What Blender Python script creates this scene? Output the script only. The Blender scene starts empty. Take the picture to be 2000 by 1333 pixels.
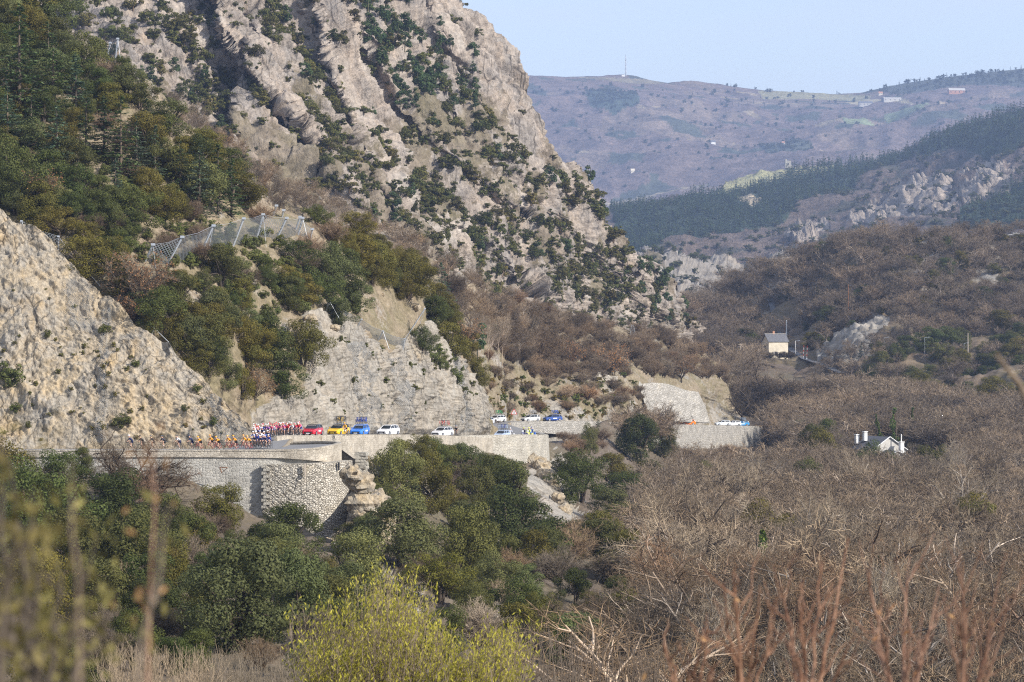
import bpy, bmesh, math, random
import numpy as np
from mathutils import Vector, Matrix

S = bpy.context.scene
C = S.collection
F = 5556.0            # focal length in pixels of the 2000 px wide photograph (100 mm on full frame)
CX, CY = 1000.0, 666.5

# ---------------------------------------------------------------- camera
cam = bpy.data.cameras.new('camera'); camo = bpy.data.objects.new('camera', cam); C.objects.link(camo)
camo.location = (0, 0, 0); camo.rotation_euler = (math.radians(90), 0, 0)
cam.lens = 100.0; cam.sensor_width = 36.0; cam.clip_start = 0.1; cam.clip_end = 60000
cam.dof.use_dof = True; cam.dof.focus_distance = 420; cam.dof.aperture_fstop = 4.5
S.camera = camo

# ---------------------------------------------------------------- sky and sun
SUN = Vector((0.74, -0.47, 0.52)).normalized()
SUN_EL = math.asin(SUN.z); SUN_ROT = math.atan2(SUN.x, SUN.y)
w = bpy.data.worlds.new('World'); S.world = w; w.use_nodes = True
nt = w.node_tree; bg = nt.nodes['Background']
sky = nt.nodes.new('ShaderNodeTexSky'); sky.sky_type = 'NISHITA'; sky.sun_disc = False
sky.sun_elevation = SUN_EL; sky.sun_rotation = SUN_ROT; sky.altitude = 300; sky.air_density = 1.0; sky.dust_density = 1.2; sky.ozone_density = 1.5
tc = nt.nodes.new('ShaderNodeTexCoord'); mp = nt.nodes.new('ShaderNodeMapping'); mp.inputs['Scale'].default_value = (9, 9, 60)
cn = nt.nodes.new('ShaderNodeTexNoise'); cn.inputs['Scale'].default_value = 1.0; cn.inputs['Detail'].default_value = 6; cn.inputs['Roughness'].default_value = 0.55
cr = nt.nodes.new('ShaderNodeValToRGB'); cr.color_ramp.elements[0].position = 0.25; cr.color_ramp.elements[1].position = 0.85
cr.color_ramp.elements[0].color = (0.5, 0.5, 0.5, 1); cr.color_ramp.elements[1].color = (0.75, 0.75, 0.75, 1)
mx = nt.nodes.new('ShaderNodeMixRGB'); mx.inputs[2].default_value = (3.9, 4.25, 5.2, 1)
nt.links.new(tc.outputs['Generated'], mp.inputs[0]); nt.links.new(mp.outputs[0], cn.inputs['Vector']); nt.links.new(cn.outputs[0], cr.inputs[0])
nt.links.new(cr.outputs[0], mx.inputs[0]); nt.links.new(sky.outputs[0], mx.inputs[1]); nt.links.new(mx.outputs[0], bg.inputs[0])
bg.inputs[1].default_value = 0.15
sl = bpy.data.lights.new('sun', 'SUN'); sl.energy = 4.8; sl.angle = math.radians(0.53); sl.color = (1.0, 0.945, 0.87)
so = bpy.data.objects.new('sun', sl); C.objects.link(so); so.rotation_euler = SUN.to_track_quat('Z', 'Y').to_euler()
S.view_settings.view_transform = 'Standard'; S.view_settings.look = 'None'; S.view_settings.exposure = 0.42; S.view_settings.gamma = 1.0
S.view_settings.use_curve_mapping = False
cy = S.cycles
cy.max_bounces = 5; cy.diffuse_bounces = 2; cy.glossy_bounces = 2; cy.transmission_bounces = 2; cy.volume_bounces = 0; cy.transparent_max_bounces = 6
cy.caustics_reflective = False; cy.caustics_refractive = False
cy.use_denoising = False; cy.pixel_filter_type = 'BLACKMAN_HARRIS'; cy.filter_width = 1.15; S.render.filter_size = 1.15

# ---------------------------------------------------------------- small helpers
R = random.Random(7)
def P(px, py, d):
    return Vector(((px - CX) / F * d, d, -(py - CY) / F * d))
def tag(o, label=None, cat=None, group=None, kind=None):
    if label: o['label'] = label
    if cat: o['category'] = cat
    if group: o['group'] = group
    if kind: o['kind'] = kind
    return o
def link(o, parent=None):
    C.objects.link(o)
    if parent: o.parent = parent
    return o
def empty(name, loc=(0, 0, 0), rz=0.0):
    o = bpy.data.objects.new(name, None); C.objects.link(o); o.location = loc; o.rotation_euler = (0, 0, rz); o.empty_display_size = 0.1
    return o
def mesh_np(name, V, faces_list, mats=(), smooth=False, midx=None):
    """faces_list: list of int arrays (n,k)"""
    me = bpy.data.meshes.new(name)
    V = np.asarray(V, dtype=np.float32)
    tot = sum(f.shape[0] * f.shape[1] for f in faces_list); nf = sum(f.shape[0] for f in faces_list)
    me.vertices.add(len(V)); me.vertices.foreach_set('co', V.ravel())
    me.loops.add(tot); me.polygons.add(nf)
    li = np.concatenate([f.ravel() for f in faces_list]).astype(np.int32)
    sizes = np.concatenate([np.full(f.shape[0], f.shape[1]) for f in faces_list])
    st = np.concatenate([[0], np.cumsum(sizes)[:-1]]).astype(np.int32)
    me.loops.foreach_set('vertex_index', li); me.polygons.foreach_set('loop_start', st)
    if smooth: me.polygons.foreach_set('use_smooth', np.ones(nf, dtype=bool))
    if midx is not None: me.polygons.foreach_set('material_index', np.asarray(midx, dtype=np.int32))
    me.update(calc_edges=True); me.validate()
    for m in mats: me.materials.append(m)
    return me
def obj(name, me, parent=None, loc=None):
    o = bpy.data.objects.new(name, me); C.objects.link(o)
    if parent: o.parent = parent
    if loc is not None: o.location = loc
    return o

class MB:
    """collects simple solids into one mesh"""
    def __init__(s): s.v = []; s.f = []; s.m = []
    def add(s, V, Fc, m=0):
        b = len(s.v); s.v += [tuple(p) for p in V]; s.f += [tuple(i + b for i in f) for f in Fc]; s.m += [m] * len(Fc)
    def box(s, c, size, m=0, rz=0.0, top=1.0):
        x, y, z = [q / 2 for q in size]; V = []
        for sz in (-1, 1):
            k = top if sz > 0 else 1.0
            for sx, sy in ((-1, -1), (1, -1), (1, 1), (-1, 1)):
                a, b_ = sx * x * k, sy * y * k
                V.append((c[0] + a * math.cos(rz) - b_ * math.sin(rz), c[1] + a * math.sin(rz) + b_ * math.cos(rz), c[2] + sz * z))
        s.add(V, [(3, 2, 1, 0), (4, 5, 6, 7), (0, 1, 5, 4), (1, 2, 6, 5), (2, 3, 7, 6), (3, 0, 4, 7)], m)
    def tube(s, a, b, r0, r1=None, n=6, m=0, cap=True):
        a = Vector(a); b = Vector(b); r1 = r0 if r1 is None else r1
        d = (b - a)
        if d.length < 1e-6: return
        q = d.to_track_quat('Z', 'Y'); V = []
        for p, r in ((a, r0), (b, r1)):
            for i in range(n):
                t = 2 * math.pi * i / n; V.append(p + q @ Vector((r * math.cos(t), r * math.sin(t), 0)))
        Fc = [(i, (i + 1) % n, n + (i + 1) % n, n + i) for i in range(n)]
        if cap: Fc += [tuple(range(n - 1, -1, -1)), tuple(range(n, 2 * n))]
        s.add(V, Fc, m)
    def loft(s, secs, m=0, cap=True):
        n = len(secs[0]); V = [p for sec in secs for p in sec]; Fc = []
        for k in range(len(secs) - 1):
            for i in range(n):
                Fc.append((k * n + i, k * n + (i + 1) % n, (k + 1) * n + (i + 1) % n, (k + 1) * n + i))
        if cap: Fc += [tuple(range(n - 1, -1, -1)), tuple(range((len(secs) - 1) * n, len(secs) * n))]
        s.add(V, Fc, m)
    def ring(s, c, r, t, axis='X', n=16, k=5, m=0):
        V = []; Fc = []
        for i in range(n):
            a = 2 * math.pi * i / n
            for j in range(k):
                b = 2 * math.pi * j / k; rr = r + t * math.cos(b); h = t * math.sin(b)
                p = (h, rr * math.cos(a), rr * math.sin(a)) if axis == 'X' else (rr * math.cos(a), rr * math.sin(a), h)
                V.append((c[0] + p[0], c[1] + p[1], c[2] + p[2]))
        for i in range(n):
            for j in range(k):
                Fc.append((i * k + j, ((i + 1) % n) * k + j, ((i + 1) % n) * k + (j + 1) % k, i * k + (j + 1) % k))
        s.add(V, Fc, m)
    def mesh(s, name, mats, smooth=False):
        me = bpy.data.meshes.new(name); me.from_pydata(s.v, [], s.f)
        for m in mats: me.materials.append(m)
        me.polygons.foreach_set('material_index', s.m)
        bm = bmesh.new(); bm.from_mesh(me); bmesh.ops.recalc_face_normals(bm, faces=bm.faces); bm.to_mesh(me); bm.free()
        if smooth: me.polygons.foreach_set('use_smooth', [True] * len(me.polygons))
        me.update(); return me
    def build(s, name, mats, parent=None, loc=None, smooth=False):
        return obj(name, s.mesh(name, mats if isinstance(mats, (list, tuple)) else [mats], smooth), parent, loc)

# ---------------------------------------------------------------- noise
def smooth01(x): x = np.clip(x, 0, 1); return x * x * (3 - 2 * x)
_rng = np.random.RandomState(3); _perm = np.concatenate([_rng.permutation(256)] * 3)
_g = _rng.normal(size=(256, 3)); _g /= np.linalg.norm(_g, axis=1)[:, None]
def perlin(p):
    p = np.asarray(p, dtype=np.float64); i = np.floor(p).astype(int); f = p - i; u = f * f * f * (f * (f * 6 - 15) + 10); i &= 255
    out = 0
    for dx in (0, 1):
        wx = u[:, 0] if dx else 1 - u[:, 0]
        for dy in (0, 1):
            wy = u[:, 1] if dy else 1 - u[:, 1]
            for dz in (0, 1):
                wz = u[:, 2] if dz else 1 - u[:, 2]
                h = _perm[_perm[_perm[i[:, 0] + dx] + i[:, 1] + dy] + i[:, 2] + dz]
                g = _g[h]; out = out + wx * wy * wz * (g[:, 0] * (f[:, 0] - dx) + g[:, 1] * (f[:, 1] - dy) + g[:, 2] * (f[:, 2] - dz))
    return out * 1.5
def fbm(p, octv=4, gain=0.5, ridged=False):
    a = 1.0; s = 0.0; q = np.array(p, dtype=np.float64)
    for o in range(octv):
        n = perlin(q + 17.3 * o); n = (1 - 2 * np.abs(n)) if ridged else n
        s = s + a * n; a *= gain; q = q * 2.03
    return s
def cells(p):
    """worley: F1, F2 distance and a random value per cell"""
    p = np.asarray(p); i = np.floor(p).astype(int); f1 = np.full(len(p), 9.0); f2 = np.full(len(p), 9.0); val = np.zeros((len(p), 3))
    for dx in (-1, 0, 1):
        for dy in (-1, 0, 1):
            for dz in (-1, 0, 1):
                c = i + np.array([dx, dy, dz]); h = _perm[_perm[_perm[c[:, 0] & 255] + (c[:, 1] & 255)] + (c[:, 2] & 255)]
                pt = c + 0.5 + 0.45 * _g[h]; d = np.linalg.norm(p - pt, axis=1)
                nearer = d < f1
                f2 = np.where(nearer, f1, np.minimum(f2, d)); val = np.where(nearer[:, None], _g[(h * 7 + 3) & 255], val)
                vec = p - pt
                if dx == -1 and dy == -1 and dz == -1: best = vec.copy()
                best = np.where(nearer[:, None], vec, best); f1 = np.where(nearer, d, f1)
    return f1, f2, val, best
def facets(p):
    """every cell is a tilted plane: faceted rock"""
    f1, f2, val, vec = cells(p)
    k = smooth01((f2 - f1) / 0.22)
    return (val[:, 0] * 0.45 + (vec * val).sum(1) * 1.1) * k - 0.25 * (1 - k)
def inpoly(px, py, poly):
    r = np.zeros(px.shape, bool); n = len(poly); j = n - 1
    for i in range(n):
        xi, yi = poly[i]; xj, yj = poly[j]
        c = ((yi > py) != (yj > py)) & (px < (xj - xi) * (py - yi) / (yj - yi + 1e-9) + xi)
        r ^= c; j = i
    return r
def polydist(px, py, line):
    """distance to a polyline and signed side (positive to its right when walking it)"""
    best = np.full(px.shape, 1e9); side = np.zeros(px.shape)
    for (x0, y0), (x1, y1) in zip(line[:-1], line[1:]):
        dx, dy = x1 - x0, y1 - y0; L = dx * dx + dy * dy
        t = np.clip(((px - x0) * dx + (py - y0) * dy) / L, 0, 1)
        ex, ey = px - (x0 + t * dx), py - (y0 + t * dy); d = np.hypot(ex, ey); s = dx * ey - dy * ex
        m = d < best; best = np.where(m, d, best); side = np.where(m, s, side)
    return best, side

# ---------------------------------------------------------------- materials
class NT:
    def __init__(s, name):
        s.m = bpy.data.materials.new(name); s.m.use_nodes = True; s.t = s.m.node_tree; s.b = s.t.nodes['Principled BSDF']
        s.b.inputs['Roughness'].default_value = 0.9
        if 'Specular IOR Level' in s.b.inputs: s.b.inputs['Specular IOR Level'].default_value = 0.2
    def n(s, typ, **kw):
        o = s.t.nodes.new('ShaderNode' + typ)
        for k, v in kw.items():
            if k.startswith('_'): setattr(o, k[1:], v)
            else:
                try: key = int(k[1:]) if k[0] == 'i' and k[1:].isdigit() else k.replace('_', ' ')
                except Exception: key = k
                s.set(o.inputs[key], v)
        return o
    def set(s, inp, v):
        if isinstance(v, bpy.types.NodeSocket): s.t.links.new(v, inp)
        else:
            if isinstance(v, (tuple, list)) and inp.type == 'RGBA' and len(v) == 3: v = (*v, 1)
            inp.default_value = v
    def coord(s, scale=(1, 1, 1), rot=(0, 0, 0), out='Object'):
        t = s.n('TexCoord'); m = s.n('Mapping'); s.set(m.inputs[0], t.outputs[out]); m.inputs['Scale'].default_value = scale; m.inputs['Rotation'].default_value = rot
        return m.outputs[0]
    def noise(s, vec, scale=1.0, detail=4, rough=0.55, dist=0.0):
        o = s.n('TexNoise'); s.set(o.inputs['Vector'], vec); o.inputs['Scale'].default_value = scale; o.inputs['Detail'].default_value = detail
        o.inputs['Roughness'].default_value = rough; o.inputs['Distortion'].default_value = dist; return o.outputs[0]
    def vor(s, vec, scale=1.0, feature='F1', rnd=1.0):
        o = s.n('TexVoronoi', _feature=feature); s.set(o.inputs['Vector'], vec); o.inputs['Scale'].default_value = scale; o.inputs['Randomness'].default_value = rnd; return o
    def ramp(s, fac, stops):
        o = s.n('ValToRGB'); s.set(o.inputs[0], fac); e = o.color_ramp.elements
        while len(e) < len(stops): e.new(0.5)
        for q, (p, c) in zip(e, stops): q.position = p; q.color = (*c, 1) if len(c) == 3 else (c[0], c[0], c[0], 1)
        return o.outputs[0]
    def mix(s, fac, a, b, mode='MIX'):
        o = s.n('MixRGB', _blend_type=mode); s.set(o.inputs[0], fac); s.set(o.inputs[1], a); s.set(o.inputs[2], b); return o.outputs[0]
    def math(s, op, a, b=0.0):
        o = s.n('Math', _operation=op); s.set(o.inputs[0], a); s.set(o.inputs[1], b); return o.outputs[0]
    def attr(s, name):
        o = s.n('Attribute', _attribute_name=name); return o
    def bump(s, h, strength=0.5, dist=0.2):
        o = s.n('Bump'); o.inputs['Strength'].default_value = strength; o.inputs['Distance'].default_value = dist; s.set(o.inputs['Height'], h); s.set(s.b.inputs['Normal'], o.outputs[0])
    def col(s, c): s.set(s.b.inputs['Base Color'], c); return s

def plain(name, c, rough=0.8, metal=0.0, var=0.12, scale=8.0):
    q = NT(name); n = q.noise(q.coord(), scale, 3)
    q.col(q.mix(1.0, c, q.ramp(n, [(0.3, (1 - var,)), (0.7, (1 + var,))]), 'MULTIPLY')); q.b.inputs['Roughness'].default_value = rough; q.b.inputs['Metallic'].default_value = metal
    return q.m

def rock_mat(name, cols, sc, soil, soil2, crack=0.5, bump=0.6, streak=(1.0, 1.0, 0.35), bd=0.5):
    """cols: five stops pale to dark; attribute cover.r = rock share, cover.g = grass share"""
    q = NT(name); v = q.coord(); vs = q.coord(scale=streak, rot=(0.25, -0.35, 0.3))
    n1 = q.noise(v, sc * 0.35, 5, 0.6, 0.6); n2 = q.noise(vs, sc * 1.6, 8, 0.68, 0.4); n3 = q.noise(v, sc * 7, 6, 0.7)
    base = q.ramp(n1, [(0.30, cols[0]), (0.44, cols[1]), (0.55, cols[2]), (0.68, cols[3])])
    base = q.mix(0.45, base, q.ramp(n2, [(0.30, cols[4]), (0.47, cols[2]), (0.60, cols[1]), (0.74, cols[0])]))
    base = q.mix(1.0, base, q.ramp(n3, [(0.28, (0.5,)), (0.5, (1.0,)), (0.72, (1.4,))]), 'MULTIPLY')
    e = q.vor(q.coord(scale=streak, rot=(0.25, -0.35, 0.3)), sc * 2.3, 'DISTANCE_TO_EDGE')
    ck = q.ramp(e.outputs['Distance'], [(0.0, (1 - crack,)), (0.06, (1.0,))])
    base = q.mix(q.ramp(n1, [(0.4, (0.0,)), (0.6, (1.0,))]), base, q.mix(1.0, base, ck, 'MULTIPLY'))
    at = q.attr('cover'); sep = q.n('SeparateColor'); q.set(sep.inputs[0], at.outputs['Color'])
    sn = q.noise(v, sc * 3.0, 6, 0.7)
    so_ = q.ramp(sn, [(0.32, soil2), (0.62, soil)])
    so_ = q.mix(1.0, so_, q.ramp(n3, [(0.25, (0.6,)), (0.5, (1.0,)), (0.75, (1.3,))]), 'MULTIPLY')
    gr = q.ramp(q.noise(v, sc * 5, 5, 0.7), [(0.35, (0.07, 0.075, 0.03)), (0.65, (0.19, 0.17, 0.07))])
    so_ = q.mix(sep.outputs[1], so_, gr)
    fac = q.math('ADD', sep.outputs[0], q.math('MULTIPLY', q.math('SUBTRACT', sn, 0.5), 1.2))
    fac = q.ramp(fac, [(0.42, (0.0,)), (0.56, (1.0,))])
    q.col(q.mix(fac, so_, base))
    h = q.math('ADD', q.math('MULTIPLY', n2, 1.0), q.math('MULTIPLY', n3, 0.35))
    q.bump(h, bump, bd)
    return q.m

TAN = [(0.40, 0.375, 0.325), (0.33, 0.285, 0.225), (0.28, 0.26, 0.225), (0.36, 0.28, 0.17), (0.13, 0.118, 0.10)]
M = {}
M['cliff'] = rock_mat('cliff_rock', [(0.44, 0.395, 0.315), (0.42, 0.325, 0.20), (0.34, 0.305, 0.25), (0.44, 0.30, 0.135), (0.15, 0.13, 0.105)], 0.30, (0.36, 0.29, 0.20), (0.22, 0.165, 0.105), crack=0.75, bump=1.0, bd=0.6)
M['mountain'] = rock_mat('mountain_rock', [(0.46, 0.41, 0.35), (0.375, 0.305, 0.24), (0.28, 0.25, 0.22), (0.35, 0.255, 0.165), (0.09, 0.083, 0.076)], 0.085, (0.27, 0.225, 0.17), (0.15, 0.12, 0.085), crack=0.8, bump=1.0, bd=2.0)
M['slope'] = rock_mat('hillside_soil', TAN, 0.27, (0.33, 0.265, 0.185), (0.15, 0.115, 0.075), crack=0.75, bump=0.9, bd=0.5)
M['valley'] = rock_mat('valley_soil', TAN, 0.16, (0.17, 0.13, 0.095), (0.075, 0.06, 0.045), bump=0.6, bd=0.4)
M['hill'] = rock_mat('hill_soil', TAN, 0.06, (0.20, 0.145, 0.10), (0.10, 0.075, 0.055), bump=0.5, bd=1.5)
def far_mat(name, sc):
    q = NT(name); v = q.coord(); at = q.attr('cover')
    n = q.noise(v, sc, 8, 0.72); n2 = q.noise(v, sc * 8, 4, 0.8)
    c = q.mix(1.0, at.outputs['Color'], q.ramp(n, [(0.3, (0.55,)), (0.5, (1.0,)), (0.7, (1.4,))]), 'MULTIPLY')
    c = q.mix(1.0, c, q.ramp(n2, [(0.3, (0.6,)), (0.5, (1.0,)), (0.7, (1.4,))]), 'MULTIPLY')
    q.col(c); q.bump(n2, 0.8, 6.0); return q.m
M['far'] = far_mat('far_woodland', 0.012); M['mid'] = far_mat('mid_hill_woodland', 0.02)

def leaf_mat(name, c0, c1, obj_tint=True, trans=0.25):
    q = NT(name); g = q.n('NewGeometry'); oi = q.n('ObjectInfo')
    c = q.mix(g.outputs['Random Per Island'], c0, c1)
    if obj_tint: c = q.mix(1.0, c, oi.outputs['Color'], 'MULTIPLY')
    c = q.mix(1.0, c, q.ramp(oi.outputs['Random'], [(0.0, (0.75, 0.76, 0.74)), (0.35, (1.05, 0.97, 0.85)), (0.7, (0.92, 1.0, 0.90)), (1.0, (1.3, 1.2, 1.0))]), 'MULTIPLY')
    q.col(c); q.b.inputs['Roughness'].default_value = 0.7; q.b.inputs['Specular IOR Level'].default_value = 0.12
    tr = q.n('BsdfTranslucent'); q.set(tr.inputs[0], c); ms = q.n('MixShader'); ms.inputs[0].default_value = trans
    q.set(ms.inputs[1], q.b.outputs[0]); q.set(ms.inputs[2], tr.outputs[0]); q.set(q.t.nodes['Material Output'].inputs[0], ms.outputs[0])
    return q.m
M['oak_leaf'] = leaf_mat('oak_leaf', (0.068, 0.072, 0.027), (0.130, 0.132, 0.052))
M['cedar_leaf'] = leaf_mat('cedar_needle', (0.055, 0.075, 0.035), (0.135, 0.160, 0.095))
M['dry_leaf'] = leaf_mat('dry_leaf', (0.26, 0.13, 0.06), (0.48, 0.27, 0.14))
M['ivy_leaf'] = leaf_mat('ivy_leaf', (0.05, 0.08, 0.02), (0.14, 0.19, 0.05))
M['willow_leaf'] = leaf_mat('willow_leaf', (0.28, 0.26, 0.035), (0.52, 0.46, 0.09), trans=0.4)
M['near_leaf'] = leaf_mat('near_leaf', (0.10, 0.085, 0.030), (0.26, 0.22, 0.09), trans=0.35)
def bark_mat(name, c0, c1):
    q = NT(name); g = q.n('NewGeometry'); oi = q.n('ObjectInfo'); c = q.mix(g.outputs['Random Per Island'], c0, c1)
    c = q.mix(1.0, c, oi.outputs['Color'], 'MULTIPLY')
    c = q.mix(1.0, c, q.ramp(oi.outputs['Random'], [(0.0, (0.62, 0.62, 0.64)), (0.25, (1.0, 0.95, 0.90)), (0.5, (0.80, 0.78, 0.76)), (0.75, (1.20, 1.10, 1.0)), (1.0, (1.3, 1.3, 1.3))]), 'MULTIPLY')
    nl = q.noise(oi.outputs['Location'], 0.014, 4, 0.65)
    c = q.mix(1.0, c, q.ramp(nl, [(0.32, (0.40, 0.39, 0.38)), (0.45, (0.92, 0.88, 0.82)), (0.54, (0.58, 0.57, 0.56)), (0.68, (1.15, 1.07, 0.97))]), 'MULTIPLY')
    q.col(c); return q.m
M['bark'] = bark_mat('bark', (0.10, 0.085, 0.07), (0.17, 0.145, 0.12))
M['twig'] = bark_mat('twig', (0.150, 0.129, 0.099), (0.385, 0.337, 0.268))
M['limb'] = bark_mat('limb', (0.22, 0.20, 0.18), (0.50, 0.47, 0.43))
M['pale_bark'] = bark_mat('pale_bark', (0.42, 0.38, 0.34), (0.60, 0.56, 0.52))
M['red_stem'] = bark_mat('red_stem', (0.12, 0.065, 0.047), (0.27, 0.175, 0.13))

def stone_mat(name, c0, c1, mortar, scale, gap=0.05, stretch=(1, 1.25, 1), bump=0.7, stain=0.5):
    q = NT(name); v = q.coord(scale=stretch, out='UV')
    wv = q.n('VectorMath', _operation='ADD'); nn = q.n('TexNoise'); q.set(nn.inputs['Vector'], v); nn.inputs['Scale'].default_value = 1.3
    sc_ = q.n('VectorMath', _operation='SCALE'); q.set(sc_.inputs[0], nn.outputs[1]); sc_.inputs['Scale'].default_value = 0.25
    q.set(wv.inputs[0], v); q.set(wv.inputs[1], sc_.outputs[0])
    f1 = q.vor(wv.outputs[0], scale, 'F1', 0.8); e = q.vor(wv.outputs[0], scale, 'DISTANCE_TO_EDGE', 0.8)
    sp = q.n('SeparateColor'); q.set(sp.inputs[0], f1.outputs['Color'])
    c = q.mix(sp.outputs[0], c0, c1)
    c = q.mix(q.ramp(e.outputs['Distance'], [(gap * 0.5, (0.0,)), (gap * 1.6, (1.0,))]), mortar, c)
    n = q.noise(v, 0.35, 6, 0.65); n4 = q.noise(v, 5.0, 4, 0.7)
    c = q.mix(1.0, c, q.ramp(n, [(0.30, (1 - stain * 0.6, 1 - stain * 0.62, 1 - stain * 0.66)), (0.55, (1.0,)), (0.75, (1.15, 1.1, 1.0))]), 'MULTIPLY')
    c = q.mix(1.0, c, q.ramp(n4, [(0.3, (0.8,)), (0.7, (1.2,))]), 'MULTIPLY')
    q.col(c); q.bump(q.math('ADD', q.ramp(e.outputs['Distance'], [(0.0, (0.0,)), (gap * 3, (1.0,))]), q.math('MULTIPLY', n4, 0.4)), bump, 0.12); return q.m
M['parapet'] = stone_mat('parapet_stone', (0.36, 0.32, 0.26), (0.52, 0.47, 0.39), (0.38, 0.34, 0.275), 2.8, 0.04, bump=0.45, stain=0.7)
M['masonry'] = stone_mat('masonry_stone', (0.31, 0.30, 0.27), (0.45, 0.43, 0.385), (0.44, 0.415, 0.36), 2.6, 0.06, bump=0.45, stain=0.7)
M['rubble'] = stone_mat('rubble_stone', (0.40, 0.36, 0.29), (0.64, 0.59, 0.50), (0.22, 0.19, 0.15), 3.8, 0.05, (0.8, 1.35, 1), 1.0, 0.25)
M['bastion'] = stone_mat('bastion_stone', (0.36, 0.34, 0.29), (0.46, 0.43, 0.37), (0.42, 0.39, 0.33), 1.6, 0.05)
M['farwall'] = stone_mat('far_wall_stone', (0.33, 0.31, 0.275), (0.48, 0.45, 0.40), (0.30, 0.28, 0.24), 1.5, 0.06, bump=0.9)
M['asphalt'] = plain('asphalt', (0.22, 0.215, 0.21), 0.9, var=0.1, scale=0.7)
M['verge'] = plain('verge_soil', (0.30, 0.25, 0.18), 0.95, var=0.35, scale=1.5)
M['steel'] = plain('galvanised_steel', (0.46, 0.49, 0.53), 0.5, 0.3)
M['white_paint'] = plain('white_paint', (0.78, 0.77, 0.74), 0.7, var=0.06)
M['cream'] = plain('cream_render', (0.60, 0.53, 0.41), 0.9, var=0.14, scale=0.8)
M['slate'] = plain('slate_roof', (0.13, 0.13, 0.14), 0.8, var=0.2, scale=1.5)
M['pale_render'] = plain('pale_render', (0.47, 0.45, 0.41), 0.9, var=0.12, scale=0.9)
M['greywall'] = plain('grey_render', (0.42, 0.40, 0.37), 0.9, var=0.12, scale=0.9)
M['terracotta'] = plain('terracotta', (0.42, 0.22, 0.14), 0.9)
M['dark'] = plain('dark_recess', (0.03, 0.03, 0.035), 0.5)
M['wood_pole'] = plain('wooden_pole', (0.42, 0.36, 0.29), 0.9)
M['rust'] = plain('rusty_iron', (0.28, 0.12, 0.05), 0.8)
M['red_paint'] = plain('red_paint', (0.55, 0.05, 0.04), 0.5)
M['yellow_paint'] = plain('yellow_paint', (0.75, 0.52, 0.03), 0.5)

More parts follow.
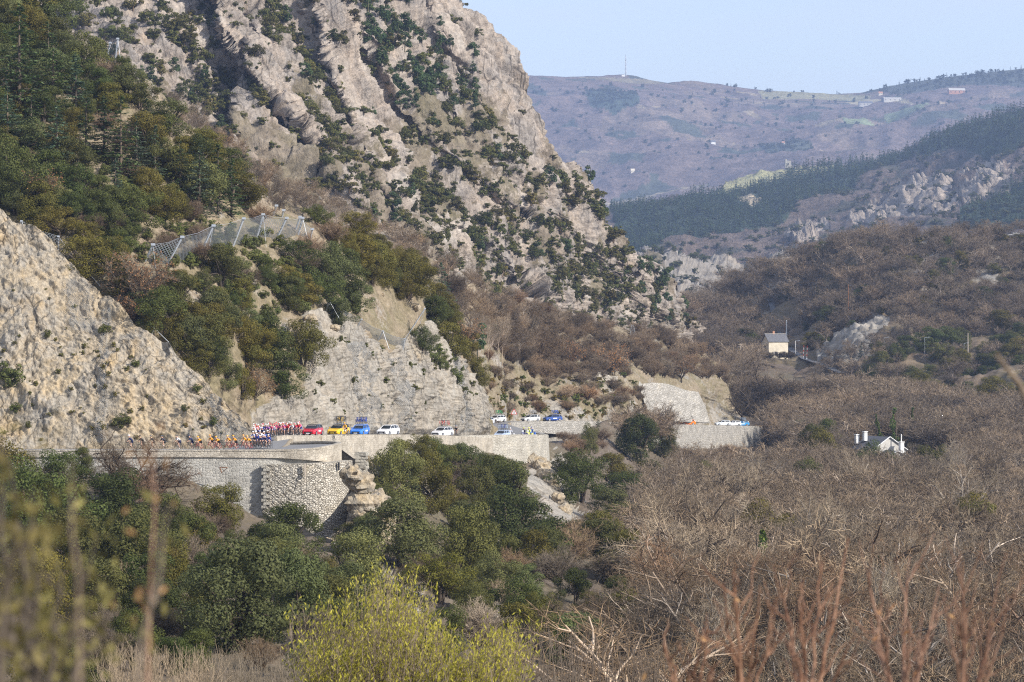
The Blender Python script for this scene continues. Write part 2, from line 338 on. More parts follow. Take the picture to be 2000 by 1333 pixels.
# ---------------------------------------------------------------- terrain: every hillside is a mesh of its own at its own distance
class Hill:
    def __init__(s, ctrl, top, bot, x0, x1, nx, ny, disp=None, relief=None, skirt=(6, 14.0, 0.9), cover=None, centre=True):
        c = np.array(ctrl, float); s.cx = c[:, :2] / 400.0; n = len(c)
        s.mn, s.mxd = c[:, 2].min() * 0.75, c[:, 2].max() * 1.3
        d = np.linalg.norm(s.cx[:, None] - s.cx[None], axis=2); K = np.where(d > 0, d * d * np.log(d + 1e-12), 0) + 2e-3 * np.eye(n)
        Q = np.hstack([np.ones((n, 1)), s.cx]); A = np.block([[K, Q], [Q.T, np.zeros((3, 3))]])
        s.w = np.linalg.solve(A, np.concatenate([1.0 / c[:, 2], np.zeros(3)]))
        s.relief = relief; s.top = np.array(top, float); s.bot = np.array(bot, float)
        s.x0, s.x1, s.nx, s.ny = x0, x1, nx, ny
        xs = np.linspace(x0, x1, nx); t = np.linspace(0, 1, ny)
        yt = np.interp(xs, s.top[:, 0], s.top[:, 1]); yb = np.interp(xs, s.bot[:, 0], s.bot[:, 1])
        yb = np.maximum(yb, yt + 2)
        PX = np.repeat(xs[None], ny, 0); PY = yb[None] + (yt - yb)[None] * t[:, None]
        D = s.depth(PX.ravel(), PY.ravel()).reshape(PX.shape)
        V = np.stack([(PX - CX) / F * D, D, -(PY - CY) / F * D], -1)
        s.PX, s.PY, s.yt, s.yb = PX, PY, yt, yb
        du = np.gradient(V, axis=1); dv = np.gradient(V, axis=0); N = np.cross(du, dv); N /= np.linalg.norm(N, axis=2)[..., None] + 1e-9
        s.N = N
        if disp is not None:
            h = disp(V.reshape(-1, 3), PX.ravel(), PY.ravel()).reshape(PX.shape); h = h - (h.mean() if centre else 0.0); V = V + N * h[..., None]
        s.V = V
        s.cov = None if cover is None else cover(V.reshape(-1, 3), PX.ravel(), PY.ravel(), N.reshape(-1, 3)).reshape(ny, nx, -1)
        if skirt:
            k, step, drop = skirt; rows = []; last = V[-1]; dirv = last.copy(); dirv[:, 2] = 0; dirv /= np.linalg.norm(dirv, axis=1)[:, None]
            for i in range(1, k + 1):
                q = last + dirv * step * i; q[:, 2] = last[:, 2] - step * drop * (i ** 1.25) ; rows.append(q)
            s.full = np.concatenate([V, np.array(rows)], 0)
        else: s.full = V
    def depth(s, px, py):
        px = np.asarray(px, float).ravel(); py = np.asarray(py, float).ravel(); q = np.stack([px, py], 1) / 400.0
        out = np.zeros(len(q)); n = len(s.cx)
        for k in range(0, len(q), 20000):
            qq = q[k:k + 20000]; d = np.linalg.norm(qq[:, None] - s.cx[None], axis=2); K = np.where(d > 0, d * d * np.log(d + 1e-12), 0)
            out[k:k + 20000] = K @ s.w[:n] + s.w[n] + qq @ s.w[n + 1:]
        D = np.clip(1.0 / np.maximum(out, 1e-6), s.mn, s.mxd)
        if s.relief is not None: D = D - s.relief(px, py)
        return D
    def mesh(s, name, mat, smooth=True):
        ny, nx = s.full.shape[:2]; idx = np.arange(ny * nx).reshape(ny, nx)
        Fq = np.stack([idx[:-1, :-1], idx[:-1, 1:], idx[1:, 1:], idx[1:, :-1]], -1).reshape(-1, 4)
        me = mesh_np(name, s.full.reshape(-1, 3), [Fq], [mat], smooth)
        cov = s.cov if s.cov is not None else np.zeros((s.ny, s.nx, 3))
        if ny > s.ny: cov = np.concatenate([cov, np.repeat(cov[-1:], ny - s.ny, 0)], 0)
        ca = me.attributes.new('cover', 'FLOAT_COLOR', 'POINT'); buf = np.ones((ny * nx, 4), np.float32); buf[:, :3] = cov.reshape(-1, 3)[:, :3]
        ca.data.foreach_set('color', buf.ravel())
        return me
    def at(s, px, py):
        u = (px - s.x0) / (s.x1 - s.x0) * (s.nx - 1); u = min(max(u, 0), s.nx - 1.001); i = int(u); fu = u - i
        yt = s.yt[i] * (1 - fu) + s.yt[i + 1] * fu; yb = s.yb[i] * (1 - fu) + s.yb[i + 1] * fu
        v = (py - yb) / (yt - yb) * (s.ny - 1); v = min(max(v, 0), s.ny - 1.001); j = int(v); fv = v - j
        A = s.V[j, i] * (1 - fu) + s.V[j, i + 1] * fu; B = s.V[j + 1, i] * (1 - fu) + s.V[j + 1, i + 1] * fu
        return Vector(A * (1 - fv) + B * fv)
    def cov_at(s, px, py):
        i = int(round((px - s.x0) / (s.x1 - s.x0) * (s.nx - 1))); i = min(max(i, 0), s.nx - 1)
        j = int(round((py - s.yb[i]) / (s.yt[i] - s.yb[i]) * (s.ny - 1))); j = min(max(j, 0), s.ny - 1); return s.cov[j, i]

def terrain(name, hill, mat, smooth=True):
    o = obj(name, hill.mesh(name, mat, smooth)); o['kind'] = 'structure'; return o

# --- valley floor, lower slope and the rise towards the crossing house
fl = lambda py, z: -z * F / (py - CY)
valley = Hill([
    (-200, 925, 322), (0, 925, 322), (350, 940, 322), (500, 1000, 321), (600, 1030, 321), (690, 985, 326), (735, 905, 345), (850, 895, 425), (980, 910, 470), (1080, 925, 490), (1115, 980, 470),
    (-200, 1150, 255), (0, 1150, 258), (300, 1150, 262), (600, 1180, 270), (0, 1333, 190), (300, 1333, 195), (600, 1333, 200), (900, 1333, 215), (1000, 1150, 330), (880, 1050, 360),
    (1180, 1150, 350), (1200, 1333, 250), (1400, 1333, 275), (1700, 1333, 275), (2100, 1333, 270), (300, 1700, 125), (1000, 1700, 150), (1600, 1700, 165), (2200, 1700, 165),
    (1300, 1050, 480), (1500, 1050, 500), (1800, 1050, 490), (2100, 1050, 480), (1250, 900, 640), (1500, 895, 790), (1725, 915, 672), (2000, 930, 650), (1850, 905, 690),
    (1500, 800, 930), (1700, 800, 880), (2000, 810, 830), (1500, 700, 1100), (1720, 750, 985), (2000, 770, 930), (2250, 770, 920), (1380, 720, 990), (1300, 820, 800)],
    [(-300, 925), (340, 935), (420, 965), (520, 1000), (600, 1035), (655, 1058), (700, 1062), (745, 1020), (790, 905), (900, 868), (1090, 868), (1240, 790), (1400, 715), (1500, 690), (1560, 690), (1700, 730), (2000, 755), (2300, 760)],
    [(-300, 1750), (2300, 1750)], -300, 2300, 420, 330, skirt=(3, 5.0, 0.6),
    disp=lambda V, x, y: 1.2 * fbm(V / 18.0, 4) + np.clip((620 - V[:, 1]) / 300, 0, 1) * 0.35 * fbm(V / 2.5, 3, ridged=True),
    cover=lambda V, x0_, y0_, N, w_=lambda V: fbm(V / 7, 3): (lambda x, y: np.stack([
        np.where(inpoly(x, y, [(640, 880), (760, 880), (790, 1010), (720, 1110), (690, 1090), (640, 1040)]) | inpoly(x, y, [(1030, 900), (1090, 900), (1150, 1010), (1120, 1030), (1060, 980)]), 0.9,
                 np.where(inpoly(x, y, [(740, 1110), (830, 1150), (840, 1190), (760, 1180)]) | inpoly(x, y, [(1500, 870), (1560, 890), (1570, 920), (1440, 915)]) | inpoly(x, y, [(900, 1150), (980, 1160), (980, 1230), (930, 1230)]), 0.75, 0.22 + 0.25 * fbm(V / 25, 3))),
        0.15 + 0.3 * fbm(V / 30 + 9, 3), 0 * x], -1))(x0_ + 26 * w_(V), y0_ + 30 * w_(V + 40)))
terrain('valley_ground', valley, M['valley'])

# --- ground the camera stands on, falling away below the frame
def near_ground():
    ys = [-6, -2, 1, 4, 8, 15, 25, 40, 60, 80, 100, 125]; xs = np.linspace(-1, 1, 41); V = []
    for y in ys:
        for x in xs:
            ww = 10 + abs(y) * 0.45; z = -1.75 - 0.128 * max(y, 0) - (0.02 * max(y, 0) if y > 60 else 0); V.append((x * ww, y, z))
    V = np.array(V); V[:, 2] += 0.12 * fbm(V / 1.7, 3) * np.clip(V[:, 1] / 10, 0.2, 1); n = len(xs); idx = np.arange(len(V)).reshape(len(ys), n)
    me = mesh_np('near_bank', V, [np.stack([idx[:-1, :-1], idx[:-1, 1:], idx[1:, 1:], idx[1:, :-1]], -1).reshape(-1, 4)], [M['valley']], True)
    me.attributes.new('cover', 'FLOAT_COLOR', 'POINT'); tag(obj('near_bank_ground', me), kind='structure')
near_ground()

# --- rock cut beside the lower road
CL_TOP = [(-200, 400), (-60, 392), (0, 405), (25, 430), (60, 440), (90, 462), (118, 490), (150, 522), (175, 552), (205, 578), (240, 596), (262, 628), (300, 655), (330, 672), (352, 700), (395, 735), (415, 765), (448, 795), (480, 822), (497, 850), (505, 872)]
def rock_disp(a1, s1, a2, s2, a3, s3, rot=0.5):
    c, s_ = math.cos(rot), math.sin(rot)
    def f(V, x, y):
        W = np.stack([V[:, 0] * c + V[:, 2] * s_, V[:, 1], (-V[:, 0] * s_ + V[:, 2] * c) * 0.45], 1)
        wr = V + 1.5 * np.stack([perlin(V / (s1 * .8)), perlin(V / (s1 * .8) + 31), perlin(V / (s1 * .8) + 57)], 1) * s1 * 0.12
        W2 = np.stack([wr[:, 0] * c + wr[:, 2] * s_, wr[:, 1], (-wr[:, 0] * s_ + wr[:, 2] * c) * 0.45], 1)
        return a1 * fbm(W / s1, 3, ridged=True) * 0.7 + a2 * facets(W2 / s2) + a3 * facets(W2 / s3 + 5.5) + a3 * 0.45 * fbm(W2 / s3 * 1.7, 3, 0.6, ridged=True) + a3 * 0.45 * facets(W2 / s3 * 2.7 + 2.5)
    return f
_rd1 = rock_disp(1.1, 10.0, 0.80, 3.8, 0.34, 1.25)
def cliff_cover(V, x, y, N):
    yt = np.interp(x, [p[0] for p in CL_TOP], [p[1] for p in CL_TOP])
    r = 0.95 + 0.2 * fbm(V / 6, 3) - 0.5 * smooth01((y - 835) / 40) * (fbm(V / 2, 2) > 0)
    return np.stack([r, 0.1 + 0.2 * fbm(V / 5 + 3, 2), 0 * x], -1)
cliff = Hill([(-200, 872, 341), (0, 872, 341), (250, 872, 341), (430, 872, 342), (505, 874, 343), (-200, 400, 364), (0, 415, 363), (110, 490, 360), (205, 578, 356.5), (300, 655, 352), (395, 735, 349), (480, 822, 345),
    (0, 640, 352), (150, 700, 349.5), (300, 780, 346), (60, 780, 345.5)],
    CL_TOP, [(-200, 873), (505, 874)], -200, 505, 330, 230, disp=lambda V, x, y: _rd1(V, x, y) * smooth01((875 - y) / 25), skirt=(6, 4.0, 0.8), cover=cliff_cover)
terrain('rock_cutting', cliff, M['cliff'], False)

# --- left hillside with the second cutting
HL_TOP = [(-250, -80), (30, -60), (60, 5), (90, 60), (130, 105), (200, 130), (290, 175), (330, 230), (380, 290), (440, 340), (490, 390), (540, 420), (620, 440), (700, 470), (790, 510), (830, 560), (868, 620), (905, 680), (930, 740), (950, 800), (975, 845)]
C2 = [(500, 800), (540, 770), (585, 780), (600, 720), (585, 640), (590, 608), (645, 615), (705, 650), (760, 690), (830, 630), (850, 640), (890, 700), (930, 755), (960, 860), (500, 860)]
_rd2 = rock_disp(1.5, 9.0, 1.15, 4.0, 0.42, 1.35, 0.55)
def hl_rock(x, y, V): return np.where(inpoly(x, y, C2), 1.0, 0.0)
hillL = Hill([(-200, 700, 358), (150, 700, 356), (300, 700, 357), (300, 640, 356), (420, 720, 362), (500, 850, 374), (520, 850, 377), (600, 850, 387), (700, 851, 409), (800, 853, 448), (870, 855, 475), (940, 857, 506), (970, 852, 520),
    (590, 615, 401), (650, 620, 410), (705, 652, 421), (760, 690, 437), (830, 630, 474), (890, 700, 491), (930, 755, 508), (540, 740, 384), (560, 680, 392),
    (0, 420, 366), (0, 200, 397), (0, 0, 428), (-250, 200, 397), (-250, -80, 440), (60, 0, 432), (130, 105, 425), (300, 450, 380), (300, 250, 410), (290, 175, 420), (440, 340, 418), (450, 440, 402), (550, 560, 400), (500, 500, 400),
    (600, 450, 424), (540, 420, 424), (700, 560, 438), (700, 470, 448), (790, 510, 482), (830, 560, 488), (868, 620, 498), (905, 680, 508), (110, 480, 363), (205, 570, 360)],
    HL_TOP, [(-250, 720), (250, 720), (420, 780), (485, 864), (985, 866)], -250, 975, 480, 330,
    disp=lambda V, x, y: np.where(inpoly(x, y, C2), _rd2(V, x, y) * smooth01((858 - y) / 22), 0.7 * fbm(V / 7, 3) + 0.25 * fbm(V / 1.6, 3, ridged=True)), skirt=(6, 10.0, 0.6),
    cover=lambda V, x, y, N: np.stack([np.where(inpoly(x, y, C2), 1.0, 0.18 + 0.35 * fbm(V / 9, 3)), 0.25 + 0.5 * fbm(V / 6 + 2, 3), 0 * x], -1))
terrain('left_hillside', hillL, M['slope'], False)

# --- hillside beyond the second bend, up the gully to the foot of the mountain
hillR = Hill([(850, 870, 560), (940, 845, 590), (1000, 828, 632), (1100, 828, 652), (1250, 830, 725), (1330, 834, 790), (1440, 834, 860), (1000, 700, 656), (1000, 620, 675), (1150, 745, 690), (1250, 745, 745), (1380, 760, 830),
    (1300, 700, 840), (1300, 655, 880), (1400, 715, 930), (1400, 790, 880), (870, 700, 560), (870, 620, 600), (880, 540, 640), (1000, 580, 700), (1150, 640, 790), (800, 480, 640), (700, 420, 650), (600, 390, 640), (450, 300, 610), (350, 200, 600), (300, 170, 590),
    (600, 560, 540), (400, 450, 500)],
    [(280, 150), (330, 195), (420, 290), (520, 350), (620, 385), (700, 425), (800, 480), (880, 530), (960, 570), (1050, 600), (1150, 630), (1250, 645), (1300, 650), (1360, 680), (1420, 720), (1450, 760)],
    [(280, 500), (600, 700), (850, 880), (1000, 866), (1240, 850), (1450, 850)], 280, 1450, 260, 180,
    disp=lambda V, x, y: 1.4 * fbm(V / 14, 4) * smooth01((842 - y) / 30) + 0.4 * fbm(V / 3, 3, ridged=True) * smooth01((842 - y) / 30), skirt=(4, 12.0, 0.5),
    cover=lambda V, x, y, N: np.stack([0.28 + 0.5 * fbm(V / 8, 3) + 0.3 * smooth01((y - 770) / 50), np.where(y > 660, 0.28, 0.15) + 0.4 * fbm(V / 7 + 5, 3), 0 * x], -1))
terrain('gully_hillside', hillR, M['slope'], True)

# --- the rocky mountain
MT_TOP = [(-100, -70), (860, -60), (892, 0), (912, 22), (930, 40), (945, 62), (962, 85), (985, 118), (1003, 150), (1020, 190), (1040, 235), (1056, 262), (1085, 292), (1100, 318), (1122, 325), (1150, 345), (1172, 378), (1184, 402), (1198, 424), (1214, 448), (1236, 486), (1262, 505), (1292, 545), (1312, 575), (1345, 610), (1380, 640)]
RIDGES = [([(400, -40), (428, 10), (436, 60), (452, 100), (500, 150), (560, 220)], 17, 14, 90), ([(475, 130), (462, 190), (452, 250), (447, 300)], 13, 10, 110), ([(600, -60), (640, 70), (652, 150), (690, 230), (720, 310), (750, 370)], 13, 16, 70),
          ([(700, 40), (760, 150), (800, 210), (860, 280), (930, 340), (1010, 400)], 11, 22, 90), ([(820, -40), (900, 120), (960, 220), (1010, 290), (1080, 360)], 10, 30, 80), ([(300, -40), (380, 100), (420, 190)], 5, 20, 40),
          ([(560, 200), (620, 290), (660, 360)], 7, 14, 50), ([(930, 270), (1020, 350), (1110, 430), (1200, 520), (1280, 600)], 9, 26, 70), ([(640, 340), (720, 410), (820, 470), (900, 560)], 7, 26, 60), ([(1090, 330), (1170, 430), (1230, 520)], 8, 20, 60), ([(860, 420), (960, 470), (1040, 560)], 7, 20, 50), ([(100, -40), (220, 110), (300, 200)], 6, 25, 60)]
def mt_relief(x, y):
    s = np.zeros(x.shape)
    wob = 9 * fbm(np.stack([x / 60, y / 60, 0 * x], 1), 3)
    for line, amp, wl, wr in RIDGES:
        d, sd = polydist(x + wob, y + wob * 0.6, line); d = np.where(sd > 0, d / wl, d / wr)      # the left flank is the steep one
        s += amp * np.clip(1 - d, 0, 1)
    return s
_rdm = rock_disp(6.0, 38.0, 5.0, 17.0, 2.2, 5.6, 0.75)
mountain = Hill([(-100, 250, 770), (100, 130, 790), (300, 230, 790), (600, 400, 800), (800, 500, 830), (1000, 600, 900), (1150, 650, 980), (1300, 640, 1080), (1380, 650, 1130), (600, 0, 890), (0, 0, 820), (300, 0, 850), (900, 0, 985), (880, -60, 1000), (300, -60, 870),
    (1000, 150, 985), (1100, 330, 1000), (1200, 410, 1035), (800, 250, 900), (450, 200, 835), (1000, 400, 930), (1290, 545, 1075), (0, -60, 840), (700, 700, 800), (1300, 720, 1060)],
    MT_TOP, [(-100, 330), (300, 330), (600, 480), (880, 640), (1100, 700), (1380, 700)], -100, 1380, 620, 330, relief=mt_relief,
    disp=lambda V, x, y: _rdm(V, x, y), skirt=(6, 22.0, 0.9),
    cover=lambda V, x, y, N: np.stack([0.62 + 0.5 * fbm(V / 20, 3) - 0.75 * np.clip(N[:, 2] - 0.45, 0, 1) + 0.5 * smooth01((300 - y) / 300), 0.1 + 0.4 * fbm(V / 15 + 4, 2), 0 * x], -1))
terrain('rocky_mountain', mountain, M['mountain'], False)

# --- wooded hill on the right
hillW = Hill([(1250, 720, 1010), (1300, 650, 1150), (1500, 700, 1110), (1700, 755, 985), (2000, 775, 930), (2250, 775, 920), (2000, 620, 1080), (2000, 445, 1240), (2250, 440, 1240), (1700, 445, 1300), (1500, 500, 1320), (1400, 560, 1270), (1600, 620, 1150), (1650, 680, 1060), (1850, 540, 1170)],
    [(1250, 650), (1290, 632), (1330, 600), (1380, 578), (1420, 560), (1470, 535), (1500, 522), (1560, 508), (1610, 492), (1650, 474), (1700, 462), (1760, 455), (1850, 458), (1920, 462), (2000, 468), (2250, 460)],
    [(1250, 730), (1380, 742), (1500, 742), (1700, 800), (2000, 810), (2250, 810)], 1250, 2250, 260, 150, skirt=(5, 25.0, 0.6),
    disp=lambda V, x, y: 9.0 * fbm(V / 75, 3) + 3.0 * fbm(V / 30, 3) + 1.0 * fbm(V / 8, 3, ridged=True) * (1 + 1.5 * inpoly(x, y, [(1590, 690), (1640, 640), (1710, 610), (1790, 640), (1780, 690), (1680, 720)])),
    cover=lambda V, x, y, N: np.stack([np.where(inpoly(x, y, [(1590, 690), (1630, 645), (1700, 612), (1740, 640), (1690, 690), (1640, 705)]), 1.0, np.where(inpoly(x, y, [(1750, 470), (1990, 480), (1990, 560), (1800, 590)]), 0.36, 0.2) + 0.4 * fbm(V / 14, 3)), 0.2 + 0.4 * fbm(V / 30 + 5, 3), 0 * x], -1))
terrain('right_hill', hillW, M['hill'], True)

# --- gorge rocks, conifer slope and far ridge
gorge = Hill([(1180, 640, 1650), (1300, 640, 1700), (1500, 640, 1800), (1700, 560, 1900), (1200, 520, 2000), (1300, 490, 2050), (1500, 520, 2150), (1650, 470, 2250), (1400, 560, 1950)],
    [(1180, 540), (1235, 510), (1268, 492), (1285, 488), (1335, 486), (1350, 500), (1370, 518), (1395, 508), (1430, 522), (1460, 530), (1500, 515), (1540, 500), (1600, 485), (1700, 470)],
    [(1180, 680), (1400, 680), (1700, 600)], 1180, 1700, 240, 80, skirt=(5, 40, 0.7),
    disp=lambda V, x, y: rock_disp(22, 110, 9, 40, 3.5, 14, 0.5)(V, x, y),
    cover=lambda V, x, y, N: np.stack([0.55 + 0.7 * fbm(V / 90, 3) - 0.25 * smooth01((x - 1400) / 150), 0.2 + 0 * x, 0 * x], -1))
q_rock = rock_mat('gorge_rock', [(0.32, 0.29, 0.25), (0.27, 0.235, 0.19), (0.22, 0.20, 0.175), (0.29, 0.225, 0.155), (0.12, 0.11, 0.095)], 0.03, (0.16, 0.125, 0.09), (0.075, 0.065, 0.045), bump=0.8, bd=4)
terrain('gorge_rocks', gorge, q_rock, False)

WOOD1 = [(1190, 405), (1260, 398), (1330, 392), (1400, 385), (1480, 368), (1560, 345), (1640, 330), (1700, 318), (1740, 305), (1760, 330), (1680, 365), (1600, 400), (1520, 432), (1440, 455), (1330, 470), (1260, 500), (1215, 500)]
WOOD2 = [(1755, 290), (1800, 272), (1900, 250), (2060, 205), (2060, 300), (1960, 300), (1900, 292), (1830, 310), (1760, 330), (1700, 352), (1690, 335)]
WOOD3 = [(1900, 420), (1960, 385), (2060, 350), (2060, 470), (1880, 470)]
ROCKS = [[(1870, 345), (1900, 315), (1930, 298), (1960, 320), (1985, 345), (1975, 390), (1930, 415), (1880, 410)], [(1700, 395), (1760, 370), (1840, 350), (1880, 370), (1870, 420), (1760, 430), (1690, 440)], [(1530, 470), (1580, 435), (1620, 428), (1620, 445), (1560, 480)], [(1660, 420), (1700, 395), (1720, 400), (1680, 432)]]
FIELD = [(1300, 388), (1400, 372), (1440, 352), (1560, 335), (1660, 318), (1672, 324), (1600, 348), (1500, 366), (1420, 380), (1380, 388)]
def mid_cover(V, x, y, N):
    wx = x + 12 * fbm(V / 90, 3); wy = y + 6 * fbm(V / 90 + 7, 3); c = np.tile(np.array([0.125, 0.095, 0.075]), (len(x), 1)); n = fbm(V / 70, 4)
    c[n > 0.25] = (0.07, 0.065, 0.045)
    for p in (WOOD1, WOOD2, WOOD3): c[inpoly(wx, wy, p)] = (0.035, 0.05, 0.03)
    for p in ROCKS: c[inpoly(wx, wy, p) & (n > -0.45)] = (0.30, 0.25, 0.20)
    c[inpoly(x, y + 3 * n, FIELD)] = (0.34, 0.32, 0.17); c[inpoly(wx, y, [(1440, 412), (1470, 407), (1490, 412), (1470, 420)])] = (0.34, 0.28, 0.19)
    return c
midhill = Hill([(1150, 600, 2300), (1250, 520, 2500), (1500, 560, 2350), (1700, 520, 2350), (2100, 560, 2100), (1200, 400, 3400), (1400, 375, 3600), (1500, 355, 3700), (1650, 320, 3900), (1750, 295, 3800), (1850, 262, 3700), (2000, 220, 3500), (2100, 200, 3400), (1400, 460, 2900), (1600, 420, 3000), (1800, 400, 2800), (2000, 400, 2500)],
    [(1100, 410), (1180, 408), (1280, 390), (1340, 388), (1400, 372), (1440, 352), (1500, 343), (1560, 334), (1620, 325), (1680, 316), (1740, 302), (1780, 285), (1850, 266), (1900, 250), (1960, 235), (2000, 222), (2100, 200)],
    [(1100, 640), (2100, 600)], 1100, 2100, 420, 200, skirt=(5, 60, 0.4),
    disp=lambda V, x, y: 22 * fbm(V / 220, 4) + np.where(sum(inpoly(x + 10 * fbm(V / 90, 2), y, p) for p in ROCKS) > 0, 15 * facets(V / 75.) + 8 * facets(V / 26.), 0) + 5 * fbm(V / 40, 2, ridged=True), cover=mid_cover)
terrain('conifer_hill', midhill, M['mid'], True)

FPATCH = [([(1140, 190), (1190, 180), (1240, 195), (1245, 235), (1200, 250), (1150, 235)], (0.045, 0.06, 0.04)), ([(1480, 178), (1540, 178), (1620, 184), (1700, 188), (1700, 200), (1560, 196), (1490, 198)], (0.24, 0.22, 0.12)),
          ([(1650, 205), (1700, 196), (1750, 212), (1790, 228), (1740, 226), (1680, 218)], (0.34, 0.29, 0.18)), ([(1640, 272), (1690, 266), (1735, 276), (1700, 282), (1650, 279)], (0.17, 0.20, 0.105)), ([(1730, 258), (1800, 248), (1850, 250), (1800, 262), (1740, 268)], (0.17, 0.20, 0.105)),
          ([(1100, 148), (1280, 155), (1300, 164), (1240, 164), (1180, 156)], (0.20, 0.17, 0.11)), ([(1700, 170), (1800, 150), (2100, 120), (2100, 175), (1900, 170), (1760, 186)], (0.07, 0.075, 0.05)), ([(1480, 300), (1560, 290), (1600, 310), (1500, 325)], (0.06, 0.065, 0.045)), ([(1180, 385), (1420, 372), (1400, 380), (1200, 392)], (0.25, 0.21, 0.14))]
FTX = [880, 1010, 1100, 1210, 1240, 1300, 1350, 1450, 1560, 1620, 1680, 1740, 1860, 2000, 2150]; FTY = [150, 147, 150, 146, 148, 162, 158, 172, 180, 184, 182, 168, 150, 134, 120]
def far_cover(V, x, y, N):
    n = fbm(V / 260, 4); n2 = fbm(V / 110 + 3, 3); wx = x + 10 * n2; wy = y + 5 * n; c = np.tile(np.array([0.135, 0.100, 0.085]), (len(x), 1))
    c[n > 0.15] = (0.165, 0.125, 0.095); c[n2 > 0.42] = (0.06, 0.065, 0.045); c[(n2 < -0.55) & (n > 0)] = (0.25, 0.20, 0.13)
    for p, k in FPATCH: c[inpoly(wx if k[1] < 0.1 else x + 4 * n2, wy if k[1] < .1 else y + 2 * n, p)] = k
    return c
farhill = Hill([(900, 420, 5200), (1180, 430, 5200), (1400, 400, 5300), (1700, 330, 5600), (2000, 280, 5800), (2150, 250, 5900), (900, 145, 7000), (1100, 150, 7000), (1300, 162, 7050), (1500, 178, 7300), (1650, 184, 7400), (1800, 155, 7300), (2000, 130, 7000), (2150, 120, 7000), (1300, 280, 6000), (1600, 250, 6400), (1500, 330, 5700)],
    [(880, 150), (960, 146), (1010, 147), (1100, 150), (1170, 149), (1210, 146), (1240, 148), (1270, 157), (1300, 162), (1350, 158), (1400, 164), (1450, 172), (1500, 178), (1560, 180), (1620, 184), (1680, 182), (1740, 168), (1800, 158), (1860, 150), (1930, 142), (2000, 134), (2150, 120)],
    [(880, 460), (2150, 440)], 880, 2150, 480, 160, skirt=(5, 200, 0.3),
    disp=lambda V, x, y: (45 * fbm(V / 600, 4) + 14 * fbm(V / 180, 3, ridged=True)) * smooth01((y - np.interp(x, FTX, FTY) - 6) / 70) + 1.5 * fbm(V / 45, 2), cover=far_cover, centre=False)
terrain('far_ridge', farhill, M['far'], True)

# ---------------------------------------------------------------- vegetation meshes (unit height, base at the origin)
def quads_mesh(name, P0, U, W, mats, extra=None):
    """leaf sprays: centre P0, half axes U and W, one bent four-sided leaf each"""
    n = len(P0); V = np.empty((n, 4, 3)); V[:, 0] = P0 - U; V[:, 1] = P0 - W * 0.9; V[:, 2] = P0 + U; V[:, 3] = P0 + W
    return V.reshape(-1, 3), np.arange(n * 4).reshape(n, 4)
def rand_unit(rs, n):
    v = rs.normal(size=(n, 3)); return v / np.linalg.norm(v, axis=1)[:, None]
def prisms(segs, n):
    """segs: array (k,8) p0 p1 r0 r1 -> tapered n sided tubes"""
    s_ = np.asarray(segs, float); k = len(s_); a, b, r0, r1 = s_[:, :3], s_[:, 3:6], s_[:, 6], s_[:, 7]
    d = b - a; d /= np.linalg.norm(d, axis=1)[:, None] + 1e-9; ref = np.where(np.abs(d[:, 2:3]) > 0.9, np.array([[1., 0, 0]]), np.array([[0, 0, 1.]]))
    u = np.cross(d, ref); u /= np.linalg.norm(u, axis=1)[:, None]; v = np.cross(d, u); V = np.empty((k, 2, n, 3))
    for i in range(n):
        t = 2 * math.pi * i / n; o = u * math.cos(t) + v * math.sin(t); V[:, 0, i] = a + o * r0[:, None]; V[:, 1, i] = b + o * r1[:, None]
    base = np.arange(k)[:, None] * 2 * n; Fq = np.stack([np.stack([base[:, 0] + i, base[:, 0] + (i + 1) % n, base[:, 0] + n + (i + 1) % n, base[:, 0] + n + i], -1) for i in range(n)], 1).reshape(-1, 4)
    return V.reshape(-1, 3), Fq
def crown_points(rs, blobs, n, shell=0.55):
    b = np.array(blobs); vol = b[:, 3] ** 2; k = rs.choice(len(b), n, p=vol / vol.sum()); u = rand_unit(rs, n)
    r = b[k, 3] * (shell + (1 - shell) * rs.rand(n) ** 0.6); p = b[k, :3] + u * r[:, None] * np.array([1, 1, 0.85]); return p, u
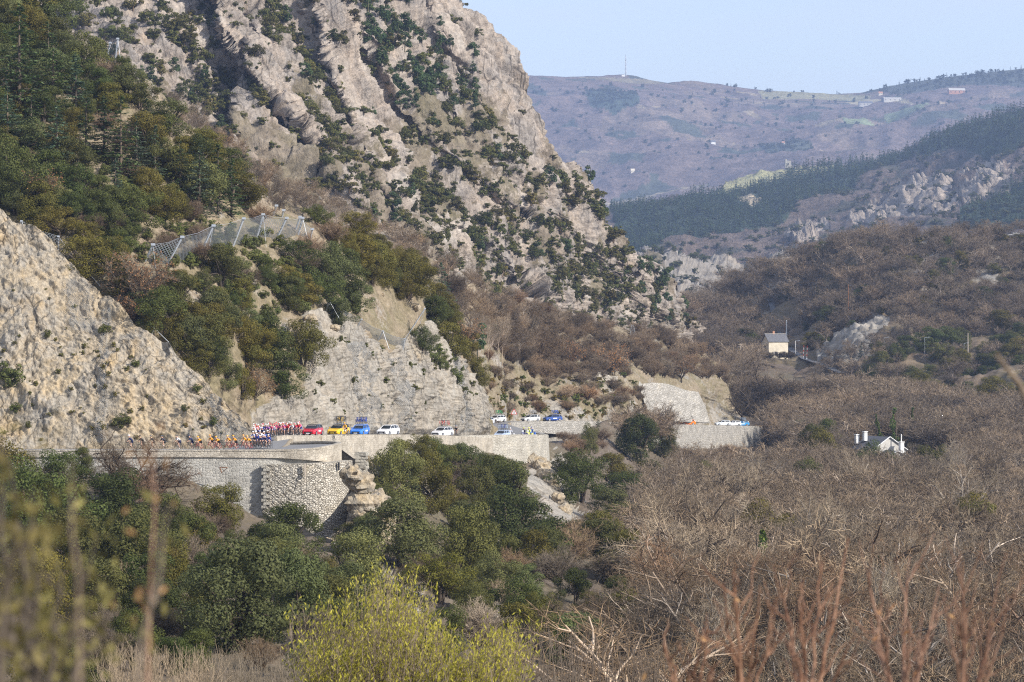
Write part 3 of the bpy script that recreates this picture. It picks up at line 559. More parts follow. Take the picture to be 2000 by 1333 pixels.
def oak(seed, n=3600, leaf=0.021, wide=0.60, nb=34, low=0.10):
    rs = np.random.RandomState(seed); blobs = []
    for i in range(nb):
        a = rs.rand() * 6.283; z = low + 0.06 + (0.80 - low) * rs.rand() ** 0.8; prof = math.sin(math.pi * min(1, max(0.0, (z - low + 0.16) / (1.10 - low)))) ** 0.6
        r = wide * prof * rs.rand() ** 0.45 * (0.75 + 0.25 * math.sin(a * 2 + seed) ) * 0.86; br = (0.075 + 0.085 * rs.rand()) * (0.85 + 0.3 * prof)
        blobs.append((r * math.cos(a), r * math.sin(a), z, br))
    blobs += [(0, 0, 0.5, 0.2)]
    p, u = crown_points(rs, blobs, n, 0.7); p[:, 2] = np.maximum(p[:, 2], 0.015)
    nrm = u * 1.3 + rand_unit(rs, n) * 0.6; nrm /= np.linalg.norm(nrm, axis=1)[:, None]
    t = np.cross(nrm, rand_unit(rs, n)); t /= np.linalg.norm(t, axis=1)[:, None]; w_ = np.cross(nrm, t); s_ = leaf * (0.6 + 0.9 * rs.rand(n))[:, None]
    V, Fq = quads_mesh('', p, t * s_, w_ * s_ * 0.62, None); crown = mesh_np('holm_oak_crown', V, [Fq], [M['oak_leaf']])
    segs = []
    for i in range(3):
        a = rs.rand() * 6.28; o = np.array([0.03 * math.cos(a), 0.03 * math.sin(a), 0]); m_ = o * 3 + [0, 0, 0.3]
        segs.append((*o, *m_, 0.03, 0.022))
        for j in range(5):
            b = blobs[rs.randint(len(blobs))]; mid = (m_ + np.array(b[:3])) / 2 + [0, 0, 0.03]; segs.append((*m_, *mid, 0.018, 0.012)); segs.append((*mid, *b[:3], 0.012, 0.004))
    V2, F2 = prisms(segs, 5); trunk = mesh_np('holm_oak_trunk', V2, [F2], [M['bark']])
    joined = mesh_np('holm_oak_whole', np.concatenate([V, V2]), [Fq, F2 + len(V)], [M['oak_leaf'], M['bark']], midx=[0] * len(Fq) + [1] * len(F2))
    return crown, trunk, joined
def branch_tree(seed, counts=(8, 6, 7, 7), spread=0.75, trunk_h=0.30, r0=0.022, twig_r=0.0016, droop=0.0, upright=0.35, fork=2):
    """leafless broadleaf tree: returns thick segments and fine twig segments"""
    rs = np.random.RandomState(seed); thick = []; fine = []
    def grow(p, d, L, r, lev):
        k = 4 if lev == 0 else 3 if lev < 3 else 2 if lev == 3 else 1; pts = [p]; dd = d.copy(); q = p
        for i in range(k):
            dd = dd + rs.normal(size=3) * (0.06 if lev == 0 else 0.17) + np.array([0, 0, upright * (0.10 if lev else 0.02) - droop * 0.1 * lev]); dd /= np.linalg.norm(dd); q = q + dd * L / k; pts.append(q)
        end = r * (0.62 if lev == 0 else 0.35)
        for i in range(k):
            ra = r + (end - r) * i / k; rb = r + (end - r) * (i + 1) / k; (thick if lev < 3 else fine).append((*pts[i], *pts[i + 1], ra, rb))
        if lev >= len(counts): return
        for c in range(counts[lev]):
            f = 0.15 + 0.85 * (c + rs.rand()) / counts[lev] if lev else (0.62 + 0.38 * (c + rs.rand()) / counts[lev])
            i = min(int(f * k), k - 1); b = pts[i] + (pts[i + 1] - pts[i]) * (f * k - i); ax = pts[i + 1] - pts[i]; ax /= np.linalg.norm(ax)
            side = np.cross(ax, rand_unit(rs, 1)[0]); side /= np.linalg.norm(side) + 1e-9; sp = spread * (0.7 + 0.6 * rs.rand()); nd = ax * math.cos(sp) + side * math.sin(sp)
            Lc = {0: 0.50, 1: 0.27, 2: 0.155, 3: 0.085}[lev] * (1.15 - 0.45 * f * (lev > 0)) * (0.7 + 0.5 * rs.rand()); rc = [r0 * 0.5, r0 * 0.24, r0 * 0.11, twig_r][lev]
            grow(b, nd, Lc, rc, lev + 1)
    for t in range(fork):
        lean = rs.normal(size=3) * 0.12 * (t > 0 or fork > 1); grow(np.array([0.02 * t * (1 - 2 * (t % 2)), 0.015 * t, 0.0]), np.array([lean[0], lean[1], 1.0]) / np.linalg.norm([lean[0], lean[1], 1.0]), trunk_h * (1 + 0.3 * rs.rand()), r0 / (1 if t == 0 else 1.5), 0)
    return np.array(thick), np.array(fine)
def bare(seed, leaves=0, leaf_mat=None, name='bare_tree', barkm='bark', twigm='twig', **kw):
    th, fi = branch_tree(seed, **kw); zmax = max(th[:, 5].max(), fi[:, 5].max())
    for a in (th, fi): a /= zmax
    V1, F1 = prisms(th, 5); tip = fi.copy(); V2, F2 = prisms(tip, 3)
    trunk = mesh_np(name + '_trunk', V1, [F1], [M[barkm]]); twigs = mesh_np(name + '_twigs', V2, [F2], [M[twigm]])
    joined = mesh_np(name + '_whole', np.concatenate([V1, V2]), [np.concatenate([F1, F2 + len(V1)])], [M[barkm], M[twigm]], midx=[0] * len(F1) + [1] * len(F2))
    lv = None
    if leaves:
        rs = np.random.RandomState(seed + 5); k = rs.choice(len(fi), leaves); p = fi[k, :3] + (fi[k, 3:6] - fi[k, :3]) * rs.rand(leaves, 1); t = rand_unit(rs, leaves); w_ = np.cross(t, rand_unit(rs, leaves)); w_ /= np.linalg.norm(w_, axis=1)[:, None]; s_ = 0.014 * (0.6 + 0.8 * rs.rand(leaves, 1))
        V, Fq = quads_mesh('', p, t * s_, w_ * s_ * 0.7, None); lv = mesh_np(name + '_leaves', V, [Fq], [M[leaf_mat]])
    return trunk, twigs, joined, lv
def cedar(seed, tiers=17, per=9, wide=0.26, name='cedar', sparse=1.0, droop=0.10, leaf=0.017, nq=26):
    rs = np.random.RandomState(seed); segs = [(0, 0, 0, 0, 0, 0.5, 0.018, 0.011), (0, 0, 0.5, 0, 0, 0.99, 0.011, 0.002)]; Pn = []; U = []; W = []
    for t in range(tiers):
        z = 0.07 + 0.90 * (t / (tiers - 1)) ** 0.95; L0 = wide * (1 - z) ** 0.72 + 0.012
        for b in range(max(4, int(per * (1 - 0.4 * z)))):
            if rs.rand() > sparse: continue
            a = rs.rand() * 6.283; L = L0 * (0.65 + 0.5 * rs.rand()); zz = z + 0.02 * rs.normal(); d = np.array([math.cos(a), math.sin(a), 0]); pd = np.array([-math.sin(a), math.cos(a), 0])
            tip = d * L + [0, 0, zz + L * 0.12 - droop * L * 1.5]; segs.append((0, 0, zz, *tip, 0.005 * (1 - z * .6), 0.001)); m_ = int(nq * (0.35 + L / wide))
            f = rs.rand(m_) ** 0.7; p = np.array([0, 0, zz]) + (tip - [0, 0, zz]) * f[:, None] + pd * (rs.normal(size=m_) * 0.16 * L * (1.15 - f))[:, None] + np.array([0, 0, 1.0]) * (rs.normal(size=m_) * 0.006 - 0.05 * L * f * f)[:, None]
            nr = np.array([0, 0, 1.0]) + rand_unit(rs, m_) * 0.55; u_ = d + rand_unit(rs, m_) * 0.6; w_ = np.cross(nr, u_); w_ /= np.linalg.norm(w_, axis=1)[:, None]; u_ /= np.linalg.norm(u_, axis=1)[:, None]
            s_ = leaf * (0.6 + 0.8 * rs.rand(m_))[:, None]; Pn.append(p); U.append(u_ * s_); W.append(w_ * s_ * 0.5)
    V, Fq = quads_mesh('', np.concatenate(Pn), np.concatenate(U), np.concatenate(W), None); V2, F2 = prisms(segs, 5)
    return mesh_np(name + '_crown', V, [Fq], [M['cedar_leaf']]), mesh_np(name + '_trunk', V2, [F2], [M['bark']]), mesh_np(name + '_whole', np.concatenate([V, V2]), [Fq, F2 + len(V)], [M['cedar_leaf'], M['bark']], midx=[0] * len(Fq) + [1] * len(F2))
def pine(seed, n=900, leaf=0.035):
    rs = np.random.RandomState(seed); blobs = []; segs = [(0, 0, 0, 0.02, 0.01, 0.9, 0.022, 0.008)]
    for i in range(15):
        z = 0.30 + 0.66 * rs.rand(); r = 0.30 * math.sqrt(max(0.05, 1.12 - z)) * rs.rand() ** 0.5; a = rs.rand() * 6.283; c = (r * math.cos(a), r * math.sin(a), z, 0.075 + 0.06 * rs.rand()); blobs.append(c); segs.append((0.01, 0, z - 0.08, *c[:3], 0.008, 0.002))
    p, u = crown_points(rs, blobs, n, 0.4); p[:, 2] = 0.0 + p[:, 2]; nrm = u + rand_unit(rs, n) * 0.8 + [0, 0, 0.3]; t = np.cross(nrm, rand_unit(rs, n)); t /= np.linalg.norm(t, axis=1)[:, None]; w_ = np.cross(nrm, t); w_ /= np.linalg.norm(w_, axis=1)[:, None]; s_ = leaf * (0.6 + 0.8 * rs.rand(n))[:, None]
    V, Fq = quads_mesh('', p, t * s_, w_ * s_ * 0.6, None); V2, F2 = prisms(segs, 4)
    return mesh_np('mountain_pine_whole', np.concatenate([V, V2]), [Fq, F2 + len(V)], [M['cedar_leaf'], M['bark']], midx=[0] * len(Fq) + [1] * len(F2))

OAKS = [oak(100 + i, n=15000, leaf=0.0118, wide=0.58 + 0.07 * (i % 3), nb=44, low=0.0 + 0.03 * (i % 2)) for i in range(6)]
BUSH = [oak(140 + i, n=1500, leaf=0.034, wide=0.62, nb=22, low=0.03)[2] for i in range(4)]
SHRUB = [oak(160 + i, n=800, leaf=0.052, wide=0.62 + 0.05 * i, nb=13, low=0.02)[2] for i in range(4)]
BARE = [bare(200 + i, counts=(8, 6, 6, 5), spread=0.68 + 0.08 * (i % 3), trunk_h=0.28 + 0.08 * (i % 2), r0=0.024 + 0.003 * (i % 3), upright=0.22, fork=1 + (i % 2), barkm='limb') for i in range(5)]
BIGOAK = [bare(230 + i, counts=(9, 7, 7, 6), spread=0.95, trunk_h=0.22, r0=0.032, twig_r=0.0018, upright=0.2, fork=1) for i in range(2)]
BIRCH = [bare(250 + i, counts=(12, 5, 5, 4), spread=0.40, trunk_h=0.75, r0=0.010, twig_r=0.0012, fork=1, barkm='pale_bark') for i in range(2)]
BARES = [bare(260 + i, counts=(7, 5, 6, 4), spread=0.72, trunk_h=0.24, r0=0.024, twig_r=0.0030, upright=0.22, fork=1 + i % 2, barkm='limb') for i in range(4)]       # coarser, for trees far off
SCRUB = [bare(280 + i, counts=(7, 6, 6, 4), spread=0.55, trunk_h=0.10, r0=0.016, twig_r=0.0026, fork=4, upright=0.5, name='bare_shrub') for i in range(3)]
DRY = [bare(300 + i, leaves=2600, leaf_mat='dry_leaf', counts=(8, 6, 6, 5), spread=0.7, trunk_h=0.18, fork=2, name='dry_oak') for i in range(2)]
CEDAR = [cedar(320 + i, sparse=0.95 - 0.1 * i) for i in range(3)]
PINE = [pine(340 + i) for i in range(3)]
FIR = [cedar(360 + i, tiers=8, per=7, wide=0.24, name='plantation_fir', leaf=0.055, nq=6, droop=0.3)[2] for i in range(3)]

# ---------------------------------------------------------------- planting
OAKTINT = {'dark green': (0.78, 0.90, 0.70), 'mid green': (1.0, 1.0, 0.85), 'olive': (1.35, 1.15, 0.75), 'grey green': (1.35, 1.42, 1.45), 'yellow green': (1.5, 1.35, 0.7)}
def settint(o, c): o.color = (*c, 1)
def grow(name, meshes, loc, H, label, cat, group=None, tint=(1, 1, 1), width=1.0, rz=None, names=('crown', 'trunk')):
    """a tree of parts: an Empty at its foot with a crown and a trunk"""
    e = empty(name, loc, R.random() * 6.28 if rz is None else rz); e.scale = (H * width, H * width, H); tag(e, label, cat, group)
    for nm, me in zip(names, meshes):
        if me is None: continue
        o = bpy.data.objects.new(nm, me); C.objects.link(o); o.parent = e; settint(o, (1, 1, 1) if nm == 'trunk' and 'crown' in names else tint)
    return e
def single(name, me, loc, H, label, cat, group=None, tint=(1, 1, 1), width=1.0, tilt=0.0):
    o = obj(name, me, None, loc); o.scale = (H * width, H * width, H); o.rotation_euler = (R.uniform(-tilt, tilt), R.uniform(-tilt, tilt), R.random() * 6.28); settint(o, tint); return tag(o, label, cat, group)
def mass(name, srcs, pts, hs, widths=None, tint=(1, 1, 1), seed=0):
    """a wood that reads as one mass: ONE object, its trees drawn by geometry nodes from the given meshes"""
    me = bpy.data.meshes.new(name); me.from_pydata([tuple(p) for p in pts], [], []); n = len(pts); rs = np.random.RandomState(seed)
    for nm, typ, dat in (('h', 'FLOAT', hs), ('rz', 'FLOAT', rs.rand(n) * 6.283), ('wd', 'FLOAT', widths if widths is not None else np.ones(n)), ('k', 'INT', rs.randint(0, len(srcs), n))):
        a = me.attributes.new(nm, typ, 'POINT'); a.data.foreach_set('value', np.asarray(dat, dtype=np.int32 if typ == 'INT' else np.float32))
    o = obj(name, me); settint(o, tint); o['kind'] = 'stuff'
    g = bpy.data.node_groups.new(name, 'GeometryNodeTree'); g.interface.new_socket('Geometry', in_out='INPUT', socket_type='NodeSocketGeometry'); g.interface.new_socket('Geometry', in_out='OUTPUT', socket_type='NodeSocketGeometry')
    N = g.nodes; gi = N.new('NodeGroupInput'); go = N.new('NodeGroupOutput'); jn = N.new('GeometryNodeJoinGeometry')
    def named(nm, t):
        q = N.new('GeometryNodeInputNamedAttribute'); q.data_type = t; q.inputs[0].default_value = nm; return q.outputs[0]
    hh = named('h', 'FLOAT'); rr = named('rz', 'FLOAT'); ww = named('wd', 'FLOAT'); kk = named('k', 'INT'); L = g.links.new
    cr_ = N.new('ShaderNodeCombineXYZ'); L(rr, cr_.inputs[2]); mw = N.new('ShaderNodeMath'); mw.operation = 'MULTIPLY'; L(hh, mw.inputs[0]); L(ww, mw.inputs[1])
    cs = N.new('ShaderNodeCombineXYZ'); L(mw.outputs[0], cs.inputs[0]); L(mw.outputs[0], cs.inputs[1]); L(hh, cs.inputs[2])
    for i, src in enumerate(srcs):
        oi = N.new('GeometryNodeObjectInfo'); oi.transform_space = 'ORIGINAL'; oi.inputs[0].default_value = src
        ip = N.new('GeometryNodeInstanceOnPoints'); cmp_ = N.new('FunctionNodeCompare'); cmp_.data_type = 'INT'; cmp_.operation = 'EQUAL'
        ins = [s_ for s_ in cmp_.inputs if s_.type == 'INT']; L(kk, ins[0]); ins[1].default_value = i
        L(gi.outputs[0], ip.inputs['Points']); L(cmp_.outputs[0], ip.inputs['Selection']); L(oi.outputs['Geometry'], ip.inputs['Instance']); L(cr_.outputs[0], ip.inputs['Rotation']); L(cs.outputs[0], ip.inputs['Scale']); L(ip.outputs[0], jn.inputs[0])
    L(jn.outputs[0], go.inputs[0]); md = o.modifiers.new('planting', 'NODES'); md.node_group = g; return o
def scatter(poly, n, rs, mind=0, weight=None, tries=40):
    xs = [p[0] for p in poly]; ys = [p[1] for p in poly]; out = []; t = 0
    while len(out) < n and t < n * tries:
        t += 1; x = rs.uniform(min(xs), max(xs)); y = rs.uniform(min(ys), max(ys))
        if not inpoly(np.array([x]), np.array([y]), poly)[0]: continue
        if weight is not None and rs.rand() > weight(x, y): continue
        if mind and any((x - a) ** 2 + (1.6 * (y - b)) ** 2 < mind * mind for a, b in out): continue
        out.append((x, y))
    return out

# --- broken rock beside the bulwark
_rd3 = rock_disp(0.5, 7.0, 0.5, 2.6, 0.25, 1.0, 0.6)
outcrop = Hill([(640, 1050, 321), (640, 1115, 308.5), (690, 905, 340.5), (715, 888, 344), (745, 930, 347), (770, 1010, 343), (700, 1000, 325), (740, 1050, 328), (680, 1040, 320), (672, 1115, 309), (700, 1115, 311), (775, 1115, 319), (690, 960, 331)],
    [(636, 1052), (660, 1046), (672, 1034), (684, 985), (690, 930), (697, 900), (715, 888), (728, 900), (745, 935), (758, 985), (775, 1060)], [(636, 1120), (775, 1130)], 636, 775, 110, 140, disp=lambda V, x, y: _rd3(V, x, y), skirt=(3, 2.5, 1.0),
    cover=lambda V, x, y, N: np.stack([0.85 + 0.5 * fbm(V / 3, 3), 0.2 + 0 * x, 0 * x], -1))
terrain('rock_outcrop_ground', outcrop, M['cliff'], False)

# ---------------------------------------------------------------- planting: evergreen oaks
def oak_at(hill, px, py, hpx, label, group=None, tint='dark green', width=1.0, kind=None):
    loc = hill.at(px, py); H = hpx * loc.y / F; k = R.randrange(len(OAKS)) if kind is None else kind; t = OAKTINT[tint]; v = R.uniform(0.85, 1.15)
    return grow('holm_oak', OAKS[k][:2], loc - Vector((0, 0, 0.03 * H)), H, label, 'tree', group, tuple(c * v for c in t), width)
# trees on the slope below the road, each where the photograph has it
LOW = [(62, 1112, 215, 'dark green', 'tall dark holm oak below the left end of the road wall', 1.0), (215, 1085, 150, 'dark green', 'dark round holm oak close under the parapet at left', 1.1), (255, 1165, 165, 'mid green', 'broad green holm oak between the two pale bare stems', 1.0),
       (140, 1165, 170, 'mid green', 'green holm oak behind the blurred foreground twigs', 1.0), (332, 1190, 115, 'olive', 'olive holm oak beside the fallen leaf bank', 1.0), (195, 1250, 160, 'mid green', 'wide holm oak low on the left slope', 1.1), (60, 1260, 170, 'olive', 'holm oak hidden among the blurred twigs at bottom left', 1.0),
       (430, 1040, 88, 'olive', 'brownish olive oak in front of the squared masonry wall', 1.1), (560, 1105, 112, 'dark green', 'dark green holm oak against the pale rubble wall', 1.05), (590, 1165, 90, 'olive', 'small olive oak just below the rubble wall', 0.9), (470, 1285, 215, 'grey green', 'big grey green oak in the hollow under the rubble wall', 0.95),
       (575, 1265, 180, 'grey green', 'grey green oak left of the rocky outcrop', 0.85), (540, 1180, 130, 'mid green', 'green oak between the rubble wall and the grey oaks', 0.9), (692, 1180, 140, 'grey green', 'grey green oak at the foot of the rocky outcrop', 1.05), (655, 1255, 130, 'mid green', 'green oak just above the yellow willow', 1.0),
       (772, 992, 130, 'grey green', 'grey conical evergreen right of the rocky outcrop', 0.75), (838, 1000, 118, 'olive', 'olive oak reaching the road parapet at the middle', 0.8), (745, 935, 75, 'mid green', 'small oak beside the stacked stone pillar', 0.9), (690, 898, 48, 'mid green', 'bush of oak growing behind the curved parapet end', 1.2), (815, 905, 52, 'olive', 'oak crown rising in front of the white estate car', 1.0), (880, 915, 46, 'mid green', 'oak in front of the parapet before the bastion', 1.1),
       (940, 925, 48, 'dark green', 'low dark oak left of the bastion', 1.2), (1000, 1005, 106, 'dark green', 'large dark holm oak right under the bastion wall', 1.15), (930, 1010, 96, 'mid green', 'green oak left of the large dark one under the bastion', 0.9), (1000, 1110, 150, 'dark green', 'very dark broad holm oak in the middle of the slope', 1.1), (790, 1118, 135, 'grey green', 'broad grey green oak right of the rocky outcrop', 1.2),
       (905, 1140, 140, 'mid green', 'green oak left of the very dark broad one', 0.9), (855, 1190, 95, 'yellow green', 'yellowish oak above the yellow willow', 1.15), (960, 1175, 90, 'grey green', 'pale grey oak below the very dark broad one', 1.0), (1045, 1150, 100, 'olive', 'olive oak in the middle of the slope edge', 0.9), (925, 1215, 70, 'mid green', 'low oak beside the little rock step', 1.1),
       (1132, 985, 100, 'dark green', 'dark tall holm oak right of the bastion corner', 0.95), (1105, 935, 50, 'mid green', 'small oak touching the bastion corner', 1.0), (1222, 990, 72, 'dark green', 'low dark oak at the edge of the bare wood', 1.35), (1200, 1035, 78, 'grey green', 'pale silvery oak at the edge of the bare wood', 1.3), (1175, 1125, 100, 'mid green', 'green oak below the silvery one', 1.2), (1225, 1150, 110, 'olive', 'loose green oak beside the tall bare trees', 1.0),
       (1140, 1310, 120, 'grey green', 'silvery rounded bush at the bottom of the slope', 1.25), (1148, 1205, 55, 'yellow green', 'bright green bush above the silvery rounded one', 1.1), (1250, 905, 94, 'dark green', 'dark oak standing in front of the road with cars behind', 0.95), (1300, 895, 60, 'mid green', 'small oak right of the dark one in front of the road', 1.0), (1150, 890, 60, 'grey green', 'thin grey green evergreen below the far road', 0.6),
       (962, 968, 78, 'mid green', 'round oak hugging the bastion foot', 1.1), (905, 938, 70, 'dark green', 'dark oak rising to the parapet before the bastion', 1.15), (862, 938, 64, 'mid green', 'green oak directly below the white car with red skirts', 1.1), (795, 928, 72, 'olive', 'olive oak rising to the parapet behind the white estate', 1.0), (835, 925, 66, 'dark green', 'dark oak below the gap between the two white cars', 1.0), (1200, 950, 62, 'olive', 'olive bush below the dark oak in front of the road', 1.2), (1260, 960, 60, 'mid green', 'green bush right below the dark oak in front of the road', 1.2), (720, 1075, 70, 'grey green', 'grey bush on the rocky outcrop', 1.0), (390, 1100, 95, 'olive', 'olive oak above the fallen leaf bank', 0.9), (488, 1130, 80, 'mid green', 'oak at the foot of the stepped quoin stones', 1.0), (300, 1250, 120, 'dark green', 'dark oak low beside the pale stem', 1.0), (390, 1250, 110, 'mid green', 'green oak at the right of the leaf bank', 0.9), (10, 1000, 130, 'olive', 'oak cut by the left edge under the road', 1.0), (120, 1000, 110, 'dark green', 'dark oak directly under the parapet at far left', 1.0), (160, 935, 60, 'mid green', 'oak crown just peeping above the left parapet', 0.9)]
for px, py, h, t, lab, wd in LOW: oak_at(valley, px, py, h * 1.15, lab, None, t, wd * 1.08)
rs = np.random.RandomState(21)
LOWPOLY = [(0, 1010), (380, 1040), (500, 1060), (640, 1120), (760, 1180), (780, 1010), (960, 980), (1060, 1000), (1180, 1040), (1250, 1100), (1220, 1280), (1000, 1290), (700, 1340), (0, 1400)]
for x, y in scatter(LOWPOLY, 62, rs, 46):
    t = ['dark green', 'mid green', 'olive', 'grey green'][rs.randint(4)]; oak_at(valley, x, y, rs.uniform(75, 130) * (0.7 if y < 1090 and x > 350 else 1.0), '%s holm oak in the thicket below the road' % t, t + ' oaks in the thicket below the road', t, rs.uniform(0.9, 1.2))
# trees on the hillside above the cuttings
UP = [(505, 690, 60, 'olive', 'round olive oak above the pale bare earth patch', 1.3), (590, 600, 62, 'olive', 'oak on the brow right of the bare earth patch', 1.35), (520, 720, 100, 'dark green', 'big dark oak over the gap between the two cuttings', 1.3), (590, 715, 85, 'olive', 'wide olive oak leaning over the second cutting', 1.0), (548, 780, 68, 'dark green', 'low dark oak just above the peloton', 1.3), (665, 560, 78, 'dark green', 'large dark oak below the rockfall fence', 1.2), (580, 535, 62, 'dark green', 'dark oak under the right end of the rockfall fence', 1.3),
      (730, 545, 70, 'olive', 'olive oak on the ridge right of the fence', 1.2), (795, 585, 78, 'olive', 'wide olive oak at the ridge end', 1.2), (850, 640, 60, 'dark green', 'oak on the lower ridge end by the conifer', 1.2), (880, 705, 70, 'olive', 'oak on the outer shoulder of the second cutting', 1.1), (812, 688, 46, 'dark green', 'round bush on the crest of the second cutting', 1.1), (660, 640, 55, 'grey green', 'grey green oak on the crest of the second cutting', 1.2), (372, 728, 58, 'olive', 'oak growing on the cutting face beside the net post', 1.4), (300, 655, 55, 'olive', 'round oak on the crest of the first cutting', 1.2),
      (165, 545, 80, 'olive', 'oak on the crest behind the left net post', 1.2), (345, 612, 70, 'mid green', 'oak right of the rust leaved tree', 1.2), (515, 558, 32, 'dark green', 'small round dark bush on the bare earth', 1.1), (20, 400, 130, 'dark green', 'tall dark oak at the left edge above the cutting', 0.9), (255, 445, 80, 'dark green', 'dark oak left of the rockfall fence', 1.3), (320, 432, 70, 'olive', 'oak over the shaded bank beside the fence', 1.2), (485, 408, 50, 'yellow green', 'golden oak above the rockfall fence', 1.1), (618, 436, 36, 'dark green', 'oak behind the right end of the rockfall fence', 1.4), (430, 560, 75, 'mid green', 'oak right of centre on the mid slope', 1.2), (455, 560, 52, 'grey green', 'grey green oak below the fence middle', 1.3), (400, 575, 46, 'mid green', 'oak below the left half of the rockfall fence', 1.3), (350, 575, 42, 'olive', 'oak just under the left end of the rockfall fence', 1.3), (520, 548, 44, 'dark green', 'oak below the right half of the rockfall fence', 1.2), (562, 570, 52, 'olive', 'oak above the bare earth near the ridge', 1.2), (420, 625, 58, 'mid green', 'oak in the middle of the hillside thicket', 1.3), (375, 650, 56, 'olive', 'oak above the pair of small net posts', 1.3), (690, 610, 55, 'grey green', 'grey oak over the white boulder', 1.2), (760, 560, 45, 'mid green', 'oak above the white boulder slope', 1.1)]
for px, py, h, t, lab, wd in UP: oak_at(hillL, px, py, h * 1.2, lab, None, t, wd)
rs = np.random.RandomState(22)
FENCEGAP = [(255, 500), (300, 440), (430, 400), (620, 390), (660, 560), (540, 575), (455, 610), (330, 650), (270, 600)]
soilgap = lambda x, y: 0.0 if inpoly(np.array([x]), np.array([y]), FENCEGAP)[0] or (inpoly(np.array([x]), np.array([y]), [(0, 100), (330, 230), (470, 440), (350, 440), (60, 360), (0, 360)])[0] and R.random() < 0.6) or inpoly(np.array([x]), np.array([y]), [(495, 640), (510, 560), (560, 540), (560, 620), (545, 660)])[0] or inpoly(np.array([x]), np.array([y]), [(700, 610), (760, 570), (860, 600), (850, 640), (790, 660)])[0] or inpoly(np.array([x]), np.array([y]), C2)[0] else 1.0
for x, y in scatter([(-60, -20), (40, -20), (140, 115), (300, 200), (440, 350), (540, 430), (620, 460), (690, 540), (600, 600), (480, 800), (330, 680), (200, 560), (60, 430), (-60, 380)], 105, rs, 31, soilgap):
    t = ['dark green', 'olive', 'olive', 'mid green', 'grey green'][rs.randint(5)]; oak_at(hillL, x, y, rs.uniform(58, 104), '%s holm oak on the steep hillside above the cuttings' % t, t + ' oaks on the hillside above the cuttings', t, rs.uniform(1.0, 1.4))
for x, y in scatter([(640, 470), (700, 475), (800, 520), (850, 580), (915, 690), (940, 770), (890, 690), (830, 600), (700, 560)], 22, rs, 24):
    oak_at(hillL, x, y, rs.uniform(46, 76), 'olive holm oak along the ridge down to the second cutting', 'oaks along the ridge above the second cutting', 'olive', rs.uniform(1.0, 1.3))
# dark evergreens on the low hill at right
rs = np.random.RandomState(23)
for x, y in scatter([(1660, 730), (1720, 690), (1800, 670), (1900, 640), (2010, 630), (2010, 790), (1900, 795), (1750, 760)], 50, rs, 19):
    hl = hillW if y < 740 else valley
    t = ['dark green', 'olive', 'mid green'][rs.randint(3)]; oak_at(hl, x, y, rs.uniform(26, 54), '%s evergreen bush on the low hill at right' % t, t + ' bushes on the low hill', t, rs.uniform(1.1, 1.6))
for x, y, h, t, lab in [(1690, 600, 36, 'dark green', 'round dark evergreen on the wooded hill above the rock face'), (1600, 668, 28, 'dark green', 'dark bush right of the level crossing'), (1570, 630, 26, 'dark green', 'dark bush beside the steep lane'), (1785, 470, 30, 'mid green', 'green round tree on the hill crest'), (1840, 462, 26, 'mid green', 'green tree on the crest near the red mast'), (1735, 530, 30, 'olive', 'olive bush high on the wooded hill'), (1850, 520, 34, 'dark green', 'dark bush beside pale boulders'), (1960, 560, 30, 'dark green', 'dark bush at the right edge of the wooded hill')]:
    oak_at(hillW, x, y, h, lab, None, t, 1.15)

# ---------------------------------------------------------------- planting: cedars, pines, dry leaved oaks, birches, shrubs
def cedar_at(hill, px, py, hpx, label, group=None, tint=(1, 1, 1), k=None, width=1.0):
    loc = hill.at(px, py); H = hpx * loc.y / F; k = R.randrange(3) if k is None else k
    return grow('cedar', CEDAR[k][:2], loc, H, label, 'tree', group, tint, width)
BLUE = (1.15, 1.3, 1.5); GRN = (0.95, 1.1, 0.8)
for i, (px, py, h, c, lab) in enumerate([(38, 235, 200, GRN, 'tallest cedar at the left edge of the hillside'), (105, 230, 140, GRN, 'cedar right of the tallest one'), (95, 165, 110, GRN, 'cedar high up by the left skyline'), (150, 235, 120, BLUE, 'cedar with a bare grey tip on the upper slope'), (112, 350, 130, BLUE, 'bluish cedar above the orange dry oak'), (238, 345, 140, GRN, 'bright green cedar in the middle of the cedar stand'), (205, 310, 110, GRN, 'slim cedar beside the rock ledge'), (270, 355, 110, BLUE, 'blue cedar right of the rock ledge'), (305, 345, 90, BLUE, 'small blue cedar lower right of the stand'), (288, 290, 90, GRN, 'thin cedar on the skyline shoulder'), (392, 425, 120, BLUE, 'grey green cedar above the fence'), (425, 420, 120, GRN, 'broad cedar above the fence middle'), (452, 425, 100, GRN, 'right cedar of the pair above the fence'), (355, 380, 100, GRN, 'cedar at the bare skyline spur'), (170, 300, 110, GRN, 'cedar leaning over the grey scree'), (225, 395, 75, BLUE, 'short blue cedar over the scree'), (15, 300, 120, BLUE, 'cedar half cut by the left edge'), (862, 610, 85, BLUE, 'lone bluish cedar at the ridge end'), (62, 290, 110, GRN, 'cedar below the tallest one')]):
    cedar_at(hillL, px, py, h * 1.15, lab, None, tuple(q * 1.15 for q in c), i % 3, 1.25)
cedar_at(valley, 1883, 925, 62, 'dark fir standing in the clearing by the gabled house', None, (0.8, 1.0, 0.95), 0, 1.2); cedar_at(valley, 1170, 850, 40, 'thin fir below the far road', None, BLUE, 1); cedar_at(hillW, 1700, 462, 40, 'pointed cypress on the crest of the wooded hill', None, (.8, 1, .8), 0, 0.75); cedar_at(hillW, 1680, 700, 40, 'small fir beside the crossing hut', None, BLUE, 2); cedar_at(hillW, 1505, 560, 26, 'fir beside the lane pole', None, GRN, 1)
cedar_at(valley, 800, 1000, 110, 'grey cedar right of the rocky outcrop', None, (1.5, 1.6, 1.6), 2, 1.1)
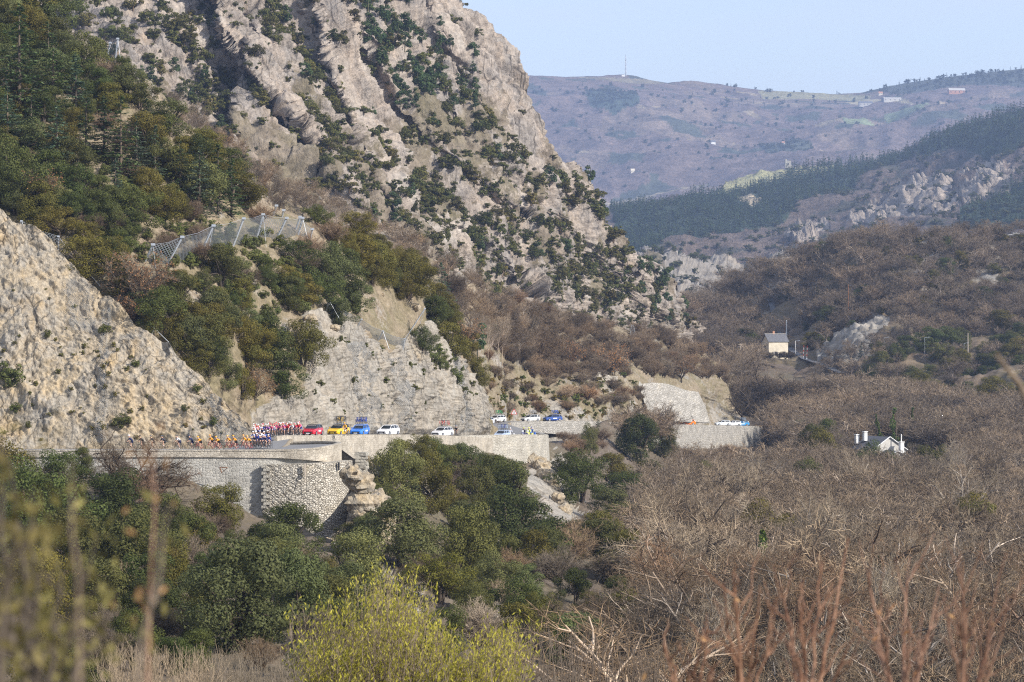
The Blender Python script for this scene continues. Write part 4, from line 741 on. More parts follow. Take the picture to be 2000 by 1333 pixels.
for px, py, h in [(930, 705, 75), (906, 708, 52), (968, 668, 34)]:
    loc = hillR.at(px, py); single('mountain_pine', PINE[0], loc, h * loc.y / F, {930: 'tall dark pine beside the birches', 906: 'shorter dark pine left of the birches', 968: 'small pine above the birches'}[px], 'tree', None, (0.75, 0.9, 0.75))
for px, py, h, hl, lab in [(262, 610, 130, hillL, 'rust leaved oak on the crest of the first cutting'), (497, 790, 85, hillL, 'rust leaved oak in the gap between the cuttings'), (70, 410, 90, hillL, 'orange leaved oak above the first cutting at far left'), (250, 640, 70, hillL, 'low rust leaved oak beside the big one'), (1198, 740, 70, hillR, 'orange leaved oak left of the leaning wall'), (1118, 720, 60, hillR, 'tan leaved oak above the far road'), (1330, 750, 55, hillR, 'tan leaved oak over the leaning wall'), (905, 690, 70, hillL, 'faded oak beside the ridge end cedar')]:
    loc = hl.at(px, py); k = R.randrange(2); grow('dry_oak', (DRY[k][0], DRY[k][1], DRY[k][3]), loc, h * loc.y / F, lab, 'tree', None, (1, 1, 1), 1.1, None, ('trunk', 'twigs', 'leaves'))
rs = np.random.RandomState(31)
for i, (px, py, h) in enumerate([(945, 722, 120), (955, 720, 100), (962, 724, 110), (972, 722, 95), (980, 718, 115), (990, 722, 100), (1003, 716, 90), (938, 705, 100), (1010, 722, 80)]):
    loc = hillR.at(px, py); grow('birch', BIRCH[i % 2][:2], loc, h * loc.y / F, 'slender white stemmed birch in the clump above the road', 'tree', 'white birches above the road', (1.0, 0.95, 0.9), 0.8, None, ('trunk', 'twigs'))
# small bushes on the faces of the cuttings, the banks and the walls
rs = np.random.RandomState(33)
for px, py, h, hl, lab in [(203, 650, 26, cliff, 'round green bush halfway up the first cutting'), (92, 660, 20, cliff, 'small bush on the ochre face at left'), (15, 760, 60, cliff, 'grey bush at the left edge of the cutting'), (30, 800, 24, cliff, 'dry bush near the left foot of the cutting'), (55, 835, 16, cliff, 'green tuft at the foot of the cutting'), (238, 838, 34, cliff, 'green bush behind the first riders'), (265, 720, 18, cliff, 'pale bush on the middle of the cutting'), (415, 835, 20, cliff, 'bush above the orange riders'), (360, 815, 16, cliff, 'dark tuft above the black riders'), (385, 765, 20, cliff, 'bush near the net line')]:
    loc = hl.at(px, py); single('cliff_shrub', BUSH[R.randrange(4)], loc, h * loc.y / F, lab, 'shrub', None, (1.1, 1.15, 1.0), 1.2)
for x, y in scatter([(0, 560), (120, 560), (260, 680), (420, 790), (480, 860), (0, 860)], 60, rs, 14):
    loc = cliff.at(x, y); single('cliff_tuft', SHRUB[R.randrange(4)], loc, rs.uniform(5, 12) * loc.y / F, 'dull grey tuft growing on the first cutting', 'shrub', 'tufts on the first cutting', (1.7, 1.5, 1.4), 1.3)
for x, y in scatter([(600, 640), (700, 660), (800, 700), (860, 680), (930, 770), (900, 840), (600, 830)], 46, rs, 16):
    loc = hillL.at(x, y); single('cliff_tuft', SHRUB[R.randrange(4)], loc, rs.uniform(6, 18) * loc.y / F, 'grey green tuft growing on the second cutting', 'shrub', 'tufts on the second cutting', (1.2, 1.25, 1.05), 1.3)
for x, y in scatter([(840, 690), (900, 730), (920, 770), (890, 760), (830, 720)], 10, rs, 12):
    loc = hillL.at(x, y); single('cliff_shrub', BUSH[R.randrange(4)], loc, rs.uniform(18, 34) * loc.y / F, 'grey green bush on the shoulder of the second cutting', 'shrub', 'bushes on the shoulder of the second cutting', (1.2, 1.3, 1.15), 1.2)
for x, y in scatter([(420, 420), (640, 520), (700, 620), (560, 640), (430, 600), (200, 470), (0, 380), (0, 250), (300, 330)], 210, rs, 10, lambda x, y: 0.0 if inpoly(np.array([x]), np.array([y]), C2)[0] else 1.0):
    loc = hillL.at(x, y); single('hillside_shrub', BUSH[R.randrange(4)], loc, rs.uniform(16, 34) * loc.y / F, 'small grey green bush among the oaks on the hillside', 'shrub', 'small bushes on the hillside', (1.4, 1.5, 1.3), 1.3)
for x, y in scatter([(960, 740), (1240, 740), (1260, 820), (950, 825)], 150, rs, 6):
    loc = hillR.at(x, y); c = [(1.2, 1.2, 0.8), (1.9, 1.4, 1.0), (1.1, 1.3, 1.0)][rs.randint(3)]; single('bank_shrub', SHRUB[R.randrange(4)], loc, rs.uniform(5, 15) * loc.y / F, 'low bush on the ochre bank above the far road', 'shrub', 'low bushes on the ochre bank', c, 1.4)
for x, y in scatter([(690, 930), (740, 940), (780, 1040), (760, 1100), (690, 1080)], 16, rs, 12):
    loc = valley.at(x, y); single('rock_tuft', SHRUB[R.randrange(4)], loc, rs.uniform(10, 22) * loc.y / F, 'grey tuft on the rocky outcrop below the wall', 'shrub', 'tufts on the rocky outcrop', (1.6, 1.5, 1.35), 1.3)

# ---------------------------------------------------------------- planting: the rocky mountain
BANDS = [([(520, -20), (560, 70), (600, 140), (640, 240), (652, 310)], 26), ([(730, -20), (770, 80), (830, 180), (870, 240)], 44), ([(610, 150), (655, 235)], 30), ([(640, 330), (740, 360), (860, 410), (960, 450), (1070, 490), (1170, 540), (1280, 620)], 48), ([(800, 260), (880, 330), (960, 390)], 24), ([(930, 250), (985, 330)], 34),
         ([(1060, 310), (1110, 370), (1170, 410), (1230, 470)], 24), ([(880, 540), (1050, 570), (1200, 600), (1320, 640)], 60), ([(700, 380), (900, 470), (1080, 550)], 46), ([(330, 60), (430, 150), (520, 220)], 22), ([(430, 190), (420, 300)], 22), ([(560, 160), (610, 250), (640, 320)], 20), ([(1000, 330), (1040, 380)], 22), ([(900, 110), (930, 200), (965, 260)], 16), ([(700, 230), (760, 320), (830, 370)], 20), ([(1180, 420), (1260, 540), (1330, 630)], 26)]
def mt_density(x, y):
    X, Y = np.array([x]), np.array([y]); v = 0.16
    for line, wd in BANDS:
        d = polydist(X, Y, line)[0][0]; v = max(v, 1.0 - (d / (wd * 1.15)) ** 2 * 0.8)
    if x < 420 and y < 280: v = max(v, 0.75 * (0.5 + perlin(np.array([[x / 45, y / 45, 1.5]]))[0]))
    edge = np.interp(y, [p[1] for p in MT_TOP[2:]], [p[0] for p in MT_TOP[2:]]) - x
    if y < 330 and edge < 75: v *= 0.25
    if inpoly(X, Y, [(430, 10), (470, 30), (570, 150), (620, 320), (590, 370), (450, 310), (470, 180)])[0] or inpoly(X, Y, [(650, 90), (700, 120), (740, 300), (690, 330), (660, 220)])[0] or inpoly(X, Y, [(800, 220), (860, 280), (890, 350), (820, 330)])[0]: v *= 0.3
    n = fbm(np.array([[x / 24, y / 24, 0.7]]), 2)[0]
    return max(0.0, min(1.0, v * (0.75 + 0.8 * n)))
rs = np.random.RandomState(41)
mp_ = scatter([(60, -40), (880, -40), (1000, 150), (1090, 310), (1200, 420), (1270, 530), (1360, 640), (1100, 660), (880, 600), (620, 420), (330, 240)], 2150, rs, 6.0, mt_density, tries=60)
items = []
for x, y in mp_:
    pineish = (700 < x < 940 and y < 250 and rs.rand() < 0.6) or (x > 1230 and y > 520 and rs.rand() < 0.5) or rs.rand() < 0.04
    items.append((x, y, rs.uniform(28, 46) if pineish else 8 + 28 * rs.rand() ** 1.7, pineish))
shr = sorted([i for i in items if not i[3]], key=lambda i: -i[2]); pin = [i for i in items if i[3]]
where = lambda x, y: 'on the lower apron of the rocky mountain' if y > 430 else 'on the left shoulder of the rocky mountain' if x < 430 else 'in the gullies of the rocky mountain' if x < 700 else 'on the upper flank of the rocky mountain'
srcS = []
for x, y, h, _ in shr[:290]:
    loc = mountain.at(x, y); H = h * loc.y / F; v = rs.uniform(0.65, 1.35); wv = rs.uniform(0.9, 1.25); o = single('mountain_shrub', (SHRUB + BUSH)[R.randrange(8)], loc - Vector((0, 0, .1 * H)), H, 'dark evergreen shrub ' + where(x, y), 'shrub', 'dark shrubs ' + where(x, y), (0.98 * v * wv, 1.0 * v, 0.82 * v), rs.uniform(1.0, 1.5))
    if len(srcS) < 4 and all(o.data != q.data for q in srcS): srcS.append(o)
for x, y, h, _ in pin[:140]:
    loc = mountain.at(x, y); H = h * loc.y / F; v = rs.uniform(0.8, 1.1); single('mountain_pine', PINE[R.randrange(3)], loc - Vector((0, 0, .04 * H)), H, 'dark pine ' + where(x, y), 'tree', 'pines ' + where(x, y), (0.8 * v, 0.95 * v, 0.75 * v), 1.15)
rest = shr[290:]
mass('mountain_scrub', srcS, [mountain.at(x, y) - Vector((0, 0, .3)) for x, y, h, _ in rest], [h * 0.9 * mountain.at(x, y).y / F for x, y, h, _ in rest], rs.uniform(1.0, 1.8, len(rest)), (1.05, 1.05, 0.86), 5)
# pale boulder in the slope above the second cutting, and ledge stones
def boulder(px, py, wpx, hill, label, seed):
    loc = hill.at(px, py); r = wpx * loc.y / F / 2; bm = bmesh.new(); bmesh.ops.create_icosphere(bm, subdivisions=3, radius=1.0); V = np.array([v.co[:] for v in bm.verts]); k = 1 + 0.35 * facets(V * 1.1 + seed) + 0.12 * fbm(V * 2.5 + seed, 2)
    for v, q in zip(bm.verts, k): v.co = Vector((v.co.x * r * q, v.co.y * r * q * 0.8, v.co.z * r * 0.68 * q))
    me = bpy.data.meshes.new('boulder'); bm.to_mesh(me); bm.free(); me.materials.append(M['cliff']); a = me.attributes.new('cover', 'FLOAT_COLOR', 'POINT'); a.data.foreach_set('color', np.tile([1.0, 0, 0, 1], len(me.vertices)).astype(np.float32))
    tag(obj('boulder', me, None, loc + Vector((0, 0, r * 0.25))), label, 'rock')
boulder(806, 606, 26, hillL, 'pale rounded boulder on the ridge above the second cutting', 1); boulder(748, 576, 12, hillL, 'small white boulder on the bare slope', 4); boulder(592, 635, 30, hillL, 'upright grey boulder at the top left of the second cutting', 7); boulder(640, 650, 22, hillL, 'grey boulder on the crest of the second cutting', 9)

# ---------------------------------------------------------------- planting: bare woods
def col_py(hill, px, d):
    i = int(round((px - hill.x0) / (hill.x1 - hill.x0) * (hill.nx - 1))); i = min(max(i, 0), hill.nx - 1); D = np.maximum.accumulate(hill.V[:, i, 1]); return float(np.interp(d, D, hill.PY[:, i]))
rs = np.random.RandomState(51); trees = []
WOODP = [(1230, 1800), (1200, 1800), (1290, 1400), (1300, 1250), (1290, 1110), (1260, 1000), (1180, 930), (1110, 890), (1230, 860), (1370, 900), (1440, 905), (1480, 880), (1530, 840), (1390, 790), (1390, 740), (1500, 708), (1560, 720), (1660, 750), (1800, 765), (2250, 765), (2250, 1800)]
CLEAR = [[(1070, 840), (1240, 840), (1240, 940), (1085, 940)], [(1165, 880), (1340, 880), (1330, 990), (1190, 990)], [(1650, 640), (2130, 640), (2130, 822), (1900, 822), (1650, 765)], [(1575, 700), (1770, 700), (1770, 790), (1600, 780)], [(1640, 905), (1690, 885), (1770, 880), (1860, 892), (1900, 930), (1880, 955), (1800, 968), (1660, 964)], [(1480, 845), (1560, 890), (1570, 950), (1440, 950)], [(1455, 690), (1610, 690), (1640, 735), (1600, 775), (1470, 790)], [(1230, 880), (1540, 880), (1530, 955), (1250, 950)]]
while len(trees) < 1900:
    u = rs.rand(); d = math.sqrt(180 ** 2 + u * (1050 ** 2 - 180 ** 2)); px = rs.uniform(900, 2120); py = col_py(valley, px, d); X, Y = np.array([px]), np.array([py])
    if not inpoly(X, Y, WOODP)[0] or any(inpoly(X, Y, c)[0] for c in CLEAR): continue
    w_ = P(px, py, d); cl = fbm(np.array([[w_.x / 38, w_.y / 38, 3.3]]), 2)[0]
    if cl < -0.25 and rs.rand() < 0.75: continue
    trees.append((d, px, py))
trees.sort(); near = [t for t in trees if rs.rand() < 0.8 or t[0] > 420][:185]; nearset = set(near); far = [t for t in trees if t not in nearset]
BT = [(0.95, 0.90, 0.86), (1.12, 0.97, 0.82), (0.80, 0.78, 0.77), (1.30, 1.24, 1.18), (1.12, 0.88, 0.72)]
BN = ['grey brown', 'tawny', 'dull grey', 'pale grey', 'reddish brown']
for d, px, py in near:
    k = rs.randint(5); loc = valley.at(px, py); H = rs.uniform(7.0, 13.5); zone = 'nearest rows of the bare valley wood' if d < 260 else 'middle rows of the bare valley wood'
    gt = grow('bare_tree', BARE[rs.randint(5)][:2], loc, H, '%s leafless tree in the %s' % (BN[k], zone), 'tree', '%s trees in the %s' % (BN[k], zone), BT[k], rs.uniform(1.0, 1.4), None, ('trunk', 'twigs')); settint(gt.children[-1], tuple(c_ * 0.72 for c_ in BT[k]))
srcB = []
for d, px, py in far[:8]:
    loc = valley.at(px, py); o = single('bare_tree', BARES[len(srcB) % 4][2], loc, rs.uniform(8, 11), 'leafless tree deep in the valley wood behind the nearest rows', 'tree', 'leafless trees behind the nearest rows', BT[len(srcB) % 5], 1.0); srcB.append(o)
mass('bare_valley_wood', srcB[:4], [valley.at(px, py) for d, px, py in far[8:]], rs.uniform(5.5, 12.0, len(far) - 8), rs.uniform(1.1, 1.75, len(far) - 8), (0.98, 0.92, 0.87), 6)
rs = np.random.RandomState(57)
for i in range(34):
    d = rs.uniform(200, 560); px = rs.uniform(1180, 2050); py = col_py(valley, px, d)
    if not inpoly(np.array([px]), np.array([py]), WOODP)[0] or any(inpoly(np.array([px]), np.array([py]), c)[0] for c in CLEAR): continue
    pale = rs.rand() < .6; H = rs.uniform(12.5, 16.5); grow('bare_tree', BIGOAK[i % 2][:2] if i % 3 else BARE[i % 5][:2], valley.at(px, py), H, '%s tall tree standing out above the bare valley wood' % ('pale barked' if pale else 'dark barked'), 'tree', '%s tall trees above the valley wood' % ('pale' if pale else 'dark'), (1.35, 1.33, 1.28) if pale else (0.6, .55, .5), rs.uniform(.6, .8), None, ('trunk', 'twigs'))
for i in range(16):
    d = rs.uniform(330, 800); px = rs.uniform(1230, 2030); py = col_py(valley, px, d)
    if not inpoly(np.array([px]), np.array([py]), WOODP)[0] or any(inpoly(np.array([px]), np.array([py]), c)[0] for c in CLEAR): continue
    t = ['dark green', 'olive', 'mid green'][rs.randint(3)]; loc = valley.at(px, py); H = rs.uniform(10.5, 14.5); grow('holm_oak', OAKS[i % 6][:2], loc, H, '%s evergreen crown rising out of the bare valley wood' % t, 'tree', '%s evergreens in the bare valley wood' % t, OAKTINT[t], .8)
# named bare trees
for px, py, h, hl, k, c, lab in [(1497, 815, 112, valley, 0, (0.45, 0.42, 0.40), 'big dark spreading oak behind the far road end'), (1447, 830, 78, valley, 1, (0.42, 0.40, 0.38), 'dark crooked oak over the last cars'), (1525, 800, 80, valley, 1, (0.5, 0.46, 0.42), 'dark oak right of the big spreading one'), (1610, 790, 80, valley, 0, (0.6, 0.55, 0.5), 'spreading bare oak below the crossing house'), (1125, 655, 62, hillR, 0, (0.5, 0.46, 0.42), 'dark spreading tree at the mountain foot'), (1052, 715, 90, hillR, 1, (0.55, 0.5, 0.46), 'broad bare tree right of the birches'), (868, 590, 80, hillR, 0, (0.55, 0.5, 0.46), 'bare tree standing above the gully slope'), (1345, 1245, 300, valley, 1, (1.0, 0.95, 0.9), 'tall grey bare tree at the wood edge'), (1590, 1300, 330, valley, 0, (1.4, 1.36, 1.3), 'pale barked tree in the nearest rows'), (1680, 1280, 300, valley, 1, (0.8, 0.7, 0.6), 'ivy clad bare tree in the nearest rows'), (1545, 870, 60, valley, 1, (0.6, 0.5, 0.45), 'bare tree beside the end of the far wall'), (1690, 850, 60, valley, 0, (0.7, 0.6, 0.55), 'bare tree left of the gabled house'), (1130, 1280, 140, valley, 1, (0.75, 0.68, 0.6), 'bare brown oak at the bottom of the slope'), (950, 860, 60, hillR, 1, (0.6, 0.55, 0.5), 'thin bare tree beside the bend with the motorcycles'), (905, 975, 90, valley, 1, (1.5, 1.35, 1.25), 'pale bare tree between the dark oaks under the road'), (395, 1060, 95, valley, 0, (0.6, 0.52, 0.48), 'dark bare tree under the road wall'), (245, 1005, 170, valley, 1, (0.75, 0.68, 0.62), 'bare tree rising in front of the leading riders'), (300, 1010, 140, valley, 0, (0.9, 0.7, 0.6), 'reddish bare tree in front of the parapet')]:
    loc = hl.at(px, py); grow('bare_tree', BIGOAK[k][:2], loc, h * loc.y / F, lab, 'tree', None, c, 1.0, None, ('trunk', 'twigs'))
rs = np.random.RandomState(52)
gp = scatter([(310, 180), (430, 290), (540, 355), (640, 395), (760, 460), (880, 530), (990, 590), (1060, 640), (1030, 700), (930, 660), (860, 600), (800, 520), (700, 470), (560, 420), (440, 350), (340, 240)], 150, rs, 10)
gsrc = []
for i, (x, y) in enumerate(gp[:70]):
    loc = hillR.at(x, y); k = rs.randint(3); o = single('bare_tree', BARES[i % 4][2], loc, rs.uniform(34, 58) * loc.y / F, '%s bare tree in the gully behind the left hillside' % BN[k], 'tree', '%s bare trees in the gully' % BN[k], BT[k], rs.uniform(0.9, 1.3)); gsrc.append(o)
mass('gully_scrub', gsrc[:4], [hillR.at(x, y) for x, y in gp[70:]], [rs.uniform(26, 44) * hillR.at(x, y).y / F for x, y in gp[70:]], rs.uniform(0.9, 1.3, len(gp) - 70), (1.0, 0.92, 0.86), 8)
bk = scatter([(955, 700), (1240, 720), (1250, 800), (950, 815)], 60, rs, 10)
for x, y in bk:
    loc = hillR.at(x, y); single('bank_shrub', SCRUB[rs.randint(3)][2], loc, rs.uniform(12, 34) * loc.y / F, 'leafless bush on the bank above the far road', 'shrub', 'leafless bushes on the bank above the far road', BT[rs.randint(5)], 1.4)
hp = scatter([(960, 590), (1060, 615), (1180, 645), (1300, 665), (1400, 715), (1440, 780), (1380, 745), (1250, 740), (1130, 745), (1020, 740), (960, 690)], 230, rs, 7)
for i, (x, y) in enumerate(hp[:40]):
    loc = hillR.at(x, y); k = rs.randint(5); single('bare_shrub', SCRUB[i % 3][2], loc, rs.uniform(26, 48) * loc.y / F, '%s bushy bare tree on the hillside beyond the second bend' % BN[k], 'shrub', '%s bare bushes beyond the second bend' % BN[k], BT[k], rs.uniform(1.0, 1.4))
bs = [o for o in C.objects if o.name.startswith('bare_shrub')][:3]
mass('hillside_brush', bs, [hillR.at(x, y) for x, y in hp[40:]], [rs.uniform(22, 42) * hillR.at(x, y).y / F for x, y in hp[40:]], rs.uniform(1.0, 1.4, len(hp) - 40), (1.0, 0.9, 0.82), 9)
up = scatter([(0, 180), (60, 60), (300, 200), (500, 400), (690, 490), (850, 590), (700, 600), (420, 640), (200, 480), (0, 380)], 26, rs, 40)
for x, y in up:
    loc = hillL.at(x, y); single('bare_shrub', SCRUB[rs.randint(3)][2], loc, rs.uniform(36, 60) * loc.y / F, 'leafless bush among the evergreen oaks on the hillside', 'shrub', 'leafless bushes on the oak hillside', (1.1, 0.95, 0.85), 1.3)
lp = scatter([(0, 960), (240, 985), (480, 1075), (600, 1120), (760, 1150), (1100, 1080), (1260, 1120), (1230, 1300), (1000, 1333), (0, 1400)], 60, rs, 34)
for x, y in lp:
    loc = valley.at(x, y); k = rs.randint(4); single('bare_shrub', SCRUB[rs.randint(3)][2], loc, rs.uniform(60, 110) * loc.y / F, '%s leafless bush in the thicket below the road' % BN[k], 'shrub', '%s leafless bushes below the road' % BN[k], BT[k], 1.2)
wp = scatter([(1320, 892), (1500, 890), (1480, 925), (1320, 950)], 34, rs, 12) + scatter([(1085, 860), (1180, 860), (1180, 880), (1110, 900)], 12, rs, 12)
mass('wall_foot_brush', bs, [valley.at(x, y) for x, y in wp], [rs.uniform(16, 34) * valley.at(x, y).y / F for x, y in wp], rs.uniform(1.0, 1.4, len(wp)), (1.15, 0.98, 0.88), 10)
# wooded hill at right
rp = scatter([(1280, 640), (1340, 595), (1480, 535), (1660, 470), (2060, 465), (2060, 780), (1700, 770), (1560, 720), (1300, 705)], 600, rs, 10, lambda x, y: 0.06 if inpoly(np.array([x]), np.array([y]), [(1580, 745), (1620, 650), (1700, 612), (1770, 640), (1770, 745)])[0] or inpoly(np.array([x]), np.array([y]), [(1680, 720), (1800, 655), (2060, 640), (2060, 785), (1700, 775)])[0] or inpoly(np.array([x]), np.array([y]), [(1475, 700), (1485, 555), (1520, 560), (1620, 700), (1620, 745), (1470, 745)])[0] else 0.35 if x > 1740 and y < 620 else 1.0)
mass('right_hill_wood', srcB[:4], [hillW.at(x, y) for x, y in rp], [rs.uniform(22, 48) * hillW.at(x, y).y / F for x, y in rp], rs.uniform(1.1, 1.7, len(rp)), (0.85, 0.80, 0.77), 11)
for x, y in scatter([(1330, 620), (1480, 550), (1660, 480), (2040, 480), (2040, 640), (1750, 660), (1500, 690)], 26, rs, 30):
    t = ['dark green', 'olive'][rs.randint(2)]; oak_at(hillW, x, y, rs.uniform(20, 40), '%s evergreen among the bare trees of the wooded hill' % t, t + ' evergreens on the wooded hill', t, rs.uniform(1.1, 1.7))
rp2 = scatter([(1700, 480), (2040, 480), (2040, 640), (1800, 640), (1640, 610)], 190, rs, 8)
mass('right_hill_scrub', srcS, [hillW.at(x, y) for x, y in rp2], [rs.uniform(8, 20) * hillW.at(x, y).y / F for x, y in rp2], np.full(len(rp2), 1.4), (1.1, 0.95, 0.7), 12)
gp2 = scatter([(1200, 540), (1280, 492), (1350, 500), (1440, 530), (1600, 490), (1690, 480), (1690, 590), (1400, 640), (1200, 660)], 330, rs, 6)
mass('gorge_scrub', srcS, [gorge.at(x, y) for x, y in gp2], [rs.uniform(7, 16) * gorge.at(x, y).y / F for x, y in gp2], np.full(len(gp2), 1.3), (0.8, 0.85, 0.8), 13)
# conifer plantations on the middle hills
fp = []
for p, n in ((WOOD1, 1500), (WOOD2, 560), (WOOD3, 160)): fp += scatter(p, n, rs, 4.0, lambda x, y: 0.0 if inpoly(np.array([x]), np.array([y]), [(1440, 412), (1470, 405), (1492, 412), (1470, 421)])[0] else 1.0)
fsrc = []
for i, (x, y) in enumerate(sorted(fp, key=lambda q: -q[1])[:6]):
    loc = midhill.at(x, y); fsrc.append(single('plantation_fir', FIR[i % 3], loc, 24 * loc.y / F, 'dark fir at the lower edge of the conifer plantation', 'tree', 'firs at the lower edge of the plantation', (0.75, 0.9, 0.8), 1.0))
mass('conifer_plantation', fsrc[:3], [midhill.at(x, y) for x, y in fp], [rs.uniform(15, 25) * midhill.at(x, y).y / F for x, y in fp], np.full(len(fp), 1.5), (0.95, 1.15, 0.95), 14)
mh = scatter([(1250, 500), (1450, 460), (1700, 350), (1850, 300), (2060, 280), (2060, 470), (1600, 520), (1300, 560)], 700, rs, 5)
mass('mid_hill_scrub', srcS, [midhill.at(x, y) for x, y in mh], [rs.uniform(5, 13) * midhill.at(x, y).y / F for x, y in mh], np.full(len(mh), 1.4), (0.9, 0.9, 0.8), 15)
fh = []
for p, n in (([(1140, 190), (1190, 180), (1240, 195), (1245, 235), (1200, 250), (1150, 235)], 160), ([(1690, 180), (1800, 152), (2060, 128), (2060, 165), (1850, 175), (1760, 190)], 260), ([(1010, 160), (2060, 180), (2060, 260), (1700, 300), (1200, 380), (1100, 300)], 420), ([(1480, 300), (1560, 290), (1600, 310), (1500, 325)], 80)): fh += scatter(p, n, rs, 3)
mass('far_ridge_trees', srcS[:2] + fsrc[:1], [farhill.at(x, y) for x, y in fh], [rs.uniform(4, 9) * farhill.at(x, y).y / F for x, y in fh], np.full(len(fh), 1.2), (0.7, 0.75, 0.7), 16)
# ivy on trunks and creeping greenery
def ivy(px, py, h, wd, label):
    loc = valley.at(px, py); H = h * loc.y / F; rs_ = np.random.RandomState(int(px)); n = 900; t = rs_.rand(n) ** 0.8; a = rs_.rand(n) * 6.283; r = wd * H * (0.35 + 0.65 * (1 - t)) * rs_.rand(n) ** 0.5 * (0.7 + 0.5 * np.sin(t * 19 + px))
    p = np.stack([r * np.cos(a) + 0.05 * H * np.sin(t * 5 + px), r * np.sin(a), t * H], 1); nr = rand_unit(rs_, n); u_ = np.cross(nr, rand_unit(rs_, n)); u_ /= np.linalg.norm(u_, axis=1)[:, None]; w_ = np.cross(nr, u_); s_ = 0.14 * (0.6 + rs_.rand(n))[:, None]
    V, Fq = quads_mesh('', p, u_ * s_, w_ * s_, None); V2, F2 = prisms([(0, 0, -0.5, 0.05 * H * math.sin(px), 0, H * 0.97, 0.16, 0.05)], 6)
    e = empty('ivy_trunk', loc); tag(e, label, 'tree'); obj('ivy', mesh_np('ivy', V, [Fq], [M['ivy_leaf']]), e); obj('trunk', mesh_np('ivy_trunk', V2, [F2], [M['bark']]), e)
for a in [(1715, 885, 75, 0.10, 'narrow ivy covered trunk left of the gabled house'), (1748, 890, 95, 0.12, 'taller ivy covered trunk behind the gabled house'), (1785, 870, 70, 0.12, 'ivy covered trunk right of the gabled house'), (1480, 1240, 200, 0.09, 'ivy covered tree at the edge of the bare wood'), (1350, 1330, 170, 0.12, 'dense ivy column in the nearest rows at left'), (1720, 1280, 190, 0.09, 'ivy column in the middle of the nearest rows'), (1590, 1380, 180, 0.07, 'thin ivy on the pale barked tree'), (1500, 1380, 160, 0.14, 'dark ivy clump low in the nearest rows')]: ivy(*a)

# ---------------------------------------------------------------- the road
ROAD = [(-250, 879, 334), (-100, 879, 334), (50, 879, 334), (200, 879, 334), (330, 879, 334), (420, 879, 334.5), (470, 878, 336), (500, 874, 340), (512, 867, 346), (517, 861, 352), (530, 855.5, 360), (572, 852, 370), (622, 850.5, 378), (675, 850.5, 388), (735, 850.5, 403), (800, 851, 425), (853, 853, 448), (905, 856, 472), (955, 857, 493), (1000, 856, 508), (1028, 853, 520), (1035, 848, 533), (1015, 843, 550), (985, 836, 568), (965, 829, 588), (970, 825, 605), (1010, 823.5, 628), (1060, 823, 645), (1110, 823, 660), (1200, 826, 695), (1290, 829, 740), (1345, 830.5, 770), (1420, 832, 815), (1480, 832.5, 850), (1540, 832, 900), (1620, 826, 980)]
def spline(pts, k=8):
    p = [P(*q) for q in pts]; p = [p[0] * 2 - p[1]] + p + [p[-1] * 2 - p[-2]]; out = []
    for i in range(1, len(p) - 2):
        for j in range(k):
            t = j / k; a, b, c, d = p[i - 1], p[i], p[i + 1], p[i + 2]
            out.append(0.5 * ((2 * b) + (c - a) * t + (2 * a - 5 * b + 4 * c - d) * t * t + (3 * b - a - 3 * c + d) * t ** 3))
    out.append(p[-2]); return out
ROADP = spline(ROAD)
def sidevec(path, i):
    t = path[min(i + 1, len(path) - 1)] - path[max(i - 1, 0)]; t.z = 0; t.normalize(); return Vector((t.y, -t.x, 0)), t
def ribbon(name, path, half, mat, dz=0.0, skirt=0.0, extra=0.0):
    V = []; Fc = []; rows = 4 if skirt else 2
    for i, p in enumerate(path):
        n, _ = sidevec(path, i); a = p - n * half; b = p + n * half
        if skirt: V += [a + Vector((0, 0, dz - skirt)) - n * extra, a + Vector((0, 0, dz)), b + Vector((0, 0, dz)), b + Vector((0, 0, dz - skirt)) + n * extra]
        else: V += [a + Vector((0, 0, dz)), b + Vector((0, 0, dz))]
    for i in range(len(path) - 1):
        for j in range(rows - 1): Fc.append((i * rows + j, i * rows + j + 1, (i + 1) * rows + j + 1, (i + 1) * rows + j))
    me = bpy.data.meshes.new(name); me.from_pydata([v[:] for v in V], [], Fc); me.materials.append(mat); o = obj(name, me); o['kind'] = 'structure'; return o
ribbon('road', ROADP, 2.9, M['asphalt'], 0.0); ribbon('road_verge', ROADP, 3.05, M['verge'], -0.06, 1.2, 0.0)
def road_z(x, y):
    q = min(range(len(ROADP)), key=lambda i: (ROADP[i].x - x) ** 2 + (ROADP[i].y - y) ** 2); return ROADP[q].z, q
def on_road(px, d):
    x = (px - CX) / F * d; z, q = road_z(x, d); return Vector((x, d, z)), sidevec(ROADP, q)[1]
# paved lookout inside the curved parapet
lk = [(455, 881, 330), (540, 880, 330.5), (600, 878, 331), (640, 874.5, 332.5), (658, 870, 335), (663, 868, 339), (658, 867, 344), (640, 867, 349), (600, 868, 353), (540, 869, 353), (500, 872, 347)]
me = bpy.data.meshes.new('lookout'); me.from_pydata([P(*q)[:] for q in lk] + [(P(570, 872, 342))[:]], [], [(i, (i + 1) % len(lk), len(lk)) for i in range(len(lk))]); me.materials.append(M['asphalt']); o = obj('lookout_pavement', me); o.location.z = -0.03; o['kind'] = 'structure'

